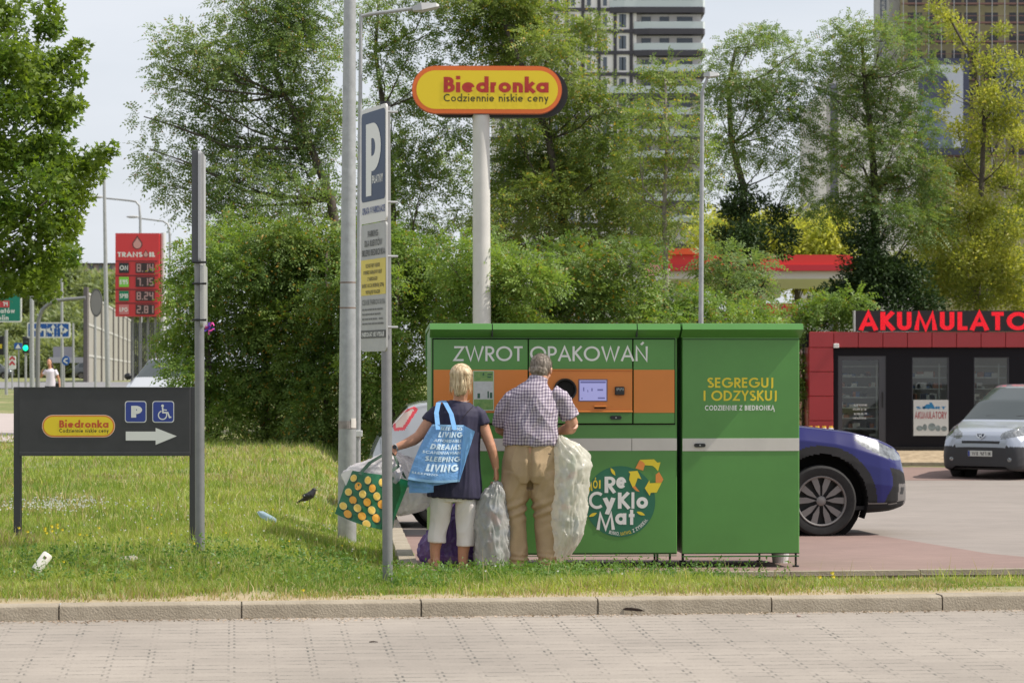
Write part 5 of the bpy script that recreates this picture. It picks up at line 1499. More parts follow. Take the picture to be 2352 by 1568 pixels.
# white bag with red print crumpled inside the green bag
sack('carrier_bag', 'white carrier bag with red print stuffed into the green bag with oranges', [(890,1040,3,.01,0),(885,1048,14,.03,0),(872,1060,34,.06,0),(862,1072,56,.09,0),(856,1084,66,.10,0),(854,1100,64,.10,0),(854,1130,50,.09,0),(854,1160,30,.06,0)], DG+0.10, WHITEF, 31, 0.014, 0.012)
for poly, lab in (([(851,1083),(849,1078),(874,1066),(896,1054),(898,1058),(876,1070)], 'printed_stripe'), ([(921,1098),(940,1086),(934,1100)], 'printed_stripe')):
    pass
b = MB(); b.add([Gp(*p, -.03) for p in [(784,1088),(800,1080),(812,1078),(806,1100),(797,1120)]], [(0,1,2,3,4)])
tag(b.build('paper_corner', mat('white_print2', (0.65, 0.63, 0.63), 0.6), origin=tuple(Gp(797, 1120))), 'white flap sticking out beside the green bag with oranges, at its upper left corner', 'bag')

# empty bottles and cans that fill the sacks, showing faintly through the film
BTL = [mat('bottle_green', (0.03, 0.16, 0.06), .3), mat('bottle_blue', (0.08, 0.22, 0.45), .3), mat('can_red', (0.45, 0.05, 0.04), .35), mat('bottle_clear', (0.55, 0.60, 0.62), .25)]
rb_ = random.Random(77)
for (u0, u1, v0, v1, D_, where) in ((1282, 1322, 1050, 1225, DM, 'in the cream sack'), (1112, 1148, 1150, 1285, DW, 'in the grey sack')):
    for i in range(10):
        u = rb_.uniform(u0, u1); v = v0 + (v1-v0)*(i+.5)/10; c = Vector(((u-CU)/F*D_, D_ - .02 + rb_.uniform(-.03, .03), ZC-(v-HV)/F*D_)); ax = Vector((rb_.gauss(0, .8), rb_.gauss(0, .3), rb_.gauss(0, .8))).normalized()
        b = MB(); L = .085; b.tube([c - ax*L, c - ax*(L-.01), c + ax*L*.45, c + ax*L*.8, c + ax*L], [.022, .029, .029, .013, .012], 12)
        tag(b.build('bottle', BTL[i % 4], origin=tuple(c), smooth=40), 'empty bottle showing faintly through the film ' + where, 'bottle', 'empty bottles ' + where)
# ================================================================== FOLIAGE
BARK = mat('bark', (0.085, 0.070, 0.055), 0.95, var=0.3, vscale=8, bump=0.8, bscale=25)
BARKP = mat('pale_bark', (0.22, 0.19, 0.16), 0.9, var=0.3, vscale=8)
L_ROB = leaf_mat('robinia_leaf', (0.095, 0.170, 0.055), (0.225, 0.295, 0.100), (0.26, 0.18, 0.055), 0.40, 0.5)
L_ROBY = leaf_mat('robinia_leaf_yellowing', (0.110, 0.180, 0.045), (0.255, 0.310, 0.085), (0.42, 0.30, 0.06), 0.42, 0.6)
L_BUSH = leaf_mat('shrub_leaf', (0.10, 0.185, 0.04), (0.25, 0.345, 0.075), (0.28, 0.22, 0.05), 0.38, 0.9)
L_BUSHD = leaf_mat('shrub_leaf_deep', (0.085, 0.155, 0.038), (0.20, 0.275, 0.065), (0.34, 0.21, 0.03), 0.35, 0.9)
L_IVY = leaf_mat('ivy_leaf', (0.022, 0.050, 0.014), (0.055, 0.095, 0.026), None, 0.18, 0.8)
L_MAP = leaf_mat('maple_leaf', (0.060, 0.125, 0.018), (0.215, 0.285, 0.040), None, 0.45, 0.8)
L_YEL = leaf_mat('yellowing_leaf', (0.160, 0.205, 0.038), (0.42, 0.42, 0.085), (0.52, 0.46, 0.12), 0.45, 0.7)
L_FAR = leaf_mat('far_yellow_leaf', (0.30, 0.34, 0.07), (0.52, 0.50, 0.12), None, 0.45, 0.5)
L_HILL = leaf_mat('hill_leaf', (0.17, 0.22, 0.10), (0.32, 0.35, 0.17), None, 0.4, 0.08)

def unit(a): return a / np.maximum(1e-9, np.linalg.norm(a, axis=1, keepdims=True))
def fronds(O, D, L, pairs, ll, lw, rng):
    """pinnate leaves: paired leaflets along a drooping rachis"""
    N = len(O)
    up = np.array([[0, 0, 1.0]])
    S = unit(np.cross(D, up) + rng.normal(0, .25, (N, 3))); U = np.cross(S, D)
    roll = rng.uniform(-1.1, 1.1, (N, 1)); S, U = S*np.cos(roll) + U*np.sin(roll), U*np.cos(roll) - S*np.sin(roll)
    V = []; 
    for k in range(pairs + 1):
        t = (0.22 + 0.78*k/pairs)
        P = O + D*L[:, None]*t + np.array([[0, 0, -1.0]])*(L*0.26*t*t)[:, None]
        T = unit(D - up*(0.5*t))
        for sgn in ((-1, 1) if k < pairs else (0,)):
            dirv = unit(S*sgn + T*(0.45 if sgn else 1) - up*0.18 + rng.normal(0, .16, (N, 3)))
            wv = unit(T - dirv*np.sum(T*dirv, 1, keepdims=True)) if sgn else S
            l = ll*(0.8 + 0.4*rng.random((N, 1))); w = lw*0.5
            V.append(np.stack([P, P + dirv*l*0.5 + wv*w, P + dirv*l, P + dirv*l*0.5 - wv*w], 1))
    V = np.concatenate(V, 0).reshape(-1, 3)
    return V, np.arange(len(V)).reshape(-1, 4)
def broad(O, D, size, rng, lobes=3):
    N = len(O)
    nrm = unit(rng.normal(0, 1, (N, 3)) + np.array([[0, 0, .9]])); D = unit(D - nrm*np.sum(D*nrm, 1, keepdims=True)); S = np.cross(nrm, D)
    s = size*(0.7 + 0.6*rng.random((N, 1)))
    cols = [O]; qi = []
    for j, a in enumerate(np.linspace(-0.95, 0.95, lobes) if lobes > 1 else [0]):
        d = D*math.cos(a) + S*math.sin(a); w = np.cross(nrm, d); ln = s*(1.0 if abs(a) < .1 else .78)
        cup = nrm*s*0.10*rng.normal(0, 1, (N, 1))
        cols += [O + d*ln*.5 + w*s*.22, O + d*ln + cup, O + d*ln*.5 - w*s*.22]
        qi.append((0, 1 + 3*j, 2 + 3*j, 3 + 3*j))
    V = np.stack(cols, 1); k = V.shape[1]
    base = (np.arange(N)*k)[:, None, None]
    Q = (base + np.array(qi)[None]).reshape(-1, 4)
    return V.reshape(-1, 3), Q

DM_ = 2.15
def plant(name, label, cat, blobs, d, lm, kind='frond', dens=95, size=1.0, trunk=None, trunk_r=.14, bark=None, seed=1, limbs=True, group=None, fork=None, sub_r=(.24, .46), lobes=3, squash=0.9, dspread=0.55, ground=None, gap=0.0):
    """blobs: (u, v, r_px[, dy]) crown masses where they stand"""
    rng = np.random.default_rng(seed); rr = random.Random(seed)
    Bs = []
    for q in blobs:
        u, v, r = q[:3]; dy = q[3] if len(q) > 3 else rr.uniform(-dspread, dspread)*1.6
        Bs.append((np.array(W(u, v, d + dy)), r/F*d))
    cen = np.mean([b_[0] for b_ in Bs], 0)
    if trunk: tp = [W(u, v, d) for u, v in trunk]
    else:
        tp = [Vector((cen[0], d, 0)), Vector(cen)]
    g0 = gz(tp[0].x, tp[0].y) if ground is None else ground
    tp[0].z = g0 - 0.1
    root = thing(name, label, cat, (tp[0].x, tp[0].y, g0), 0, group)
    off = np.array(root.location)
    O = []; D = []
    wood = MB()
    if limbs or trunk:
        n = len(tp); rs = [max(.012, trunk_r*(1 - 0.72*i/(n-1))) for i in range(n)]
        wood.tube(tp, rs, 9)
    subs_all = []
    for c, r in Bs:
        n_sub = max(4, int(5.2*(r/.45)**2)) if r < 1.5 else max(8, int(2.2*(r/1.0)**2))
        dirs = unit(rng.normal(0, 1, (n_sub, 3))); dist = r*(0.15 + 0.66*rng.random((n_sub, 1))**0.6)
        P = c + dirs*dist*np.array([[1, 1, squash]])
        if gap: P = P[rng.random(len(P)) > gap]
        subs_all.append((c, r, P))
        if limbs and r > .25:
            # limb from the trunk to the heart of this mass
            cv = Vector(c); best = min(range(len(tp)), key=lambda i: (tp[i]-cv).length + (1.2 if tp[i].z > cv.z - .4*r else 0))
            a = tp[best]; mid = a.lerp(cv, .5) + Vector((rr.gauss(0, .12), rr.gauss(0, .12), -(cv-a).length*.08))
            if (cv-a).length > .15:
                r0 = min(trunk_r*.4, .010 + .009*(cv-a).length)
                wood.tube([a, a.lerp(mid, .5)+Vector((0, 0, -.02)), mid, mid.lerp(cv, .6)+Vector((rr.gauss(0,.05), rr.gauss(0,.05), .03)), cv], [r0, r0*.8, r0*.62, r0*.45, r0*.3], 6)
            for p in P[::3]:
                pv = Vector(p); s_ = mid.lerp(cv, rr.uniform(.2, 1))
                wood.tube([s_, s_.lerp(pv, .5) + Vector((0, 0, .05*r)), pv], [.012, .008, .004], 4, caps=False)
    for c, r, P in subs_all:
        for p in P:
            sr = rng.uniform(*sub_r)*min(1, r/.5 + .25)
            nf = max(5, int(dens*DM_*sr*sr*(0.65 + .7*rng.random())))
            q = rng.normal(0, .5, (nf, 3)); ln = np.linalg.norm(q, axis=1, keepdims=True); q = q/np.maximum(1, ln)
            o = p + q*sr*np.array([[1, 1, .75]])
            O.append(o); D.append(unit((o - c)*1.0/max(r, .1) + q*.9 + rng.normal(0, .45, (nf, 3)) + np.array([[0, 0, .10]])))
    O = np.concatenate(O); D = np.concatenate(D)
    if kind == 'frond':
        L = (0.20 + 0.16*rng.random(len(O)))*size
        D[:, 2] = D[:, 2]*.6; D = unit(D)
        V, Q = fronds(O, D, L, 4, .071*size, .038*size, rng)
    else:
        V, Q = broad(O, D, .085*size, rng, lobes)
    np_mesh('crown', V - off, Q, lm, root)
    if wood.v: wood.build('trunk', bark or BARK, root, world=True, smooth=180)
    return root
LEAFN = [0]

TG = 'trees along the car park'
plant('maple_tree', 'big bright green broadleaf tree filling the left edge of the picture', 'tree',
  [(-60,40,130),(30,60,80),(60,130,70),(-30,200,120),(95,170,60),(140,140,38),(172,125,24),(188,105,14),(165,190,30),(60,230,70),(120,250,52),(170,238,16),(20,330,100),(105,320,45),(130,275,30),(60,400,80),(140,390,62),(190,390,42),(225,368,28),(250,350,14),(-40,450,120),(110,460,80),(175,440,42),(60,520,70),(135,520,48),(150,555,28),(10,590,80),(80,600,52),(130,590,30),(166,592,14),(40,650,40),(95,640,30),(110,665,18),(-60,600,90),(5,660,30),(105,25,30),(120,70,28)],
  30, L_MAP, 'broad', dens=950, size=0.78, trunk=[(-330,1000),(-300,700),(-230,450),(-120,250),(-60,60)], trunk_r=.22, seed=2, sub_r=(.20,.38), dspread=.5)
plant('robinia_tree', 'large airy robinia left of the lamp pole with long arching branches and sky gaps', 'tree',
  [(560,10,80),(650,-10,90),(640,60,80),(740,40,80),(400,95,36),(440,110,50),(500,120,70),(590,130,90),(690,130,90),(380,150,30),(365,200,40),(420,210,60),(510,210,80),(620,230,90),(720,240,90),(330,268,30),(390,280,50),(470,290,70),(560,310,80),(660,340,85),(750,360,70),(350,345,38),(400,370,50),(480,390,65),(580,420,85),(690,450,90),(395,425,32),(440,455,50),(520,480,70),(620,510,80),(530,40,50),(750,480,80),(345,385,24)],
  48, L_ROB, dens=120, trunk=[(790,900),(785,620),(760,460),(715,340),(655,220),(610,100)], trunk_r=.13, seed=3, group=TG, gap=.15)
plant('robinia_tree', 'airy robinia behind the parking sign with dark upright stems', 'tree',
  [(850,40,55),(920,10,70),(1000,-10,70),(870,130,55),(950,100,60),(1020,70,50),(850,220,45),(900,260,60),(975,190,60),(1040,170,50),(870,340,60),(950,330,70),(1030,280,60),(880,430,65),(970,430,75),(1050,400,60),(1050,500,70),(930,520,80),(830,480,50)],
  51, L_ROB, dens=115, trunk=[(900,900),(905,620),(900,420),(880,250),(862,120),(870,0)], trunk_r=.10, seed=4, group=TG, gap=.17)
plant('robinia_tree', 'dense yellowing robinia behind the tall shop sign, in front of the tower', 'tree',
  [(1080,0,70),(1150,10,85),(1200,50,70),(1120,90,70),(1190,130,70),(1240,30,38),(1255,110,45),(1290,90,34),(1330,110,38),(1375,60,26),(1350,75,26),(1300,180,60),(1370,190,50),(1400,240,42),(1330,260,60),(1240,260,60),(1180,300,42),(1390,310,60),(1440,250,24),(1300,340,70),(1220,370,70),(1400,390,70),(1330,430,80),(1250,450,80),(1170,440,60),(1440,450,60),(1140,520,80),(1240,530,80),(1350,530,80),(1435,530,58),(1170,370,40)],
  50, L_ROBY, dens=150, trunk=[(1300,900),(1300,640),(1290,480),(1260,320),(1210,180),(1160,60)], trunk_r=.13, seed=5, group=TG)
plant('robinia_tree', 'thin sparse young robinia with a pale stem in front of the tower', 'tree',
  [(1500,165,26),(1530,180,32),(1562,190,26),(1480,285,34),(1530,270,38),(1590,245,32),(1470,360,38),(1550,340,42),(1605,330,30),(1510,420,50),(1590,420,40),(1450,415,34),(1480,505,50),(1560,510,50),(1490,570,36)],
  47, L_ROBY, dens=95, trunk=[(1527,900),(1529,640),(1526,480),(1532,330),(1528,180)], trunk_r=.07, bark=BARKP, seed=6, group=TG, gap=.12)
plant('robinia_tree', 'green robinia forking above an ivy clad stem, right of the slim lamp post', 'tree',
  [(1690,105,36),(1735,90,40),(1785,85,42),(1830,120,36),(1650,130,28),(1660,180,44),(1730,170,60),(1800,180,58),(1855,190,32),(1645,240,36),(1700,250,52),(1780,260,60),(1850,265,32),(1640,310,30),(1690,330,45),(1770,340,55),(1835,350,34),(1655,380,34),(1630,430,28),(1810,420,34),(1850,420,20),(1850,480,24),(1740,75,20),(1875,150,14)], 61, L_ROB, dens=120, trunk=[(1706,900),(1708,600),(1708,430),(1680,330),(1672,200),(1690,110)], trunk_r=.13, seed=7, group=TG, gap=.03)
plant('ivy', 'dark ivy wrapped round the forked robinia stem', 'ivy',
  [(1705,440,24),(1700,480,42),(1715,530,48),(1700,580,50),(1690,630,48),(1710,670,45),(1790,500,28),(1800,545,24),(1795,580,14),(1740,470,22),(1665,545,24)], 60.3, L_IVY, 'broad', dens=900, size=1.2, lobes=1, limbs=False, seed=8, dspread=.3)
plant('robinia_tree', 'tall green robinia in front of the pale office building', 'tree',
  [(1925,75,32),(1955,60,22),(1975,95,34),(2035,60,26),(2020,100,38),(2065,120,42),(2100,75,36),(1915,140,34),(1975,165,55),(2050,190,60),(2120,150,36),(1905,215,38),(1960,240,60),(2045,270,65),(2120,240,45),(1900,300,36),(1960,330,62),(2050,350,66),(2130,320,50),(1920,390,42),(1990,410,62),(2080,430,62),(2140,400,42),(1950,470,46),(2030,500,60),(2110,510,55),(2160,470,34),(1905,480,24)], 61, L_ROB, dens=135, trunk=[(2000,900),(2008,640),(2010,440),(2000,300),(1985,180),(1980,90)], trunk_r=.14, seed=9, group=TG, gap=.05)
plant('ivy', 'dark ivy mass round the tall robinia stem beside the battery shop', 'ivy',
  [(2000,500,30),(1990,550,52),(2020,600,66),(1985,610,52),(1935,665,48),(2000,670,70),(2080,640,60),(1880,695,28),(1940,700,40),(2060,700,50),(2120,690,40)], 60.3, L_IVY, 'broad', dens=900, size=1.2, lobes=1, limbs=False, seed=10, dspread=.3)
plant('maple_tree', 'yellow green thin crowned tree rising behind the red LED sign', 'tree',
  [(2150,18,17),(2175,40,24),(2205,75,32),(2235,105,37),(2300,62,20),(2310,110,29),(2260,150,44),(2330,165,54),(2205,150,12),(2190,215,24),(2255,225,55),(2320,250,63),(2155,270,12),(2200,300,31),(2270,320,73),(2345,330,67),(2180,390,61),(2250,410,81),(2330,430,81),(2140,460,56),(2220,490,81),(2310,520,85),(2140,550,68),(2220,590,85),(2310,610,85),(2150,640,73),(2240,670,73),(2330,680,61),(2080,640,44)], 62, L_YEL, 'broad', dens=620, size=1.15, lobes=1, trunk=[(2240,900),(2245,620),(2255,420),(2260,280),(2235,140),(2180,40)], trunk_r=.10, seed=11, group=TG, gap=.12, sub_r=(.2,.4))

SG = 'shrubs behind the verge'
plant('shrub', 'tall robinia shrub at the left end of the hedge, edging the sky', 'shrub',
  [(455,565,42),(505,560,55),(440,630,38),(490,650,70),(440,710,42),(425,790,36),(480,760,72),(462,850,52),(520,880,58),(425,740,26),(410,850,22),(520,960,45),(490,925,36)], 44, L_BUSH, dens=229, trunk=[(480,1030),(480,850),(470,700),(470,580)], trunk_r=.07, seed=21, group=SG)
plant('shrub', 'dense shrub with yellow pods, middle of the hedge left of the lamp pole', 'shrub',
  [(560,550,70),(640,560,70),(560,640,80),(640,660,80),(570,740,80),(650,760,80),(580,830,75),(660,860,80),(600,920,65),(680,940,55),(580,985,35),(650,1000,35)], 44.5, L_BUSHD, dens=243, trunk=[(610,1040),(610,850),(605,700),(600,580)], trunk_r=.07, seed=22, group=SG)
plant('shrub', 'dense dark shrub directly left of the thick lamp pole', 'shrub',
  [(720,560,75),(790,580,60),(720,650,80),(790,680,70),(730,750,80),(800,780,60),(730,850,80),(800,880,60),(730,940,70),(790,970,60),(740,1010,45)], 43.5, L_BUSHD, dens=243, trunk=[(750,1040),(750,850),(750,700),(750,580)], trunk_r=.07, seed=23, group=SG)
plant('shrub', 'light green shrub behind the parking sign and silver hatchback', 'shrub',
  [(870,560,60),(940,580,65),(860,640,60),(940,660,70),(870,720,60),(950,740,60),(870,800,60),(940,820,60),(880,880,60),(950,890,55),(880,950,50),(950,960,50),(860,1020,40),(1000,640,50),(1000,700,50)], 42.5, L_BUSH, dens=236, trunk=[(900,1060),(905,850),(910,700),(915,600)], trunk_r=.07, seed=24, group=SG)
plant('shrub', 'fresh green shrub behind the left half of the return machine roof', 'shrub',
  [(1030,600,60),(1100,590,60),(1060,660,65),(1140,650,70),(1080,720,65),(1160,720,65),(1220,670,60),(1240,730,60),(1200,610,55),(1100,790,60),(1200,790,60)], 41, L_BUSH, dens=236, trunk=[(1130,1060),(1130,850),(1135,700)], trunk_r=.06, seed=25, group=SG)
plant('shrub', 'broad shrub behind the middle of the return machine roof', 'shrub',
  [(1290,610,65),(1360,620,65),(1430,610,50),(1300,680,65),(1380,690,65),(1460,680,55),(1320,750,60),(1400,760,60),(1480,750,50),(1350,820,60),(1450,820,60)], 42, L_BUSHD, dens=236, trunk=[(1380,1060),(1380,850),(1380,700)], trunk_r=.06, seed=26, group=SG)
plant('shrub', 'low bright shrub between the cabinet roof and the red canopy', 'shrub',
  [(1530,700,38),(1590,712,36),(1650,706,38),(1700,735,40),(1540,750,50),(1620,760,50),(1760,760,34),(1580,820,60),(1680,810,60)], 41.5, L_BUSH, dens=243, trunk=[(1600,1060),(1600,850),(1600,740)], trunk_r=.05, seed=27, group=SG)
plant('shrub', 'green robinia shrub at the foot of the ivy clad stem, below the forked robinia', 'shrub',
  [(1650,600,36),(1690,640,45),(1730,610,30),(1740,660,36),(1665,660,30)], 44, L_ROB, dens=150, seed=28, group=SG, trunk=[(1690,1000),(1690,760),(1690,660)], trunk_r=.05)
plant('shrub', 'low bright hedge between the waste cabinet and the battery shop', 'shrub',
  [(1800,770,36),(1830,740,34),(1880,735,32),(1930,725,28),(1850,800,30),(1845,860,26),(1850,920,26),(1845,975,24),(1900,700,30),(1780,830,40),(1790,900,40),(1960,700,30)], 57.5, L_BUSH, dens=150, size=1.2, seed=29, group=SG, trunk=[(1845,1040),(1845,900),(1845,780)], trunk_r=.05, dspread=.2)
plant('maple_tree', 'dense mid green tree low behind the battery shop, under the yellow green one', 'tree',
  [(2090,600,40),(2140,580,44),(2110,650,44),(2170,640,50),(2230,600,55),(2290,580,55),(2350,590,55),(2230,670,50),(2300,660,55),(2370,670,50),(2190,520,44),(2340,520,50),(2260,530,44)],
  65, leaf_mat('mid_green_leaf', (0.07, 0.12, 0.028), (0.24, 0.27, 0.06), None, .4, .7), 'broad', dens=640, size=1.25, lobes=1, trunk=[(2260,900),(2262,700),(2265,560)], trunk_r=.14, seed=51, group=TG)
FG = 'sunlit trees beyond the filling station'
for i, (u0, sd) in enumerate(((1640, 41), (1740, 42), (1830, 43), (1920, 44))):
    rr = random.Random(sd)
    plant('poplar_tree', ['sunlit yellow green tree beyond the station, leftmost by the slim lamp post', 'sunlit yellow green tree beyond the station, right of the ivy clad stem', 'sunlit yellow green tree above the red canopy middle', 'sunlit yellow green tree beyond the station, by the pale building foot'][i], 'tree',
      [(u0 + rr.uniform(-40, 40), v + rr.uniform(-8, 8), rr.uniform(22, 34)) for v in (515, 530, 545, 560, 575, 590, 605, 620, 640) for _ in range(2)], 125, L_FAR, 'broad', dens=26, size=3.4, lobes=1, trunk=[(u0, 850), (u0, 700), (u0, 560)], trunk_r=.2, seed=sd, group=FG, sub_r=(.6, 1.1), dspread=2, ground=-.26)

# far wooded hill on the left: trees one can still tell apart, then the mass behind them
HG = 'trees on the far hill'
hills = [(20,700),(75,670),(120,640),(165,625),(200,650),(235,640),(255,665),(60,760),(110,740),(160,720),(205,740),(245,735),(40,810),(95,800),(150,790),(200,800),(250,800),(300,760),(330,700),(310,810)]
hl = ['round tree far up the hill', 'pale tree far down the hill', 'olive tree on the hillside', 'dark green tree on the hillside']
for i, (u0, v0) in enumerate(hills):
    rr = random.Random(60+i); d = 340 - i*3
    plant('hill_tree', 'hazy round tree on the far hill behind the lane signs and noise barrier', 'tree',
      [(u0 + rr.uniform(-26, 26), v0 + rr.uniform(-5, 50), rr.uniform(20, 32)) for _ in range(8)], d, L_HILL, 'broad', dens=4.5, size=8, lobes=1, limbs=False, seed=60+i, group=HG, sub_r=(1.2, 2.2), dspread=3, trunk=[(u0, 860), (u0, v0 + 40)], trunk_r=.3, ground=.5)

# ------------------------------------------------------------------ grass
def gz_np(x, y):
    L = np.interp(y, [13, 50, 76, 110, 300], [.25, .33, .46, 1.2, 1.3])
    k0 = 13.5 + math.tan(TH)*x + .15
    smn = lambda t: np.clip(t, 0, 1)**2*(3-2*np.clip(t, 0, 1))
    s = np.where(y < 17.6, 0.25 + (0.035-0.25)*smn((y-k0)/np.maximum(.3, 17.6-k0)), -0.0195*(y-18.75)+.012)
    s = np.where(y < 17.6, s, np.minimum(.035, s))
    ee = np.where(y < 40, -0.72-0.066*(np.maximum(y, 17.6)-18.5), -2.14)
    w = smn((x-(ee-1.3))/1.25)
    return L*(1-w) + s*w, ee
G_LEAF = leaf_mat('grass_blade', (0.125, 0.215, 0.035), (0.37, 0.425, 0.105), (0.55, 0.48, 0.26), 0.42, 0.55)
G_DRY = leaf_mat('dry_blade', (0.26, 0.22, 0.10), (0.48, 0.40, 0.22), None, 0.3, 0.8)
G_WEED = leaf_mat('weed_leaf', (0.065, 0.145, 0.025), (0.16, 0.26, 0.06), None, 0.35, 1.5)
def vnoise(x, y, s, k=0):
    # cheap smooth value noise
    r = np.random.default_rng(100+k).random((64, 64))
    fx, fy = x*s + 1000, y*s + 1000
    ix, iy = np.floor(fx).astype(int), np.floor(fy).astype(int); tx, ty = fx-ix, fy-iy
    tx, ty = tx*tx*(3-2*tx), ty*ty*(3-2*ty)
    g = lambda a, b_: r[a % 64, b_ % 64]
    return (g(ix,iy)*(1-tx)+g(ix+1,iy)*tx)*(1-ty) + (g(ix,iy+1)*(1-tx)+g(ix+1,iy+1)*tx)*ty
def blades(x, y, h, w, rng, lean=.45):
    n = len(x); z, _ = gz_np(x, y)
    a = rng.uniform(0, 2*PI, n); b_ = rng.uniform(0, 2*PI, n)
    P = np.stack([x, y, z-.01], 1)
    S = np.stack([np.cos(a), np.sin(a), np.zeros(n)], 1)*(w[:, None]/2)
    Ld = np.stack([np.cos(b_), np.sin(b_), np.zeros(n)], 1)
    ln = (lean*rng.random(n))[:, None]
    up = np.array([[0, 0, 1.0]])
    H = h[:, None]
    M1 = P + up*H*.55 + Ld*H*ln*.35; T1 = P + up*H*(1-.25*ln) + Ld*H*ln*1.0
    V = np.stack([P-S, P+S, M1+S*.8, M1-S*.8, T1+S*.15, T1-S*.15], 1).reshape(-1, 3)
    i0 = (np.arange(n)*6)[:, None]
    Q = np.concatenate([i0 + np.array([[0, 1, 2, 3]]), i0 + np.array([[3, 2, 4, 5]])], 1).reshape(-1, 4)
    return V, Q
def scatter(n, y0, y1, rng, xl=None, power=2.0):
    u = rng.random(n); y = (y0**(1-power) + u*(y1**(1-power) - y0**(1-power)))**(1/(1-power)) if power != 1 else y0*(y1/y0)**u
    half = 1176/F*y + .25
    x = rng.uniform(-1, 1, n)*half
    return x, y
rng = np.random.default_rng(5)
x, y = scatter(420000, 13.1, 48, rng, power=2.6)
k0 = 13.5 + math.tan(TH)*x + .16
z, ee = gz_np(x, y)
ok = (y > k0) & ((y < 17.62) | (x < ee - .15 - .04*rng.random(len(x))))
strip = (x > ee - .5)
n1 = vnoise(x, y, 1.3, 1); n2 = vnoise(x, y, 4.5, 2); n3 = vnoise(x, y, .45, 3)
edge = y - k0
bare = ((edge < .25 + .55*n1) & (rng.random(len(x)) < .86*(1 - edge/.85))) | ((vnoise(x, y, 2.6, 14) > .72) & (rng.random(len(x)) < .8))
ok &= ~bare
ok &= ~(strip & (y > 16.9) & (x > 1.2) & (rng.random(len(x)) < .35))
ok &= rng.random(len(x)) < (.45 + .75*n2)
x, y, n1, n2, n3, edge, strip = [q[ok] for q in (x, y, n1, n2, n3, edge, strip)]
h = (.030 + .050*n1 + .028*n2)*(.6 + .8*rng.random(len(x)))
h *= np.clip(.35 + edge/.8, .35, 1.0)*(.65 + .9*vnoise(x, y, 6.5, 21)**2)
right = np.clip((x - 1.3)/1.0, 0, 1)
h *= 1 - .55*right
h *= np.where(x < 1.3, 1 - .25*np.exp(-((y-14.3)/.5)**2), 1)
h *= np.where(y > 22, 1.15, 1)
w = (.0045 + .004*rng.random(len(x)))*np.clip(y/16, 1, 2.6)
V, Q = blades(x, y, h, w, rng, .8)
dry = (rng.random(len(x)) < np.clip(.10 + .55*(n3 > .62)*.6 + .85*np.exp(-edge/.36) + .25*right, 0, .92))
m4 = np.repeat(dry, 2)
tag(np_mesh('grass', V, Q[~m4], G_LEAF), kind='stuff'); 
def sub(V, Q):
    u_, inv = np.unique(Q, return_inverse=True); return V[u_], inv.reshape(Q.shape)
bpy.data.objects.remove(bpy.data.objects['grass'])
tag(np_mesh('grass', *sub(V, Q[~m4]), G_LEAF), kind='stuff')
tag(np_mesh('dry_grass', *sub(V, Q[m4]), G_DRY), kind='stuff')
# tall seed stalks and tufts
flowers_late = 1
cl = [( -2.55,15.3),(-1.95,14.6),(-1.05,15.0),(-.85,14.9),(-.6,15.2),(-1.3,14.5),(-.2,15.9),(.2,16.4),(.75,16.6),(1.2,16.8),(-2.9,16.6),(-2.3,17.2),(-1.6,16.3),(-.4,17.1),(.4,17.3),(-1.0,16.6),(.0,17.4),(-3.1,15.0),(-.75,15.05),(-.7,15.1),(1.6,16.9),(-1.5,14.15),(-1.4,14.2),(-.1,15.0),(2.9,15.7),(3.3,16.2)]
xx = []; yy_ = []; hh = []
for cx_, cy_ in cl:
    n = rng.integers(40, 90); xx.append(rng.normal(cx_, .10, n)); yy_.append(rng.normal(cy_, .10, n)); hh.append(rng.uniform(.05, .19, n)*(.8 if cx_ > 1 else 1))
x = np.concatenate(xx); y = np.concatenate(yy_); h = np.concatenate(hh)
V, Q = blades(x, y, h, np.full(len(x), .0055), rng, .9)
tag(np_mesh('grass_tufts', V, Q, G_LEAF), kind='stuff')
n = 420; x, y = scatter(n, 14.2, 34, rng, power=2); z, ee = gz_np(x, y); k0 = 13.5 + math.tan(TH)*x
ok = (y > k0 + .5) & ((y < 17.6) | (x < ee-.4)); x, y = x[ok], y[ok]
V, Q = blades(x, y, rng.uniform(.10, .26, len(x)), np.full(len(x), .004)*np.clip(y/17, 1, 2), rng, .5)
tag(np_mesh('seed_stalks', V, Q, G_DRY), kind='stuff')
# broad leaved weeds at people's feet and along the strip
xs1 = rng.normal(0, 1, 1500)*.95 - .05; ys1 = rng.uniform(15.9, 17.65, 1500)
xs2 = rng.uniform(-3.6, -.4, 1700); ys2 = rng.uniform(14.3, 16.4, 1700); xs2, ys2 = xs2[:700], ys2[:700]
x = np.concatenate([xs1, xs2]); y = np.concatenate([ys1, ys2]); k = (vnoise(x, y, 2.2, 8) > .38) & (x < 1.9); x, y = x[k], y[k]
z, _ = gz_np(x, y)
st = rng.integers(7, 12, len(x)); X_ = np.repeat(x, st); Y_ = np.repeat(y, st); Z_ = np.repeat(z, st)
hs_ = np.repeat(rng.uniform(.04, .17, len(x)), st)
O = np.stack([X_ + rng.normal(0, .018, len(X_)), Y_ + rng.normal(0, .018, len(X_)), Z_ + hs_*rng.random(len(X_))**.6], 1)
V, Q = broad(O, unit(rng.normal(0, 1, (len(O), 3)) + np.array([[0, 0, .3]])), .028, rng, 1)
tag(np_mesh('weeds', V, Q, G_WEED), kind='stuff')
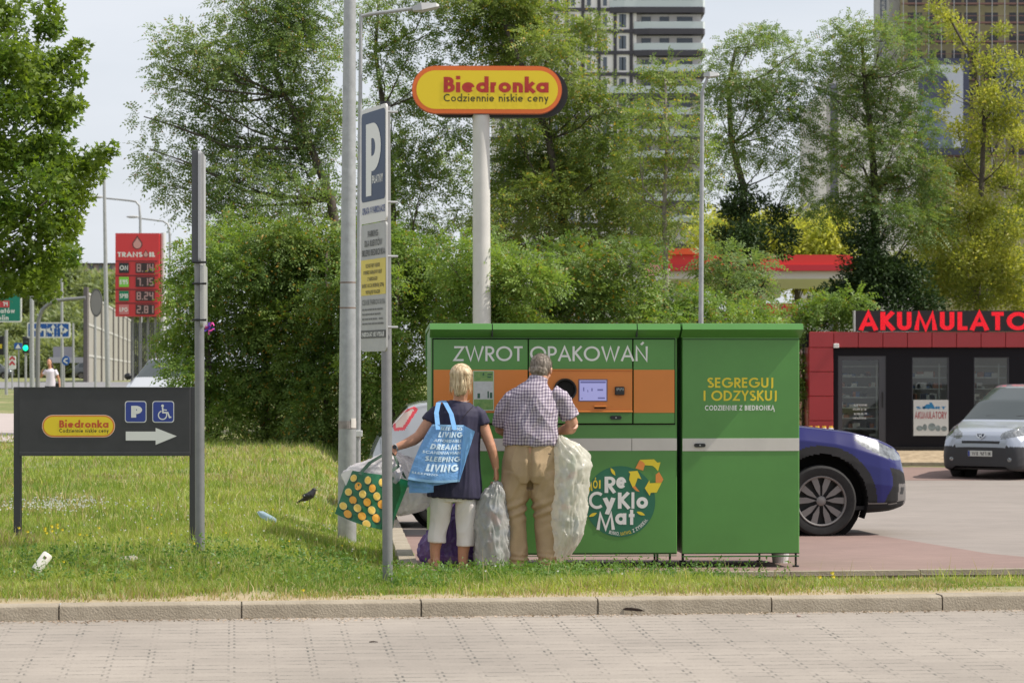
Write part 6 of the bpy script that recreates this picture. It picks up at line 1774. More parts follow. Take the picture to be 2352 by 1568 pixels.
# small flowers
def flowers(name, n, col, size, xr, yr, hr, seed):
    r = np.random.default_rng(seed); x = r.normal(xr[0], xr[1], n); y = r.normal(yr[0], yr[1], n); z, ee = gz_np(x, y)
    k = (x < ee - .3) | (y < 17.5); x, y, z = x[k], y[k], z[k]
    O = np.stack([x, y, z + r.uniform(hr[0], hr[1], len(x))], 1)
    V = []; 
    for j in range(3):
        a = j*2*PI/3; V.append(np.stack([O, O + np.array([math.cos(a)*size, -.3*size, math.sin(a)*size*.7]), O + np.array([math.cos(a+.9)*size*1.1, -.2*size, math.sin(a+.9)*size*.9]), O + np.array([math.cos(a+1.8)*size, .1*size, math.sin(a+1.8)*size*.7])], 1))
    V = np.concatenate(V).reshape(-1, 3)
    tag(np_mesh(name, V, np.arange(len(V)).reshape(-1, 4), col), kind='stuff')
FW = mat('petal_white', (0.75, 0.75, 0.68), 0.6); FY = mat('petal_yellow', (0.80, 0.62, 0.03), 0.6)
flowers('white_flowers', 260, FW, .008, (-3.95, .33), (20.9, .5), (.10, .17), 1)
flowers('white_flowers', 150, FW, .007, (-2.4, 1.3), (19.5, 2.6), (.06, .14), 2)
flowers('yellow_flowers', 14, FY, .012, (-3.35, .10), (17.6, .12), (.10, .16), 3)
flowers('yellow_flowers', 26, FY, .009, (-2.0, 1.3), (19.5, 3), (.06, .14), 4)
flowers('yellow_flowers', 3, FY, .014, (2.06, .02), (15.6, .05), (.05, .09), 6)
# bare gritty litter line at the foot of the kerb
r = np.random.default_rng(17); n = 1500; x = r.uniform(-3.2, 3.4, n); e = np.abs(r.normal(0, .05, n))**1.0; 
y = 13.5 + math.tan(TH)*x - .004 - e*(.4 + vnoise(x, x*0, 2.0, 9)); z = KB + 0.0468*(y - 13.5 - math.tan(TH)*x) + .002
s = r.uniform(.002, .007, n); a = r.uniform(0, PI, n)
d1 = np.stack([np.cos(a)*s*1.6, np.sin(a)*s*1.6, 0*s], 1); d2 = np.stack([-np.sin(a)*s*.7, np.cos(a)*s*.7, s*.5], 1); O = np.stack([x, y, z], 1)
V = np.stack([O-d1-d2*.2, O+d2*-.6, O+d1, O+d2], 1).reshape(-1, 3)
tag(np_mesh('leaf_litter', V, np.arange(len(V)).reshape(-1, 4), leaf_mat('litter', (0.16, 0.10, 0.06), (0.52, 0.42, 0.33), None, .1, 2)), kind='stuff')
# ================================================================== VEHICLES
TYRE = mat('tyre_rubber', (0.018, 0.017, 0.017), 0.85, var=0.3, vscale=20)
ALLOY = mat('alloy_rim', (0.20, 0.185, 0.18), 0.5, metal=0.5)
RIMD = mat('rim_dark', (0.02, 0.02, 0.022), 0.5)
CLAD = mat('grey_cladding', (0.022, 0.021, 0.022), 0.7, spec=0.2)
GLASSD = mat('car_glass', (0.02, 0.025, 0.028), 0.06, spec=0.8)
LAMPC = mat('headlamp_glass', (0.20, 0.21, 0.22), 0.12, metal=0.5, coat=1.0, var=0.7, vscale=22)
CHROME = mat('chrome', (0.62, 0.62, 0.62), 0.18, metal=0.9)
PLATE = mat('plate_white', (0.55, 0.55, 0.52), 0.5)
def inpoly(p, poly):
    x, y = p; c = False; n = len(poly); j = n-1
    for i in range(n):
        xi, yi = poly[i]; xj, yj = poly[j]
        if (yi > y) != (yj > y) and x < (xj-xi)*(y-yi)/(yj-yi) + xi: c = not c
        j = i
    return c
def make_car(root, st, region, mats, wheels, wr, arch, nx=260, nl=26, ng=14, nr=12, smoothn=3, xd=None, rim='spoke'):
    """st: rows (x, z bottom, z belt, z top, half width, half width at roof edge); front at +x.
    The shell is one lofted skin, then cut into its parts by region(x, y, z, band)."""
    st = np.array(sorted(st)); x0, x1 = st[0, 0], st[-1, 0]
    s = (1 - np.cos(np.linspace(0, PI, nx)))/2; s = 0.55*s + 0.45*np.linspace(0, 1, nx)
    xs_ = x0 + (x1-x0)*s
    col = [np.interp(xs_, st[:, 0], st[:, k]) for k in range(1, 6)]
    for _ in range(smoothn):
        col = [np.concatenate([c[:1], (c[:-2] + 2*c[1:-1] + c[2:])/4, c[-1:]]) for c in col]
    zb, ze, zt, w, wt = col
    f_t = np.array([0, .06, .2, .5, .8, 1]); f_v = np.array([.86, .95, .985, 1.0, .985, .955])
    secs = []; band = []
    for k in range(nl+1):
        t = k/nl; secs.append((w*np.interp(t, f_t, f_v), zb + (ze-zb)*t)); band.append('side')
    for k in range(1, ng+1):
        t = k/ng; yy = w*.955 + (wt - w*.955)*t; yy = yy + .025*np.sin(PI*t)*(zt-ze)
        secs.append((yy, ze + (zt-.07*np.clip((zt-ze)/.5, .15, 1)-ze)*t)); band.append('glass')
    for k in range(1, nr+1):
        a = k/nr; zc = zt - .07*np.clip((zt-ze)/.5, .15, 1)
        secs.append((wt*np.cos(a*PI/2)**.75 if k < nr else wt*0, zc + (zt-zc)*np.sin(a*PI/2)**.6)); band.append('roof')
    Y = np.stack([q[0] for q in secs], 1); Zz = np.stack([q[1] for q in secs], 1); ns = Y.shape[1]
    Y2 = np.concatenate([-Y, Y[:, ::-1][:, 1:]], 1); Z2 = np.concatenate([Zz, Zz[:, ::-1][:, 1:]], 1)
    band2 = band[1:] + band[1:][::-1]
    parts = {}
    m_ = Y2.shape[1]
    for i in range(nx-1):
        for j in range(m_-1):
            cx = (xs_[i]+xs_[i+1])/2; cy = (Y2[i, j]+Y2[i, j+1]+Y2[i+1, j]+Y2[i+1, j+1])/4; cz = (Z2[i, j]+Z2[i, j+1]+Z2[i+1, j]+Z2[i+1, j+1])/4
            hole = False
            for wx in wheels:
                if (cx-wx)**2 + (cz-wr)**2 < arch**2 and band2[j] == 'side': hole = True
            if hole: continue
            r = region(cx, cy, cz, band2[j])
            parts.setdefault(r, []).append((i*m_+j, (i+1)*m_+j, (i+1)*m_+j+1, i*m_+j+1))
    allv = [(xs_[i], Y2[i, j], Z2[i, j]) for i in range(nx) for j in range(m_)]
    parts.setdefault(region(x0, 0, float(Z2[0].mean()), 'side'), []).append(tuple(j for j in range(m_))); parts.setdefault(region(x1, 0, float(Z2[-1].mean()), 'side'), []).append(tuple((nx-1)*m_+j for j in range(m_))[::-1])
    for r, fs in parts.items():
        used = sorted({i for f in fs for i in f}); mp = {a: k for k, a in enumerate(used)}
        b = MB(); b.add([allv[a] for a in used], [tuple(mp[i] for i in f) for f in fs])
        b.build(r.split('#')[0], mats[r.split('#')[0]], root, smooth=60)
    # floor and wheel wells
    b = MB(); b.box((x0+.25, -w.max()*.8, zb.max()*0+float(np.median(zb))+.02), (x1-.30, w.max()*.8, float(np.median(zb))+.06)); b.build('underbody', RIMD, root)
    for wx in wheels:
        for sg_ in (-1, 1):
            n = 28; vs = []; b = MB()
            for yy in (w.max()*.97, w.max()*.62):
                vs += [(wx + arch*1.0*math.cos(PI*1.25*k/(n-1) - PI*.125), sg_*yy, wr + arch*1.0*math.sin(PI*1.25*k/(n-1) - PI*.125)) for k in range(n)]
            b.add(vs, [(k, k+1, n+k+1, n+k) for k in range(n-1)])
            b.add([(wx + arch*math.cos(2*PI*k/n), sg_*w.max()*.62, wr + arch*math.sin(2*PI*k/n)) for k in range(n)], [tuple(range(n))])
            b.build('wheel_well', HOLE, root)
            wheel(root, wx, sg_*(w.max()*.985), wr, sg_, rim)
def wheel(root, x, y, r, sg_, rim, width=.22):
    b = MB(); n = 48
    prof = [(r*.70, 0), (r*.78, .012), (r*.93, .012), (r*.985, -.012), (r, -.04), (r, -width+.04), (r*.94, -width), (r*.70, -width)]
    vs = []
    for rr_, dy in prof: vs += [(x + rr_*math.cos(2*PI*k/n), y + sg_*dy, r + rr_*math.sin(2*PI*k/n)) for k in range(n)]
    b.add(vs, [(i*n+k, i*n+(k+1) % n, (i+1)*n+(k+1) % n, (i+1)*n+k) for i in range(len(prof)-1) for k in range(n)])
    t = b.build('wheel', TYRE, root, smooth=40)
    b = MB()
    vs = []
    for rr_, dy in ((r*.715, .0), (r*.69, .010), (r*.655, .004), (r*.64, -.12)): vs += [(x + rr_*math.cos(2*PI*k/n), y + sg_*dy, r + rr_*math.sin(2*PI*k/n)) for k in range(n)]
    b.add(vs, [(i*n+k, i*n+(k+1) % n, (i+1)*n+(k+1) % n, (i+1)*n+k) for i in range(3) for k in range(n)])
    for q in range(5):
        a = rad(90 + 72*q)
        for s0_, wa, wb in ((1, .15, .36),):
            er = Vector((math.cos(a), 0, math.sin(a))); et = Vector((-math.sin(a), 0, math.cos(a))); c = Vector((x, y, r))
            for sd in (-1, 1):
                p = [c + er*r*.13 + et*sd*r*.03, c + er*r*.30 + et*sd*r*.15, c + er*r*.66 + et*sd*r*.31, c + er*r*.69 + et*sd*r*.12, c + er*r*.42 + et*sd*r*.035]
                if sd*sg_ > 0: p = p[::-1]
                p = [v_ + Vector((0, sg_*(-.012), 0)) for v_ in p]
                b.prism(p, (0, -sg_*.03, 0))
    b.ell((x, y - sg_*.014, r), (r*.14, .012, r*.14), 18, 8)
    b.build('rim', ALLOY, t, smooth=40)
    b = MB(); b.add([(x + r*.66*math.cos(2*PI*k/n), y - sg_*.11, r + r*.66*math.sin(2*PI*k/n)) for k in range(n)], [tuple(range(n))]); b.build('brake_disc', RIMD, t)
    return t
# ---- blue estate car behind the cabinet
dC = 24.2 + .9
wc_ = W(1878, 1241, 24.2)
bc = thing('parked_car', 'dark blue estate car with grey wheel arch cladding, its front sticking out beyond the cabinet', 'car', (wc_.x, 24.2 + .93, lot_z(24.2)-.002), rad(2.5))
def zc(p, q): return ((p-295)/1143.6, (1435-q)/1143.6)
HL = [zc(*p) for p in [(690,318),(900,340),(1050,372),(1200,435),(1300,540),(1290,560),(1180,560),(1040,520),(930,470),(780,392)]]
BM = [zc(*p) for p in [(1110,640),(1250,672),(1345,730),(1400,760),(1420,1130),(1230,1300),(800,1300),(800,1062),(1030,1062),(1085,960),(1140,870),(1150,760)]]
FR = [zc(*p) for p in [(1235,835),(1365,840),(1340,1035),(1215,1035)]]
FR2 = [zc(*p) for p in [(1262,875),(1325,880),(1300,960),(1250,960)]]
ST_ = [zc(*p) for p in [(800,1052),(1210,1056),(1200,1068),(800,1066)]]
SK = [zc(*p) for p in [(1365,860),(1400,860),(1400,1100),(1310,1088)]]
def rblue(x, y, z, band):
    if inpoly((x, z), SK): return 'skid_plate'
    if inpoly((x, z), FR2): return 'fog_lamp_recess'
    if inpoly((x, z), FR): return 'fog_lamp_bezel'
    if inpoly((x, z), ST_): return 'skid_plate'
    if inpoly((x, z), BM) : return 'bumper'
    if abs(y) > .32 and inpoly((x, z), HL): return 'headlight#%d' % (y > 0)
    for wx in (0, -2.745):
        if (x-wx)**2 + (z-.345)**2 < .575**2 and band == 'side' and z > .2: return 'wheel_arch'
    if z < .33 and band == 'side': return 'sill'
    if x > .86 and abs(y) < .5 and .42 < z < .72: return 'grille'
    if band == 'glass' and -3.5 < x < -.75 and z > 1.02 and not (-1.72 < x < -1.66 or -2.62 < x < -2.56): return 'side_window'
    if band == 'roof' and -1.12 < x < -.42: return 'windscreen'
    if band == 'roof' and -3.78 < x < -3.45: return 'rear_window'
    return 'body'
BP_ = mat('blue_paint', (0.008, 0.008, 0.098), 0.32, metal=0.0, coat=0.4, spec=0.3)
mb_ = dict(body=BP_, skid_plate=ALLOY, fog_lamp_bezel=ALLOY, fog_lamp_recess=RIMD, bumper=CLAD, headlight=LAMPC, wheel_arch=CLAD, sill=CLAD, grille=RIMD, side_window=GLASSD, windscreen=GLASSD, rear_window=GLASSD)
stB = [(-3.92,.45,.80,.85,.72,.60),(-3.88,.36,.92,1.02,.80,.66),(-3.75,.30,1.0,1.12,.86,.68),(-3.42,.26,1.02,1.52,.90,.66),(-3.2,.24,1.02,1.60,.92,.66),(-2.2,.24,1.0,1.66,.93,.68),(-1.3,.24,.98,1.64,.93,.68),(-1.1,.24,.98,1.58,.93,.69),(-.42,.24,.98,1.135,.93,.74),(-.17,.24,.97,1.112,.935,.78),(.15,.24,.93,1.078,.935,.80),(.354,.225,.88,1.052,.93,.80),(.616,.24,.80,.985,.89,.74),(.72,.25,.76,.94,.85,.69),(.79,.265,.72,.905,.80,.64),(.87,.285,.66,.835,.70,.55),(.914,.30,.60,.70,.62,.48),(.936,.32,.50,.575,.55,.42),(.949,.35,.42,.49,.48,.38)]
make_car(bc, stB, rblue, mb_, (0, -2.745), .36, .475, nx=330, nl=46, ng=12, nr=16, smoothn=2)
# wing mirror
for sg_ in (-1, 1):
    b = MB(); b.ell((-.72, sg_*1.02, 1.10), (.07, .11, .075), 12, 8); b.build('mirror', BP_, bc, smooth=180)

# ---- silver hatchback on the left of the machine, tail to the left
def zs(p, q): return ((p-150)/1033.0, (1537-q)/1033.0)
wc_ = W(838, 1206, 26.0)
sh = thing('parked_car', 'silver grey hatchback half hidden behind the woman and her bags, its tail to the left', 'car', (wc_.x, 26.9, lot_z(26.0)), rad(5) + PI)
TL = [zs(*p) for p in [(395,310),(450,250),(640,170),(680,205),(520,440),(400,450)]]
TLi = [zs(*p) for p in [(420,330),(470,275),(610,200),(630,215),(500,405),(425,415)]]
def rsil(x, y, z, band):
    X_ = -x
    if abs(y) > .45 and inpoly((X_, z), TLi): return 'tail_light_lens'
    if abs(y) > .40 and inpoly((X_, z), TL): return 'tail_light#%d' % (y > 0)
    if X_ < .30 and z < .62: return 'bumper'
    if z < .30 and band == 'side': return 'sill'
    if band == 'roof' and .05 < X_ < .40 and z > .98: return 'rear_window'
    if band == 'glass' and .62 < X_ < 2.9 and z > 1.0 and not 1.45 < X_ < 1.51: return 'side_window'
    if band == 'roof' and 2.75 < X_ < 3.35: return 'windscreen'
    return 'body'
SILV = mat('silver_paint', (0.36, 0.365, 0.38), 0.30, metal=0.45, coat=1.0)
ms_ = dict(body=SILV, tail_light=mat('tail_red', (0.50, 0.02, 0.03), 0.2, coat=1.0), tail_light_lens=mat('tail_clear', (0.50, 0.38, 0.33), 0.2, coat=1.0), bumper=SILV, sill=CLAD, rear_window=GLASSD, side_window=GLASSD, windscreen=GLASSD)
stS = [(0,.38,.60,.70,.66,.55),(-.03,.32,.66,.84,.72,.58),(-.10,.28,.80,1.0,.80,.62),(-.18,.26,.86,1.07,.84,.62),(-.40,.24,.90,1.33,.87,.62),(-.55,.22,.90,1.37,.885,.62),(-1.0,.2,.92,1.42,.89,.63),(-2.0,.2,.92,1.45,.89,.64),(-2.7,.2,.92,1.40,.89,.64),(-3.4,.2,.92,1.03,.89,.70),(-3.9,.2,.84,.92,.86,.70),(-4.15,.22,.70,.80,.78,.62),(-4.26,.28,.55,.62,.62,.48),(-4.3,.35,.45,.5,.5,.38)]
make_car(sh, stS, rsil, ms_, (-.78, -3.40), .31, .37, nx=420, nl=50, ng=26, nr=20)

# ---- silver van at the right edge
dV = 48.6
vp = W(2251, 1098, dV)
va = thing('van', 'silver blue van with black bumper at the right edge, in front of the battery shop', 'van', (vp.x, dV, lot_z(dV)-.0), 0)
yawv = math.atan2(-math.cos(rad(34)), -math.sin(rad(34)))    # local +x points to the viewer's left and towards the camera
va.rotation_euler = (0, 0, yawv)
va.location.z -= 0.03
VANP = mat('van_paint', (0.40, 0.43, 0.50), 0.3, metal=0.4, coat=1.0)
def rvan(x, y, z, band):
    ay = abs(y)
    if z < .70: return 'bumper'
    if x > -.30 and .74 < z < .82 and ay < .40: return 'grille'
    if .42 < ay and x > -.62 and .83 + (ay-.42)*.22 < z < .97 + (ay-.42)*.50: return 'headlight#%d' % (y > 0)
    if band in ('roof', 'glass') and -2.06 < x < -.88 and z > 1.17 and z < 1.885: 
        if ay < .86 - (z-1.2)*.22: return 'windscreen'
    if band == 'glass' and -3.0 < x < -1.75 and z > 1.25: return 'side_window'
    return 'body'
mv_ = dict(body=VANP, bumper=mat('black_bumper', (0.028, 0.028, 0.032), 0.55), grille=RIMD, headlight=LAMPC, windscreen=mat('van_glass', (0.045, 0.055, 0.055), 0.05, spec=0.8), side_window=GLASSD)
stV = [(.0,.30,.52,.60,.62,.5),(-.02,.24,.60,.78,.74,.56),(-.06,.22,.66,.92,.80,.60),(-.14,.21,.78,1.0,.86,.64),(-.30,.20,.90,1.07,.905,.70),(-.60,.20,1.02,1.14,.94,.74),(-.84,.20,1.10,1.20,.945,.76),(-1.45,.20,1.12,1.62,.945,.68),(-2.05,.20,1.12,1.90,.945,.60),(-2.4,.20,1.12,1.95,.945,.64),(-2.6,.2,1.12,1.96,.945,.72),(-4.6,.2,1.12,1.96,.945,.74),(-4.8,.25,1.1,1.92,.92,.72)]
make_car(va, stV, rvan, mv_, (-.92, -3.92), .33, .38, nx=220, nl=40, ng=18, nr=22, smoothn=2)
b = MB(); b.cbox((-.012, -.26, .50), (.012, .26, .615), .004); pl = b.build('number_plate', PLATE, va)
b = MB(); letters(b, 'WX 4271K', lambda x, z, l=0: Vector((.0125+l, x, z)), -.17, .24, .525, .592, .2, .14, .001); b.build('plate_characters', PR, pl)
b = MB(); b.box((.0122, -.255, .505), (.0135, -.215, .61)); b.build('plate_band', BLUE, pl)
b = MB()
fv = lambda x, z, l=0: Vector((-.035 - (z-.78)*.28 + .05 + l, x, z))
b.poly(fv, [(-.10,.965),(.10,.965),(.085,.90),(.0,.845),(-.085,.90)][::-1], .0); bd = b.build('emblem', CHROME, va)
b = MB(); b.poly(fv, [(-.075,.955),(.075,.955),(.06,.905),(.0,.865),(-.06,.905)][::-1], .004); b.build('emblem_field', mat('emblem_navy', (0.01, 0.015, 0.05), 0.4), bd)
b = MB(); strokes2(b, type('Q', (), {'fn': staticmethod(fv)}), [(-.04,.94),(-.01,.92),(.03,.945)], .02, .007); strokes2(b, type('Q', (), {'fn': staticmethod(fv)}), [(-.03,.885),(.0,.92),(.035,.90)], .02, .007); b.build('emblem_mark', CHROME, bd)
for y_ in (-.62, .62):
    b = MB(); b.ell((-.02, y_, .44), (.03, .055, .055), 14, 8); b.build('fog_lamp', LAMPC, va, smooth=180)
for y0_, s_ in ((-.55, 1), (.12, 1)):
    b = MB(); b.tube([(-.93, y0_, 1.205), (-1.0, y0_ + .28, 1.30), (-1.02, y0_ + .50, 1.31)], .012, 6); b.build('wiper', BLACK, va)
b = MB(); b.ell((-1.45, 1.04, 1.25), (.07, .10, .13), 12, 8); b.build('mirror', BLACK, va, smooth=180)

# ---- far silver car at the left and dark cars on the far road
dF = 62.0
fp = W(345, 880, dF)
fc = thing('parked_car', 'silver car parked beyond the black board, half hidden by weeds and hedge', 'car', (fp.x, dF, gz(fp.x, dF)), rad(-90 - 12))
def rfar(x, y, z, band):
    ay = abs(y)
    if x > -.3 and .35 < z < .66 and ay < .65: return 'grille'
    if ay > .5 and x > -.55 and .66 < z < .82: return 'headlight#%d' % (y > 0)
    if band == 'roof' and -1.5 < x < -.75: return 'windscreen'
    if band == 'glass' and -3.4 < x < -1.1 and z > 1.1: return 'side_window'
    return 'body'
mf_ = dict(body=mat('pale_silver_paint', (0.52, 0.53, 0.55), 0.3, metal=0.3, coat=1.0), grille=RIMD, headlight=LAMPC, windscreen=mat('van_glass', (0.1, 0.12, 0.12), 0.06), side_window=GLASSD)
stF = [(0,.30,.45,.55,.60,.45),(-.03,.24,.58,.74,.74,.55),(-.12,.2,.72,.86,.82,.62),(-.7,.2,.98,1.06,.88,.70),(-1.5,.2,1.02,1.58,.89,.62),(-1.9,.2,1.02,1.63,.89,.64),(-3.3,.2,1.02,1.62,.89,.66),(-3.9,.22,1.0,1.2,.86,.66),(-4.0,.3,.9,1.0,.8,.6)]
make_car(fc, stF, rfar, mf_, (-.8, -3.2), .31, .37, nx=110, nl=18, ng=8, nr=10)
for sg_ in (-1, 1):
    b = MB(); b.ell((-1.1, sg_*1.03, 1.12), (.07, .11, .09), 12, 8); b.build('mirror', BLACK, fc, smooth=180)
dark = dict(mf_); dark['body'] = mat('dark_car_paint', (0.05, 0.055, 0.06), 0.3, coat=1.0)
for (u, dd, yw, lb) in ((32, 230, 5, 'dark car on the far road at the left edge of the picture'), (262, 240, 8, 'dark car passing behind the end post of the noise barrier')):
    p = W(u, 870, dd); o = thing('driving_car', lb, 'car', (p.x, dd, gz(p.x, dd)), rad(yw), group='cars on the far road')
    make_car(o, stF, rfar, dark, (-.8, -3.2), .31, .37, nx=60, nl=12, ng=6, nr=8)

# ================================================================== BATTERY SHOP
dB_ = 56.6; SZ = gz(8, 57)
REDP = mat('red_cladding', (0.36, 0.030, 0.035), 0.35, var=0.06, vscale=2)
SHBL = mat('shop_black', (0.012, 0.011, 0.014), 0.7, spec=0.15)
SB_ = W(1858, 1038, dB_)
shp = thing('battery_shop', 'low black battery shop kiosk with red cladding frame and glass door', 'shop', (SB_.x, dB_, SZ))
def sx(u): return (u-CU)/F*dB_
def szz(v): return ZC - (v-HV)/F*dB_
def sbox(name, m, u0, v0, u1, v1, y0, y1, parent=None, c=None):
    b = MB()
    (b.cbox((sx(u0), dB_+y0, szz(v1)), (sx(u1), dB_+y1, szz(v0)), c) if c else b.box((sx(u0), dB_+y0, szz(v1)), (sx(u1), dB_+y1, szz(v0))))
    par = parent or shp
    o = b.build(name, m, par, world=False)
    o.data.transform(xform(shp).inverted())
    return o
UR = 2640
# walls around openings (front wall built as pieces so that the openings are real)
openings = [(1925, 2035, 817, 1022), (2095, 2180, 820, 1002), (2237, 2318, 820, 1002), (2400, 2485, 820, 1002)]
cur = 1913
for (a, c, t, bt) in openings:
    sbox('front_wall', SHBL, cur, 797, a, 1042, 0, .12); sbox('front_wall', SHBL, a, 797, c, t, 0, .12)
    if bt < 1020: sbox('front_wall', SHBL, a, bt, c, 1042, 0, .12)
    cur = c
sbox('front_wall', SHBL, cur, 797, UR, 1042, 0, .12)
sbox('plinth', CLAD, 1912, 1026, UR, 1046, -.06, -.004)
sbox('side_wall', REDP, 1858, 797, 1866, 1042, .13, 5); sbox('rear_wall', SHBL, 1858, 797, UR, 1042, 5, 5.1); sbox('roof', SHBL, 1856, 766, UR, 796, .13, 5.2)
sbox('floor_slab', CLAD, 1866, 1036, UR, 1042, .13, 5); sbox('partition', mat('shop_inner', (0.50, 0.47, 0.42), 0.8), 1866, 797, UR, 1036, 2.2, 2.25)
k = 0
v_ = 762.0
for (v0, v1) in ((798.5, 853), (854, 909), (910, 965), (966, 1013)):
    sbox('red_panel', REDP, 1858, v0, 1912.5, v1, -.10, -.004, c=.008)
u = 1858.0
while u < UR:
    sbox('red_panel', REDP, u, 762, u+55.3, 797.5, -.10, -.004, c=.008); u += 56.3
# LED sign
led = mat('led_panel', (0.012, 0.006, 0.008), 0.5)
sbox('led_housing', led, 1963, 713.5, UR, 761, -.12, .15)
sbox('led_edge', WHITE, 1961, 713, 1963, 761.5, -.13, .15)
LEDR = mat('led_red', (0.12, 0.0, 0.004), 0.6, emit=(1.0, 0.004, 0.018), estr=1.0)
nt = LEDR.node_tree; N = nt.nodes; tc = N.new('ShaderNodeTexCoord'); sp_ = N.new('ShaderNodeSeparateXYZ'); nt.links.new(tc.outputs['Object'], sp_.inputs[0])
fs_ = []
for ax in ('X', 'Z'):
    a = N.new('ShaderNodeMath'); a.operation = 'MULTIPLY'; a.inputs[1].default_value = 1/.026*2*PI/2; nt.links.new(sp_.outputs[ax], a.inputs[0])
    s_ = N.new('ShaderNodeMath'); s_.operation = 'SINE'; nt.links.new(a.outputs[0], s_.inputs[0]); q_ = N.new('ShaderNodeMath'); q_.operation = 'ABSOLUTE'; nt.links.new(s_.outputs[0], q_.inputs[0]); fs_.append(q_)
mu = N.new('ShaderNodeMath'); mu.operation = 'MULTIPLY'; nt.links.new(fs_[0].outputs[0], mu.inputs[0]); nt.links.new(fs_[1].outputs[0], mu.inputs[1])
m2 = N.new('ShaderNodeMath'); m2.operation = 'MULTIPLY_ADD'; m2.inputs[1].default_value = 1.5; m2.inputs[2].default_value = .12; nt.links.new(mu.outputs[0], m2.inputs[0]); nt.links.new(m2.outputs[0], N['Principled BSDF'].inputs['Emission Strength'])
b = MB(); inv = xform(shp).inverted()
letters(b, 'AKUMULATORY', lambda x, z, l=0: inv @ Vector((x, dB_-.121-l, z)), sx(1972), sx(2438), szz(758.5), szz(716.5), .215, .13, .004, .002)
b.build('led_lettering', LEDR, shp)
# door and windows
glassm = bpy.data.materials.new('shop_glass'); glassm.use_nodes = True
nt = glassm.node_tree; N = nt.nodes; tr_ = N.new('ShaderNodeBsdfTransparent'); tr_.inputs['Color'].default_value = (.80, .82, .80, 1); gl = N.new('ShaderNodeBsdfGlossy'); gl.inputs['Roughness'].default_value = .03; gl.inputs['Color'].default_value = (.9, .9, .9, 1)
mxs = N.new('ShaderNodeMixShader'); mxs.inputs['Fac'].default_value = .05; nt.links.new(tr_.outputs[0], mxs.inputs[1]); nt.links.new(gl.outputs[0], mxs.inputs[2]); nt.links.new(mxs.outputs[0], N['Material Output'].inputs['Surface'])
DFR = mat('door_frame', (0.060, 0.060, 0.068), 0.45)
for i, (a, c, t, bt) in enumerate(openings):
    nm = 'door' if i == 0 else 'window'; fw = 10 if i == 0 else 2
    f_ = MB()
    for (x0_, x1_, z0_, z1_) in ((a, a+fw, t, bt), (c-fw*1.6, c, t, bt), (a+fw, c-fw*1.6, t, t+fw), (a+fw, c-fw*1.6, bt-fw*1.2, bt)):
        f_.box((sx(x0_), dB_+.02, szz(z1_)), (sx(x1_), dB_+.10, szz(z0_)))
    fr = f_.build(nm, DFR, shp); fr.data.transform(inv)
    g_ = MB(); g_.box((sx(a+fw), dB_+.05, szz(bt-fw*1.2)), (sx(c-fw*1.6), dB_+.06, szz(t+fw))); go = g_.build('pane', glassm, fr); go.data.transform(inv)
    if i == 0:
        h_ = MB(); h_.tube([(sx(c-8), dB_-.02, szz(900)), (sx(c-8), dB_-.02, szz(935))], .015, 8); ho = h_.build('handle', BLACK, fr); ho.data.transform(inv)
# shelves with goods inside
shelfm = mat('shelf_metal', (0.65, 0.68, 0.66), 0.5); goods = [mat('box_pale', (0.7, 0.68, 0.64), 0.7), mat('box_brown', (0.45, 0.18, 0.09), 0.7), mat('box_blue', (0.12, 0.22, 0.45), 0.6), mat('box_dark', (0.03, 0.03, 0.035), 0.6)]
rr = random.Random(8)
for i, (a, c, t, bt) in enumerate(openings[:3]):
    sh_ = thing('shelf_unit', ['steel shelf rack seen through the glass door of the battery shop', 'steel shelf rack behind the shop window with the poster', 'steel shelf rack behind the shop window nearest the van'][i], 'shelf', (sx(a), dB_+.6, SZ), group='shelf racks in the shop')
    b = MB()
    for v in range(840, 1020, 26 if i else 24): b.box((sx(a-6), dB_+.6, szz(v+2)), (sx(c+4), dB_+1.1, szz(v)))
    for u in (a+8, c-14): b.box((sx(u), dB_+.58, szz(1034)), (sx(u+3), dB_+.61, szz(835)))
    b.build('rack', shelfm, sh_, world=True)
    for gi in range(4):
        b = MB()
        for v in range(866, 1030, 26 if i else 24):
            for _ in range(2):
                u = rr.uniform(a, c-24); w_ = rr.uniform(6, 22); h_ = rr.uniform(5, 15); b.box((sx(u), dB_+.66 + .08*gi, szz(v-.1)), (sx(u+w_), dB_+.72 + .08*gi, szz(v-h_)))
        go = b.build('shelf_goods', goods[gi], sh_, world=True); go['kind'] = 'stuff'
# posters on the glass
b = MB(); b.box((sx(2098), dB_-.02, szz(1000)), (sx(2178), dB_-.003, szz(918))); po = b.build('poster', mat('poster_white', (0.62, 0.62, 0.60), 0.5), shp); po.data.transform(inv)
sf_ = lambda x, z, l=0: inv @ Vector((x, dB_-.0205-l, z))
b = MB(); letters(b, 'AKUMULATORY', sf_, sx(2101), sx(2174), szz(961), szz(945), .16, .10, .002, .001); b.build('poster_lettering', mat('poster_red', (0.35, 0.03, 0.04), 0.5), po)
b = MB(); letters(b, 'START', sf_, sx(2104), sx(2172), szz(939), szz(933), .22, .12, .002, .001)
b.poly(sf_, [(sx(2116), szz(938)), (sx(2128), szz(928)), (sx(2138), szz(928)), (sx(2134), szz(938))][::-1], .003); b.poly(sf_, [(sx(2134), szz(924)), (sx(2140), szz(924)), (sx(2148), szz(938)), (sx(2138), szz(938))][::-1], .004); b.build('poster_lettering', mat('poster_blue', (0.02, 0.20, 0.42), 0.5), po)
b = MB()
for (cu, cv, a_, c_) in ((2112, 983, 8, 6), (2124, 981, 5, 8), (2140, 980, 9, 9), (2154, 983, 6, 7), (2168, 984, 7, 6)):
    b.disc(sf_, sx(cu), szz(cv), a_/97.4, 14, .002 + .001*(cu % 3), rz=c_/97.4)
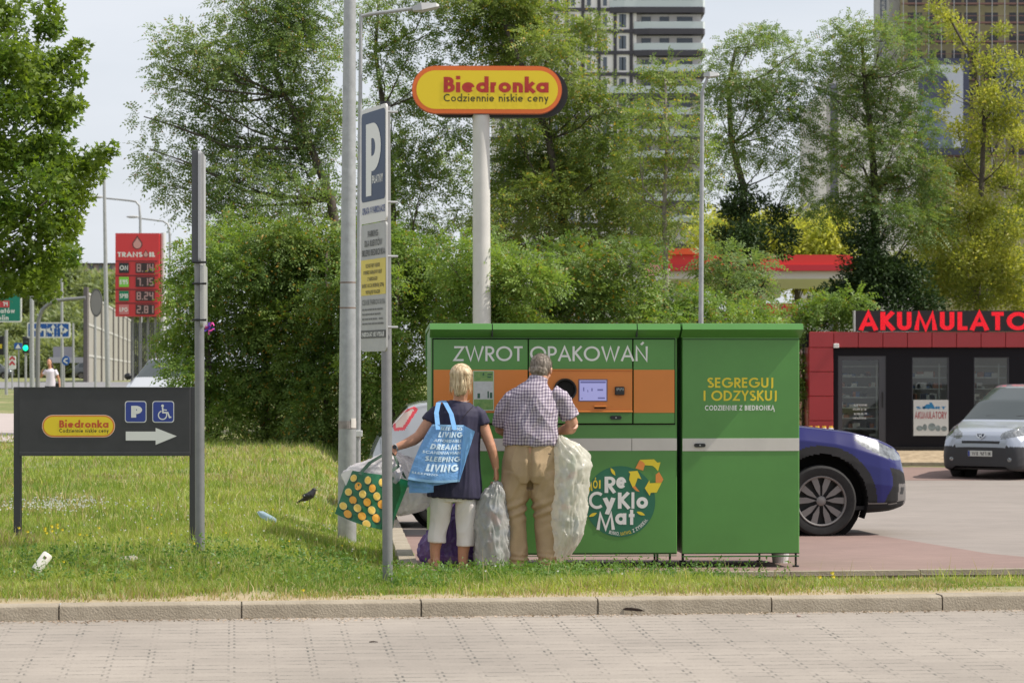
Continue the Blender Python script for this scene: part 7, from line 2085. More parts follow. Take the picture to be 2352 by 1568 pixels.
b.build('poster_picture', mat('poster_engine', (0.20, 0.24, 0.24), 0.5, var=.5, vscale=8), po)
b = MB()
for (t_, c_, v) in (('CZYNNE', 1962, 928), ('PN-PT 8-18', 1960, 938), ('SOB 9-14', 1962, 948), ('NIECZYNNE', 1960, 958)):
    letters(b, t_, lambda x, z, l=0: inv @ Vector((x, dB_+.048-l, z)), sx(c_), sx(c_+30), szz(v+4), szz(v), .2, .12, .0, .001)
b.build('opening_hours', WHITE, shp)
b = MB(); b.cbox((sx(1913), dB_-.16, szz(799)), (sx(1925), dB_-.002, szz(789)), .01); lo = b.build('wall_lamp', WHITE, shp); lo.data.transform(inv)
# row of jerrycans by the red pillar
for i in range(4):
    u = 1862 + i*15.5; p = W(u, 1000, 55.9); zb_ = ZC - (1030 - HV)/F*55.9; zb_ = gz(p.x, 55.9)
    b = MB(); b.mi = 0; b.cbox((p.x-.055, 55.84, zb_), (p.x+.055, 55.98, szz(981)), .015); b.mi = 1; b.tube([(p.x, 55.91, szz(981)), (p.x, 55.91, szz(976.5))], .045, 12)
    tag(b.build('canister', [mat('canister_white', (0.6, 0.6, 0.62), 0.5), mat('cap_yellow', (0.75, 0.45, 0.04), 0.5)], origin=(p.x, 55.91, zb_)), ['leftmost', 'second', 'third', 'rightmost'][i] + ' white canister with yellow cap at the foot of the red shop pillar', 'canister', 'canisters by the shop pillar')

# ================================================================== FILLING STATION
dG_ = 100.0
def gbox(b, u0, v0, u1, v1, y0, y1): b.box(((u0-CU)/F*dG_, dG_+y0, ZC-(v1-HV)/F*dG_), ((u1-CU)/F*dG_, dG_+y1, ZC-(v0-HV)/F*dG_)); return b
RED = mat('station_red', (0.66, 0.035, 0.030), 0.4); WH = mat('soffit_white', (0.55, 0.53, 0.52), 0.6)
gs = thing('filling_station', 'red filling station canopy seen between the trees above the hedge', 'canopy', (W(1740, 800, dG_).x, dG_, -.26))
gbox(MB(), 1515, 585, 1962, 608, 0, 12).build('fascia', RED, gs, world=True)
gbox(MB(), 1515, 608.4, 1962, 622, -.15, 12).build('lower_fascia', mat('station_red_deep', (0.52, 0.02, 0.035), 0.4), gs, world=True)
gbox(MB(), 1520, 622.4, 1958, 640, .1, 11.5).build('soffit', WH, gs, world=True)
for u in (1560, 1765): gbox(MB(), u, 640.4, u+10, 890, 3, 3.4).build('column', WH, gs, world=True)
gbox(MB(), 1530, 571, 1612, 584.8, -.2, 5).build('lit_end', mat('station_orange', (0.75, 0.09, 0.02), 0.4), gs, world=True)  # left end of the canopy, its lit look put into the orange red colour
gbox(MB(), 1745, 640, 1830, 672, 6, 11).build('wall_panel', WH, gs, world=True)
kio = thing('station_kiosk', 'small station kiosk with red fascia and orange end below the canopy', 'kiosk', (W(1790, 800, 92).x, 92, -.26))
dG_ = 92.0
gbox(MB(), 1752, 696, 1826, 723, 0, 3).build('fascia', mat('kiosk_red', (0.42, 0.02, 0.02), 0.4), kio, world=True); gbox(MB(), 1826.2, 696, 1832, 723, 0, 3).build('fascia_end', mat('station_orange', (0.7, 0.2, 0.03), 0.4), kio, world=True)
gbox(MB(), 1756, 723.3, 1828, 960, .1, 2.8).build('wall', WH, kio, world=True)

# ================================================================== FAR BUILDINGS
def fbox(b, d, u0, v0, u1, v1, y0, y1): b.box(((u0-CU)/F*d, d+y0, ZC-(v1-HV)/F*d), ((u1-CU)/F*d, d+y1, ZC-(v0-HV)/F*d)); return b
dT = 338.0
tw = thing('tower_block', 'tall white residential tower with dark floor bands and glass balconies behind the trees', 'building', (W(1370, 800, dT).x, dT, 0))
TWW = mat('tower_render', (0.80, 0.76, 0.73), 0.7, var=0.05, vscale=.3); TWD = mat('tower_dark', (0.050, 0.046, 0.055), 0.6); TWG = mat('tower_window', (0.10, 0.12, 0.15), 0.15); RAIL = mat('balcony_glass', (0.55, 0.60, 0.60), 0.5)
fbox(MB(), dT, 1128, -420, 1462, 870, 0, 18).build('wall', TWW, tw, world=True)
fbox(MB(), dT, 1462.4, -420, 1612, 870, 1.2, 16).build('wall', TWW, tw, world=True)
vf = [20 + 49.3*k for k in range(-8, 17)]
for k, v in enumerate(vf):
    # left part: thin band; right part: projecting balcony slab with a faceted front
    vis = -40 < v < 520
    fbox(MB(), dT, 1126, v-1.0, 1456, v+7, -.25, .2).build('floor_band', TWD, tw, world=True)
    b = MB(); zt_, zb_ = ZC-(v-2-HV)/F*dT, ZC-(v+11-HV)/F*dT
    X_ = lambda u: (u-CU)/F*dT
    wide = (k % 4 == 0)
    xa = 1400 if wide else 1456
    poly = [Vector((X_(xa), dT-.3, zb_)), Vector((X_(xa+34), dT-.7, zb_)), Vector((X_(1614), dT-.7, zb_)), Vector((X_(1619), dT-.1, zb_)), Vector((X_(1619), dT+8, zb_)), Vector((X_(xa), dT+8, zb_))]
    b.prism(poly, (0, 0, zt_-zb_)); b.build('balcony_slab', TWD, tw, world=True)
    if vis:
        zr = ZC-(v-18-HV)/F*dT; b = MB()
        for p, q in zip(poly[:-2], poly[1:-1]):
            p2, q2 = p.copy(), q.copy(); p2.z = q2.z = zt_+.02; p2.y += .12; q2.y += .12
            b.add([p2, q2, q2 + Vector((0, 0, zr-zt_)), p2 + Vector((0, 0, zr-zt_))], [(0, 1, 2, 3)])
        b.build('balcony_rail', RAIL, tw, world=True)
        b = MB()
        for (a, c) in ((1474, 1496), (1516, 1538), (1556, 1592)): fbox(b, dT, a, v-33, c, v-5, 1.1, 1.25)
        b.build('balcony_windows', TWG, tw, world=True)
        for u in (1154, 1191, 1228, 1265, 1302, 1339, 1376, 1413, 1447):
            fbox(MB(), dT, u+9 if u < 1440 else u-18, v-36, u+18 if u < 1440 else u-9, v-6, -.06, .05).build('window', TWG, tw, world=True)
for u in (1150, 1187, 1224, 1261, 1298, 1335, 1372, 1409, 1446):
    fbox(MB(), dT, u, -420, u+7.5, 870, -.2, -.0).build('pilaster', TWD, tw, world=True)
# construction site building with scaffolding and banners
dK = 380.0
cb_ = thing('scaffolded_building', 'unfinished tall building with yellow insulation, scaffolding and hung banners', 'building', (W(2240, 800, dK).x, dK, 0))
fbox(MB(), dK, 2072, -420, 2520, 870, 0, 20).build('wall', mat('insulation_yellow', (0.29, 0.255, 0.145), 0.9, var=0.18, vscale=.15), cb_, world=True)
fbox(MB(), dK, 2046, -420, 2071.6, 330, 2, 18).build('wall', mat('raw_concrete', (0.34, 0.33, 0.32), 0.9, var=0.2, vscale=.2), cb_, world=True)
OPN = mat('raw_opening', (0.045, 0.045, 0.05), 0.5)
for k in range(-1, 9):
    v = 14 + 43.5*k
    for (a, c) in ((2085, 2118), (2131, 2146), (2151, 2172), (2186, 2208), (2215, 2244), (2262, 2292), (2318, 2334), (2340, 2372)):
        if k*8 < 90: fbox(MB(), dK, a, v-28, c, v, -.05, .05).build('window', OPN, cb_, world=True)
SCF = mat('scaffold_rust', (0.22, 0.12, 0.10), 0.8); SCP = mat('scaffold_pole', (0.36, 0.36, 0.36), 0.6)
for k in range(-3, 10):
    v = 6 + 43.5*k + 4
    fbox(MB(), dK, 2068, v, 2520, v+3.5, -1.6, -.8).build('scaffold_deck', SCF, cb_, world=True)
    fbox(MB(), dK, 2068, v-14, 2520, v-12.6, -1.6, -1.5).build('scaffold_rail', SCF, cb_, world=True)
for i in range(15):
    u = 2070 + i*29; fbox(MB(), dK, u, -300, u+1.6, 560, -1.75, -1.62).build('scaffold_pole', SCP, cb_, world=True)
NAVY = mat('banner_navy', (0.050, 0.055, 0.095), 0.7)
bn = thing('banner', 'large framed blue grey portrait banner hung on the scaffolding', 'banner', (W(2150, 300, dK-3).x, dK-3, W(2150, 356, dK-3).z))
fbox(MB(), dK-2.6, 2080, 134, 2226, 356, 0, .3).build('frame', NAVY, bn, world=True)
fbox(MB(), dK-2.6, 2094, 149, 2212, 340, -.1, -.02).build('print', mat('banner_pale', (0.42, 0.44, 0.50), 0.7), bn, world=True)
BPL = Plane((0, dK-2.75, 0), 0); bq = lambda u, v: BPL.q(u, v)
b = MB(); b.disc(BPL.fn, *bq(2140, 222), 2.0, 20, .03, rz=2.9); b.poly(BPL.fn, [bq(2106, 339), bq(2190, 339), bq(2180, 292), bq(2158, 268), bq(2128, 262), bq(2108, 285)], .02); b.build('figure', mat('banner_blue', (0.14, 0.17, 0.27), 0.7, var=.35, vscale=.6), bn, world=True)
b = MB(); b.disc(BPL.fn, *bq(2143, 196), 2.5, 20, .05, rz=2.3); b.poly(BPL.fn, [bq(2150, 200), bq(2178, 196), bq(2184, 228), bq(2168, 250), bq(2156, 236)], .045); b.build('figure_hair', mat('banner_dark', (0.06, 0.065, 0.11), 0.7, var=.3, vscale=.8), bn, world=True)
b2_ = thing('banner', 'dark banner with large white serif words at the right edge of the picture', 'banner', (W(2380, 300, dK-3).x, dK-3, W(2380, 356, dK-3).z))
fbox(MB(), dK-2.6, 2288, 128, 2500, 300, 0, .3).build('cloth', NAVY, b2_, world=True)
b = MB(); 
letters(b, 'Ostatnie', BPL.fn, bq(2305, 0)[0], bq(2420, 0)[0], bq(0, 163)[1], bq(0, 142)[1], .13, .10, .03, .01)
letters(b, 'mieszkania', BPL.fn, bq(2306, 0)[0], bq(2460, 0)[0], bq(0, 200)[1], bq(0, 180)[1], .13, .10, .03, .01)
letters(b, 'Co', BPL.fn, bq(2312, 0)[0], bq(2345, 0)[0], bq(0, 285)[1], bq(0, 268)[1], .13, .10, .03, .01)
b.build('lettering', mat('banner_text', (0.5, 0.5, 0.5), 0.7), b2_, world=True)
# crane mast
cr = thing('tower_crane', 'thin lattice crane mast rising behind the robinia next to the scaffolded building', 'crane', (W(2030, 800, 330).x, 330, 0))
b = MB(); m0 = W(2024.5, 0, 330).x; m1 = W(2035.5, 0, 330).x; zt = 90
for x_ in (m0, m1): b.box((x_-.06, 330, 0), (x_+.06, 330.12, zt)); b.box((x_-.06, 330.7, 0), (x_+.06, 330.82, zt))
z = 20
while z < zt: b.box((m0, 329.97, z), (m1, 330.09, z+.10)); b.tube([(m0, 330.03, z), (m1, 330.03, z+.66)], .035, 4); z += .66
b.build('mast', mat('crane_steel', (0.10, 0.11, 0.13), 0.6), cr, world=True)
# pale office building
dO = 300.0
ob = thing('office_building', 'pale office building with a red dot company sign behind the tall robinia', 'building', (W(1990, 800, dO).x, dO, 0))
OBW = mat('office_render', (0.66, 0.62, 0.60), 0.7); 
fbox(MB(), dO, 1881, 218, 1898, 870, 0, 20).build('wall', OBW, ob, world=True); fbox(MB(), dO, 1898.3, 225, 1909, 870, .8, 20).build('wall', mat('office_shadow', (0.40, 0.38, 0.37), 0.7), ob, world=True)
fbox(MB(), dO, 1909.3, 190, 1927, 870, 1.4, 20).build('stair_glass', mat('office_glass', (0.20, 0.20, 0.24), 0.25), ob, world=True)
fbox(MB(), dO, 1927.3, 150, 2110, 870, .4, 20).build('wall', OBW, ob, world=True)
for k in range(16): fbox(MB(), dO, 1909.5, 200+k*24, 1926.8, 201.5+k*24, 1.2, 1.39).build('transom', TWD, ob, world=True)
OP = Plane((0, dO+.36, 0), 0); b = MB(); b.disc(OP.fn, *OP.q(1937, 382), .36, 16, .02); b.build('sign_dot', mat('dot_red', (0.40, 0.03, 0.05), 0.6), ob, world=True)
b = MB(); letters(b, 'EIFFAGE', OP.fn, OP.q(1944, 0)[0], OP.q(1982, 0)[0], OP.q(0, 388)[1], OP.q(0, 376)[1], .24, .12, .02, .01); b.build('sign_lettering', mat('sign_ink2', (0.07, 0.07, 0.09), 0.6), ob, world=True)
# cream blocks on the far hill
hb_ = thing('apartment_block', 'long cream block with a reddish top storey on the far hill, behind the lamp post', 'building', (W(230, 800, 340).x, 340, 0))
fbox(MB(), 340, 172, 622, 330, 870, 0, 14).build('wall', mat('cream_render', (0.75, 0.58, 0.42), 0.8), hb_, world=True)
fbox(MB(), 340, 175, 606, 330, 621.6, .5, 13).build('top_storey', mat('rose_render', (0.42, 0.33, 0.32), 0.8), hb_, world=True)
fbox(MB(), 340, 174, 604, 331, 605.8, 0, 14).build('roof', CLAD, hb_, world=True)
for k in range(7):
    fbox(MB(), 340, 184+k*21, 609, 192+k*21, 619, .3, .49).build('window', TWG, hb_, world=True)

# ================================================================== LEFT BACKGROUND: SIGNS, PYLON, BARRIER
def post(b, u, v0, v1, d, r, u1=None): 
    g0_ = gz(W(u, 0, d).x, d); p = W(u, v1, d); p.z = min(p.z, g0_)
    b.tube([p, W(u if u1 is None else u1, v0, d)], r, 8); return b
def flat(name, label, cat, u0, v0, u1, v1, d, m, rim=None, pole=None, extra=None, group=None, r=.04):
    base = W(pole if pole else (u0+u1)/2, 900, d); base.z = gz(base.x, d)
    root = thing(name, label, cat, base, 0, group)
    pl = Plane((0, d, 0), 0); q = pl.q
    xa, za = q(u0, v1); xb, zb = q(u1, v0)
    b = MB(); b.prism([pl.fn(x, z) for x, z in roundrect(xa, xb, za, zb, min(.06, (xb-xa)*.2))], (0, .06, 0)); b.build('panel', rim or m, root, world=True)
    if rim: b = MB(); w_ = .05; b.poly(pl.fn, roundrect(xa+w_, xb-w_, za+w_, zb-w_, .04), .004); b.build('field', m, root, world=True)
    if pole: b = MB(); post(b, pole, v0+2, 900, d+.12, r); b.build('post', STEEL, root, world=True)
    return root, pl
dP = 100.0
SG_G = mat('motorway_green', (0.0, 0.20, 0.135), 0.5); SGB = mat('lane_blue', (0.01, 0.09, 0.36), 0.5)
rt, pl = flat('direction_board', 'green road direction board cut by the left edge of the picture', 'road sign', -70, 672, 49.5, 740, 85, SG_G, WHITE, pole=-20, r=.07)
b = MB(); b.poly(pl.fn, [pl.q(-12, 706), pl.q(22, 706), pl.q(22, 690), pl.q(-12, 690)], .008); b.build('route_field', mat('route_red', (0.5, 0.04, 0.05), 0.5), rt, world=True)
b = MB()
letters(b, 'E 74', pl.fn, pl.q(-6, 0)[0], pl.q(18, 0)[0], pl.q(0, 703)[1], pl.q(0, 693)[1], .2, .12, .012, .001)
letters(b, 'Opatów', pl.fn, pl.q(-20, 0)[0], pl.q(34, 0)[0], pl.q(0, 719)[1], pl.q(0, 707.5)[1], .2, .12, .012, .001)
letters(b, 'Lublin', pl.fn, pl.q(-20, 0)[0], pl.q(20, 0)[0], pl.q(0, 735)[1], pl.q(0, 723.5)[1], .2, .12, .012, .001); b.build('lettering', WHITE, rt, world=True)
rt, pl = flat('lane_sign', 'wide blue lane sign with white arrows in front of the far hill', 'road sign', 62, 740, 161, 776, 88, SGB, WHITE, pole=85, r=.06)
b = MB()
def arr(pts, w): strokes2(b, pl, [pl.q(*p) for p in pts], w, .008)
wS = 4.6/62.6
for j, (cu, kind) in enumerate(((76, 'L'), (95, 'L'), (122, 'UL'), (141, 'UR'))):
    if kind == 'L':
        arr([(cu+8, 773), (cu+8, 757), (cu-1, 757)], wS); b.poly(pl.fn, [pl.q(cu-9, 758), pl.q(cu, 764), pl.q(cu, 751)], .009)
    else:
        arr([(cu, 773), (cu, 752)], wS); b.poly(pl.fn, [pl.q(cu-6, 753), pl.q(cu+6, 753), pl.q(cu, 744)], .009)
        s_ = -1 if kind == 'UL' else 1; arr([(cu, 767), (cu+s_*8, 759)], wS*.8); tri = [pl.q(cu+s_*7, 766), pl.q(cu+s_*7, 752), pl.q(cu+s_*16, 758)]; b.poly(pl.fn, tri if s_ > 0 else tri[::-1], .0095)
for u in (86.5, 108, 131): 
    for v in (744, 752, 760, 768): b.poly(pl.fn, [pl.q(u-.6, v+5), pl.q(u+.6, v+5), pl.q(u+.6, v), pl.q(u-.6, v)], .006)
b.build('arrows', WHITE, rt, world=True)
# curved mast over the road
def polething(name, label, cat, pts, d, r, m=STEEL, group=None, head=None):
    base = W(pts[0][0], 900, d); base.z = gz(base.x, d)
    root = thing(name, label, cat, base, 0, group); P_ = [W(u, v, d) for u, v in pts]; P_[0].z = min(P_[0].z, base.z)
    b = MB(); b.tube(P_, r, 10); b.build('pole', m, root, world=True, smooth=60)
    if head: b = MB(); c = W(head[0], head[1], d); b.ell(c, (head[2], .12, .07)); b.build('lamp_head', mat('lamp_shell', (0.42, 0.42, 0.42), 0.45), root, world=True, smooth=180)
    return root
polething('signal_mast', 'white curved signal mast arching right to the noise barrier', 'mast', [(86, 900), (87, 760), (89, 735), (97, 712), (112, 698), (132, 690), (160, 687), (196, 684)], 86, [.085, .08, .075, .072, .07, .068, .065, .06], GREYPOST)
polething('pole', 'tall thin grey pole directly left of the curved mast', 'pole', [(74, 900), (73, 680)], 84, [.09, .075], STEEL)
polething('street_lamp', 'far street lamp pole right of the curved mast, topless above the hill', 'street lamp', [(143, 900), (142, 640)], 95, [.07, .05], group='street lamps')
polething('street_lamp', 'tall straight pole standing left of the red price pylon', 'street lamp', [(249, 885), (244, 700), (239, 405)], 75, [.085, .07, .045], group='street lamps')
polething('street_lamp', 'far street lamp whose curved arm shows left above the price pylon', 'street lamp', [(324, 900), (322, 500), (320, 472), (312, 463), (300, 461), (240, 455)], 110, [.09, .06, .05, .05, .045, .04], group='street lamps', head=(222, 452.5, .32))
polething('street_lamp', 'far street lamp arm just above the right corner of the price pylon', 'street lamp', [(392, 900), (390, 540), (386, 515), (375, 508), (318, 501)], 118, [.09, .06, .05, .045, .04], group='street lamps', head=(305, 498, .32))
polething('pole', 'thin pole with small signal right of the blue lane sign', 'pole', [(169, 890), (168, 742)], 92, [.05, .04], STEEL)
rt, pl = flat('crossing_sign', 'small blue warning sign with white triangle at the far crossing', 'road sign', 32.5, 787, 50.5, 802, 95, SGB, pole=43, r=.03)
b = MB(); b.poly(pl.fn, [pl.q(35, 800), pl.q(48, 800), pl.q(41.5, 789)], .006); b.build('triangle', WHITE, rt, world=True)
rt, pl = flat('chevron_sign', 'small red and white chevron sign by the far road', 'road sign', 20, 817, 36, 848, 98, WHITE, pole=28, r=.03)
b = MB(); strokes2(b, pl, [pl.q(22, 826), pl.q(28, 820), pl.q(34, 826)], .08, .006); strokes2(b, pl, [pl.q(22, 838), pl.q(28, 831), pl.q(34, 838)], .08, .006); b.build('chevrons', mat('route_red', (0.5, 0.04, 0.05), 0.5), rt, world=True)
rt, pl = flat('blank_hoarding', 'blank grey hoarding in front of the far hill', 'board', 122, 796, 170, 820, 118, mat('hoarding_grey', (0.40, 0.39, 0.42), 0.7), pole=146, r=.05)
rt, pl = flat('low_wall', 'low white wall behind the walking woman', 'wall', 112, 820, 200, 833, 122, mat('wall_white', (0.62, 0.60, 0.58), 0.7))
# round signs
def round_sign(label, u, v, ru, rv, d, m, pole_u, rim=None, mark=None):
    base = W(pole_u, 900, d); base.z = gz(base.x, d); root = thing('round_sign', label, 'road sign', base); pl = Plane((0, d, 0), 0)
    x, z = pl.q(u, v); b = MB(); n = 28
    b.prism([pl.fn(x + ru/F*d*math.cos(2*PI*k/n), z + rv/F*d*math.sin(2*PI*k/n)) for k in range(n)], (0, .05, 0)); b.build('disc', m, root, world=True)
    if rim: b = MB(); R1 = ru/F*d; R2 = rv/F*d; vs = [pl.fn(x + f*R1*math.cos(2*PI*k/n), z + f*R2*math.sin(2*PI*k/n), .006) for f in (.88, 1.02) for k in range(n)]; b.add(vs, [(k, (k+1) % n, n+(k+1) % n, n+k) for k in range(n)]); b.build('rim', rim, root, world=True)
    if mark: b = MB(); mark(b, pl); b.build('mark', WHITE, root, world=True)
    b = MB(); post(b, pole_u, v + rv - 3, 900, d+.1, .035); b.build('post', STEEL, root, world=True)
    return root
def mk(b, pl): strokes2(b, pl, [pl.q(156, 824), pl.q(150, 824), pl.q(147, 829), pl.q(155, 834)], .05, .008)
round_sign('round blue arrow sign behind the walking woman', 151, 828, 9, 11, 90, SGB, 147, None, mk)
round_sign('tall narrow back of a grey round sign seen in front of the noise barrier', 221, 695, 14, 32, 70, mat('sign_back_grey', (0.22, 0.215, 0.21), 0.6), 219, mat('rim_dark_grey', (0.10, 0.10, 0.10), 0.6))
rt = thing('traffic_light', 'traffic light showing green beyond the road', 'traffic light', (W(59, 900, 92).x, 92, gz(W(59, 0, 92).x, 92)))
fbox(MB(), 92, 52, 772, 66, 810, 0, .25).build('housing', BLACK, rt, world=True)
b = MB(); b.ell(W(58.5, 799, 91.98), (.10, .04, .11)); b.build('green_lens', mat('signal_green', (0, .5, .3), .4, emit=(0.0, 0.9, 0.42), estr=1.6), rt, world=True)
b = MB(); b.ell(W(58.5, 787, 91.98), (.09, .03, .10)); b.ell(W(58.5, 778, 91.98), (.09, .03, .09)); b.build('dark_lens', RIMD, rt, world=True)
b = MB(); post(b, 59, 808, 900, 92.1, .045); b.build('post', STEEL, rt, world=True)
rt = thing('traffic_light', 'traffic light with yellow backboard at the left picture edge', 'traffic light', (W(14, 900, 90).x, 90, gz(W(14, 0, 90).x, 90)))
fbox(MB(), 90, -8, 772, 8, 815, 0, .25).build('housing', BLACK, rt, world=True); fbox(MB(), 90, -4, 790, 5, 800, -.03, -.01).build('amber_panel', YELLOW, rt, world=True)
b = MB(); post(b, 14.5, 758, 900, 90, .06); b.build('post', STEEL, rt, world=True)
# noise barrier running away to the right
nb_ = thing('noise_barrier', 'tall grey noise barrier with posts and pale rails beside the far road', 'barrier', (W(196, 880, 116).x, 116, 1.2))
A = W(197, 876, 116); Bv = W(300, 872, 175); BARM = mat('barrier_panel', (0.30, 0.285, 0.255), 0.8, var=0.08, vscale=.8); POSTM = mat('barrier_post', (0.155, 0.145, 0.14), 0.7)
H0 = (876-662)/F*116
nseg = 8
for i in range(nseg):
    a = A.lerp(Bv, i/nseg); c = A.lerp(Bv, (i+1)/nseg); dx = (c-a).normalized(); a.z = c.z = 1.15
    b = MB(); nrm = Vector((dx.y, -dx.x, 0)); 
    b.add([a+nrm*0, c, c+Vector((0,0,H0)), a+Vector((0,0,H0)), a-nrm*.12, c-nrm*.12, c-nrm*.12+Vector((0,0,H0)), a-nrm*.12+Vector((0,0,H0))], [(0,1,2,3),(5,4,7,6),(3,2,6,7)]); b.build('panel', BARM, nb_, world=True)
    b = MB()
    for hz in (.32, .66, .995): 
        o = nrm*.03; z_ = Vector((0,0,H0*hz)); b.add([a+o+z_, c+o+z_, c+o+z_-Vector((0,0,.12)), a+o+z_-Vector((0,0,.12))], [(3,2,1,0)])
    b.build('rail', mat('barrier_rail', (0.45, 0.44, 0.42), 0.6), nb_, world=True)
    b = MB(); b.box((a.x-.09, a.y-.12, .9), (a.x+.09, a.y+.10, 1.15+H0)); b.build('post', POSTM if i else mat('end_post', (0.12, 0.105, 0.10), .7), nb_, world=True)
b = MB(); fbox(b, 115.7, 192, 659, 201, 880, -.05, .4); b.build('end_post', mat('end_post', (0.12, 0.105, 0.10), .7), nb_, world=True)
# fuel price pylon
py = thing('price_pylon', 'red fuel price pylon with drop logo and four price rows', 'sign', (W(318, 900, dP).x, dP, gz(W(318, 0, dP).x, dP)))
PYR = mat('pylon_red', (0.62, 0.035, 0.040), 0.35); PYD = mat('pylon_dark', (0.035, 0.018, 0.020), 0.5)
fbox(MB(), dP, 265, 535.5, 366, 726.5, 0, .5).build('cabinet', PYR, py, world=True)
b = MB()
for v in (599, 632, 664, 695.5): fbox(b, dP, 266, v, 362, v+1.6, -.03, -.004)
b.build('row_divider', PYD, py, world=True)
PPy = Plane((0, dP, 0), 0)
rows_ = [('ON', '8.14', mat('tag_black', (.015, .02, .025), .5), 603.5, 627), ('E95', '7.15', mat('tag_lime', (.20, .55, .06), .5), 636, 659), ('SP98', '8.24', mat('tag_green', (.0, .19, .09), .5), 668, 691), ('LPG', '2.81', mat('tag_rose', (.55, .18, .19), .5), 699.5, 722)]
for (t_, pr, m_, v0, v1) in rows_:
    fbox(MB(), dP, 274, v0, 296, v1, -.06, -.004).build('fuel_tag', m_, py, world=True)
    b = MB(); letters(b, t_, PPy.fn, PPy.q(275.5, 0)[0], PPy.q(294.5, 0)[0], PPy.q(0, v1-6.5)[1], PPy.q(0, v0+6.5)[1], .19, .12, .066, .001); b.build('tag_lettering', WHITE, py, world=True)
    fbox(MB(), dP, 312, v0, 355, v1, -.06, -.004).build('price_display', PYD, py, world=True)
    b = MB(); letters(b, pr, PPy.fn, PPy.q(314.5, 0)[0], PPy.q(353, 0)[0], PPy.q(0, v1-2.5)[1], PPy.q(0, v0+2.5)[1], .15, .12, .066, .001); b.build('price_digits', mat('digit_grey', (0.42, 0.25, 0.25), .5), py, world=True)
b = MB(); letters(b, 'TRANS', PPy.fn, PPy.q(270, 0)[0], PPy.q(327, 0)[0], PPy.q(0, 590)[1], PPy.q(0, 579)[1], .22, .10, .006, .001); letters(b, 'IL', PPy.fn, PPy.q(343, 0)[0], PPy.q(356, 0)[0], PPy.q(0, 590)[1], PPy.q(0, 579)[1], .30, .10, .006, .001); b.build('lettering', WHITE, py, world=True)
DROPM = mat('drop_rose', (0.60, 0.30, 0.28), .4)
def drop(cu, cv, s, m1, lay):
    x, z = PPy.q(cu, cv); pts = [(x + s*.5*math.cos(t)*(1 if math.sin(t) < .2 else (1-max(0, math.sin(t)-.2))**1.1), z + s*.5*math.sin(t)*(1 if math.sin(t) < 0 else 1.75)) for t in np.linspace(-PI/2, 1.5*PI, 26)[:-1]]
    b = MB(); b.poly(PPy.fn, pts, lay); return b
drop(315.5, 561, .42, None, .006).build('drop_outline', mat('drop_dark', (.12, .03, .03), .4), py, world=True)
drop(315.5, 561.5, .33, None, .009).build('drop', DROPM, py, world=True)
drop(335, 585, .24, None, .006).build('drop_outline', mat('drop_dark', (.12, .03, .03), .4), py, world=True); drop(335, 585, .18, None, .009).build('drop', DROPM, py, world=True)
b = MB(); q_ = W(375.5, 900, dP+.3); b.tube([Vector((q_.x, dP+.3, .6)), W(374.5, 535, dP+.3)], .11, 14); b.build('pole', mat('pylon_pole', (0.55, .54, .55), .5), py, world=True, smooth=60)
for u in (305, 322, 340, 357):
    b = MB(); q_ = W(u, 900, dP+.3); b.tube([Vector((q_.x, dP+.3, .6)), W(u, 727, dP+.3)], .05, 8); b.build('support', GREYPOST, py, world=True)
gt = thing('slatted_fence', 'dark slatted screen under the price pylon', 'fence', (W(340, 900, 108).x, 108, gz(W(340, 0, 108).x, 108)))
b = MB()
for i in range(20): fbox(b, 108, 300+i*4.2, 740, 302.3+i*4.2, 885, 0, .05)
b.build('slats', mat('screen_dark', (0.05, 0.05, 0.055), .6), gt, world=True)
# path and far road on the left
def strip(name, m, pts, dz=.01):
    b = MB(); n = len(pts)
    vs = []
    for (y, xa, xb) in pts:
        for i in range(5): x = xa + (xb-xa)*i/4; vs.append((x, y, gz(x, y) + dz + .012))
    b.add(vs, [(j*5+i, j*5+i+1, (j+1)*5+i+1, (j+1)*5+i) for j in range(n-1) for i in range(4)])
    tag(b.build(name, m, smooth=180), kind='structure')
strip('path', mat('path_slabs', (0.40, 0.34, 0.32), 0.9, var=.08, vscale=2), [(y, -14.0 - (y-46)*.14, -9.35 - (y-46)*.222 + .55) for y in np.linspace(43, 90, 40)])
strip('far_road', mat('asphalt', (0.20, 0.195, 0.20), 0.9, var=.08, vscale=1), [(y, -60, -14.5) for y in np.linspace(100, 122, 12)])
# walking woman far away
dW_ = 76.6
def Q(u, v, dy=0): return Vector(((u-CU)/F*dW_, dW_+dy, ZC-(v-HV)/F*dW_))
fw_ = thing('person', 'dark haired woman in white t-shirt and black shorts walking far away on the path', 'person', (Q(116, 943).x, dW_, gz(Q(116, 0).x, dW_)))
b = MB(); b.ell(Q(113, 832), (.075, .09, .11)); b.ell(Q(113, 836, -.03), (.06, .07, .08)); b.ell(Q(113, 833.5, -.115), (.012, .02, .02), 8, 6)
b.tube([Q(115, 848), Q(114, 838)], .05, 12); b.tube([Q(116, 893), Q(117, 870), Q(116, 852), Q(115, 846)], [.15, .12, .135, .06], 18, ry=[.11, .10, .10, .055])
b.tube([Q(106, 850), Q(100, 858), Q(94, 866, -.05), Q(98, 856, -.2)], [.05, .045, .04, .03], 10); b.tube([Q(126, 850), Q(132, 862), Q(136, 876), Q(138, 888, -.05)], [.05, .045, .036, .028], 10)
b.tube([Q(112, 893), Q(110, 912), Q(109, 928), Q(109, 941)], [.085, .06, .055, .035], 12); b.tube([Q(121, 893), Q(122, 912), Q(122, 925, .1), Q(122, 936, .25)], [.085, .06, .055, .035], 12)
hand(b, Q(98, 856, -.2), (0.3, -.3, 1), (1, 0, 0), (0, -1, 0), curl=.8); hand(b, Q(138, 888, -.05), (0, 0, -1), (-1, 0, 0), (0, -1, 0), curl=.5)
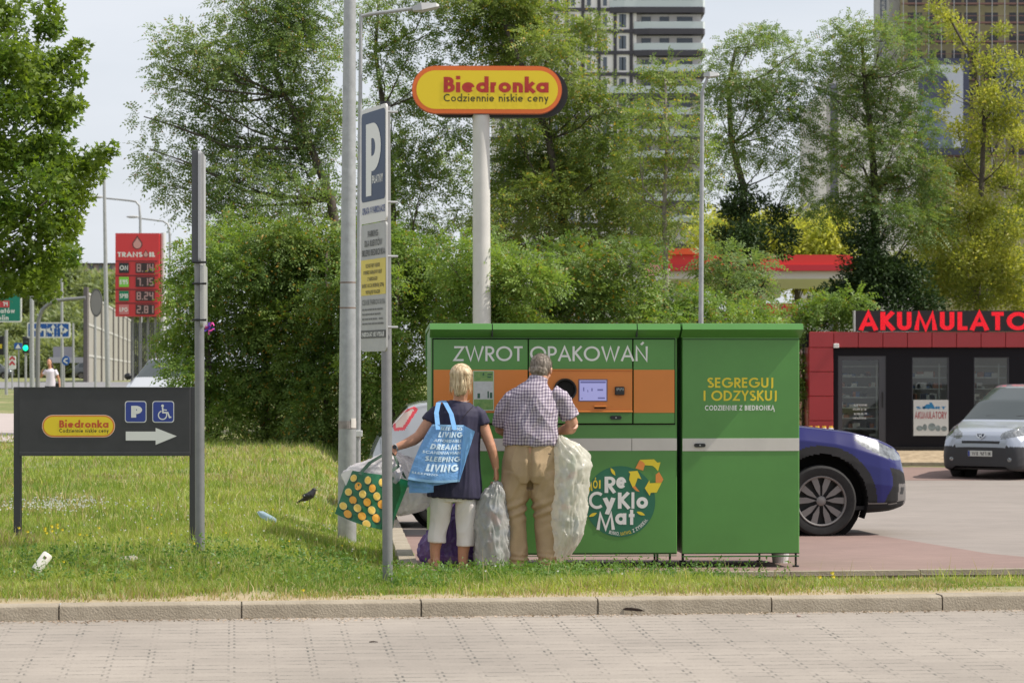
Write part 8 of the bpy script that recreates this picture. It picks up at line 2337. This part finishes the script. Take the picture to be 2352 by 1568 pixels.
foot(b, Q(109, 942), PI); foot(b, Q(122, 938, .28), PI)
mesh_obj('body', organic(b, .012, 2), SKIN_W, fw_)
b = MB(); b.ell(Q(113, 829, .03), (.085, .085, .09)); b.tube([Q(114, 832, .05), Q(119, 842, .08), Q(121, 850, .08)], [.06, .05, .03], 10); mesh_obj('hair', organic(b, .012, 2), mat('brown_hair', (.05, .03, .022), .6), fw_)
b = MB(); b.tube([Q(116, 890), Q(117, 872), Q(116, 853), Q(115, 847)], [.18, .15, .165, .08], 20, ry=[.13, .12, .12, .075]); b.tube([Q(108, 850), Q(101, 860)], [.075, .07], 12); b.tube([Q(125, 850), Q(131, 862)], [.075, .07], 12); mesh_obj('t_shirt', organic(b, .012, 2), mat('lilac_white', (.68, .62, .70), .8), fw_)
b = MB(); b.tube([Q(116, 886), Q(116, 897)], [.185, .19], 20, ry=[.13, .13]); b.tube([Q(111.5, 893), Q(110.5, 908)], [.105, .10], 14); b.tube([Q(121.5, 893), Q(122, 908)], [.105, .10], 14); mesh_obj('shorts', organic(b, .012, 2), mat('black_cloth', (.02, .017, .017), .8), fw_)
b = MB(); b.cbox(tuple(Q(128, 892, -.05)), tuple(Q(135, 878, .08)), .02); hb2 = tag(b.build('handbag', BLACK, origin=tuple(Q(131, 892))), 'small dark handbag at the hip of the woman walking far away', 'handbag')

# ================================================================== SMALL THINGS ON THE GROUND
def near(u, v, zz_=.25):
    d = (ZC - zz_)*F/(v - HV); return W(u, v, d)
# drinks can / paper cup
p = near(97, 1318, .28); ax = Vector((.55, .25, .8)).normalized()
root = thing('drinks_can', 'crumpled white drinks can lying in the grass at lower left', 'can', (p.x, p.y, gz(p.x, p.y)), 0)
c0 = Vector((p.x, p.y, gz(p.x, p.y)+.10)); 
b = MB(); b.tube([c0 - ax*.070, c0 - ax*.062, c0 + ax*.055, c0 + ax*.064], [.026, .033, .033, .027], 22); b.build('shell', mat('can_white', (0.68, 0.65, 0.60), 0.4, var=.1, vscale=20), root, world=True, smooth=40)
b = MB(); b.tube([c0 - ax*.072, c0 - ax*.0702], [.025, .025], 20); b.build('lid', mat('can_metal', (.3, .32, .36), .3, metal=.8), root, world=True)
s_ = ax.cross(Vector((0, 1, 0))).normalized(); f_ = s_.cross(ax); f_ = f_ if f_.y < 0 else -f_
b = MB(); cc = c0 + ax*.03 + f_*.034; b.add([cc - ax*.006 - s_*.010, cc - ax*.006 + s_*.010, cc + ax*.008 + s_*.010, cc + ax*.008 - s_*.010], [(0,1,2,3)]); b.build('print', mat('can_print', (.12, .03, .04), .5), root, world=True)
# black bird
p = near(711, 1156, .26); g0_ = gz(p.x, p.y)
root = thing('bird', 'small black bird standing in the grass between the two poles', 'bird', (p.x, p.y, g0_))
c = Vector((p.x, p.y, g0_ + .15)); b = MB()
b.tube([c + Vector((-.075, 0, -.05)), c + Vector((-.03, 0, -.02)), c + Vector((.015, 0, .01)), c + Vector((.035, 0, .035)), c + Vector((.045, 0, .05))], [.010, .035, .040, .028, .022], 14)
b.ell(c + Vector((.043, 0, .055)), (.024, .021, .022), 12, 8)
b.tube([c + Vector((-.05, 0, -.03)), c + Vector((-.13, 0, -.075))], [.018, .010], 10, ry=[.008, .004])
mesh_obj('body', organic(b, .004, 2), mat('black_plumage', (.018, .017, .02), .5), root)
b = MB(); b.tube([c + Vector((.06, 0, .055)), c + Vector((.088, 0, .052))], [.006, .001], 8); b.build('beak', mat('beak', (.05, .04, .02), .5), root, world=True)
for dy in (-.012, .012):
    b = MB(); b.tube([c + Vector((.0, dy, -.03)), Vector((c.x+.004, c.y+dy, g0_))], .003, 6); b.build('leg', mat('bird_leg', (.06, .045, .035), .6), root, world=True)
    b = MB(); b.ell(c + Vector((-.02, dy*2.6, .0)), (.05, .010, .024), 10, 8); b.build('wing', mat('black_plumage', (.02, .02, .02), .5), root, world=True, smooth=180)
# pale broken stones
STO = mat('pale_stone', (0.36, 0.32, 0.27), 0.95, var=.15, vscale=12, bump=.6, bscale=40)
def stone(u, v, r_, label, sd, zz_=.28):
    p = near(u, v, zz_); g0_ = gz(p.x, p.y); b = MB(); b.ell((0, 0, 0), (r_, r_*.6, r_*.42), 14, 9)
    vs = [Vector(q)*(1 + .35*mnoise.noise(Vector(q)*14 + Vector((sd, 0, 0)))) for q in b.v]; b.v = [(q.x+p.x, q.y+p.y, q.z+g0_+r_*.25) for q in vs]
    tag(b.build('stone', STO, origin=(p.x, p.y, g0_), smooth=30), label, 'stone', 'pale stones in the grass')
for a in ((300, 1285, .085, 'pale flat stone in the grass below the middle of the black board', 3), (332, 1287, .06, 'smaller pale stone right beside the flat stone below the black board', 5), (432, 1256, .06, 'pale stone lump left of the grey sign post foot', 9), (472, 1262, .035, 'small pale stone right of the grey sign post foot', 12)): stone(*a)
for a in ((430, 1416, .018, 'pebble at the kerb foot, left of the kerb joint', 15), (396, 1416, .015, 'smaller pebble at the kerb foot left of its neighbour', 18)):
    stone(*a, zz_=.165) if False else None
p = near(612, 1206, .26); root = None
b = MB(); q0 = Vector((p.x, p.y, gz(p.x, p.y) + .07)); ax = Vector((.5, .6, -.35)).normalized()
b.tube([q0 - ax*.10, q0 - ax*.06, q0 + ax*.08, q0 + ax*.10], [.012, .028, .030, .026], 14); tag(b.build('plastic_bottle', bag_mat('clear_blue_film', (.45, .58, .70), .4, .2), origin=tuple(q0), smooth=40), 'crushed pale blue plastic bottle in the grass left of the lamp pole', 'bottle')
p = W(790, 1243, 17.0); 

def split_islands(o):
    bm = bmesh.new(); bm.from_mesh(o.data); bm.verts.ensure_lookup_table()
    seen = set(); isl = []
    for v in bm.verts:
        if v.index in seen: continue
        st_ = [v]; seen.add(v.index); comp = []
        while st_:
            q = st_.pop(); comp.append(q.index)
            for e in q.link_edges:
                w_ = e.other_vert(q)
                if w_.index not in seen: seen.add(w_.index); st_.append(w_)
        isl.append(set(comp))
    bm.free()
    if len(isl) < 2 or len(isl) > 90: return
    me = o.data; vs = [v.co[:] for v in me.vertices]; sm_ = me.polygons[0].use_smooth
    for k, comp in enumerate(isl):
        idx = sorted(comp); mp = {a: i for i, a in enumerate(idx)}
        fs = [tuple(mp[i] for i in p.vertices) for p in me.polygons if p.vertices[0] in comp]
        nm = bpy.data.meshes.new(o.name.split('.')[0]); nm.from_pydata([vs[i] for i in idx], [], fs); nm.materials.append(me.materials[0]); nm.update()
        if sm_: smooth_by_angle(nm, 60)
        if k == 0: o.data = nm
        else:
            c = bpy.data.objects.new(o.name.split('.')[0], nm); COL.objects.link(c); c.parent = o.parent; c.location = o.location
for o in list(bpy.data.objects):
    if o.type == 'MESH' and o.parent and o.name.split('.')[0] in ('orange_band', 'poster_marks', 'poster_print', 'clamp', 'band', 'wheel_arch', 'printed_oranges', 'printed_slices', 'printed_dots', 'display_marks', 'reader_marks', 'roundel_leaves', 'recycling_arrows', 'row_divider', 'side_window', 'balcony_windows', 'rail', 'dark_lens', 'chevrons', 'tail_light', 'tail_light_lens', 'skid_plate', 'fog_lamp_bezel', 'fog_lamp_recess', 'sill', 'grille'):
        split_islands(o)

# a dead leaf on the kerb face, a twig and pebbles on the paving
KZ = lambda u: 13.5 + math.tan(TH)*((u-CU)/F*13.5)
p = W(1456, 1399, KZ(1456)-.012); b = MB()
vs = [(-.062, 0, .004), (-.045, -.006, .012), (.0, -.010, .010), (.035, -.006, .004), (.064, 0, -.010), (.03, -.004, -.010), (-.01, -.008, -.006), (-.05, -.004, -.004)]
b.prism([p + Vector(q) for q in vs][::-1], (0, .006, 0)); tag(b.build('dead_leaf', mat('dead_leaf_brown', (.05, .035, .028), .9), origin=tuple(p)), 'dark curled dead leaf lying against the kerb, right of centre', 'leaf')
def onroad(u, v):
    d = 12.6
    for _ in range(20):
        x = (u-CU)/F*d; z = road_z(d, x); d = (ZC - z)*F/(v-HV)
    return Vector((x, d, road_z(d, x)))
p = onroad(857, 1475); b = MB(); b.tube([p + Vector((-.02, 0, .004)), p + Vector((.0, .003, .006)), p + Vector((.024, 0, .004))], [.003, .004, .002], 6); tag(b.build('twig', mat('dead_leaf_brown', (.05, .035, .028), .9), origin=tuple(p)), 'short dark twig on the grey pavers left of the picture centre', 'twig')
for (u, v, r_, lb, sd) in ((430, 1417, .013, 'small pebble at the kerb foot, lower left', 31), (512, 1416, .016, 'angular pebble at the kerb foot, directly left of a kerb joint', 33), (1835, 1414, .012, 'pebble at the kerb foot, lower right', 35)):
    p = onroad(u, v+2); b = MB(); b.ell((0, 0, 0), (r_, r_*.7, r_*.7), 10, 7); b.v = [tuple(Vector(q)*(1 + .4*mnoise.noise(Vector(q)*60 + Vector((sd, 0, 0)))) + p + Vector((0, 0, r_*.5))) for q in b.v]
    tag(b.build('pebble', mat('pebble_rose', (.40, .31, .27), .9), origin=tuple(p)), lb, 'pebble', 'pebbles along the kerb')
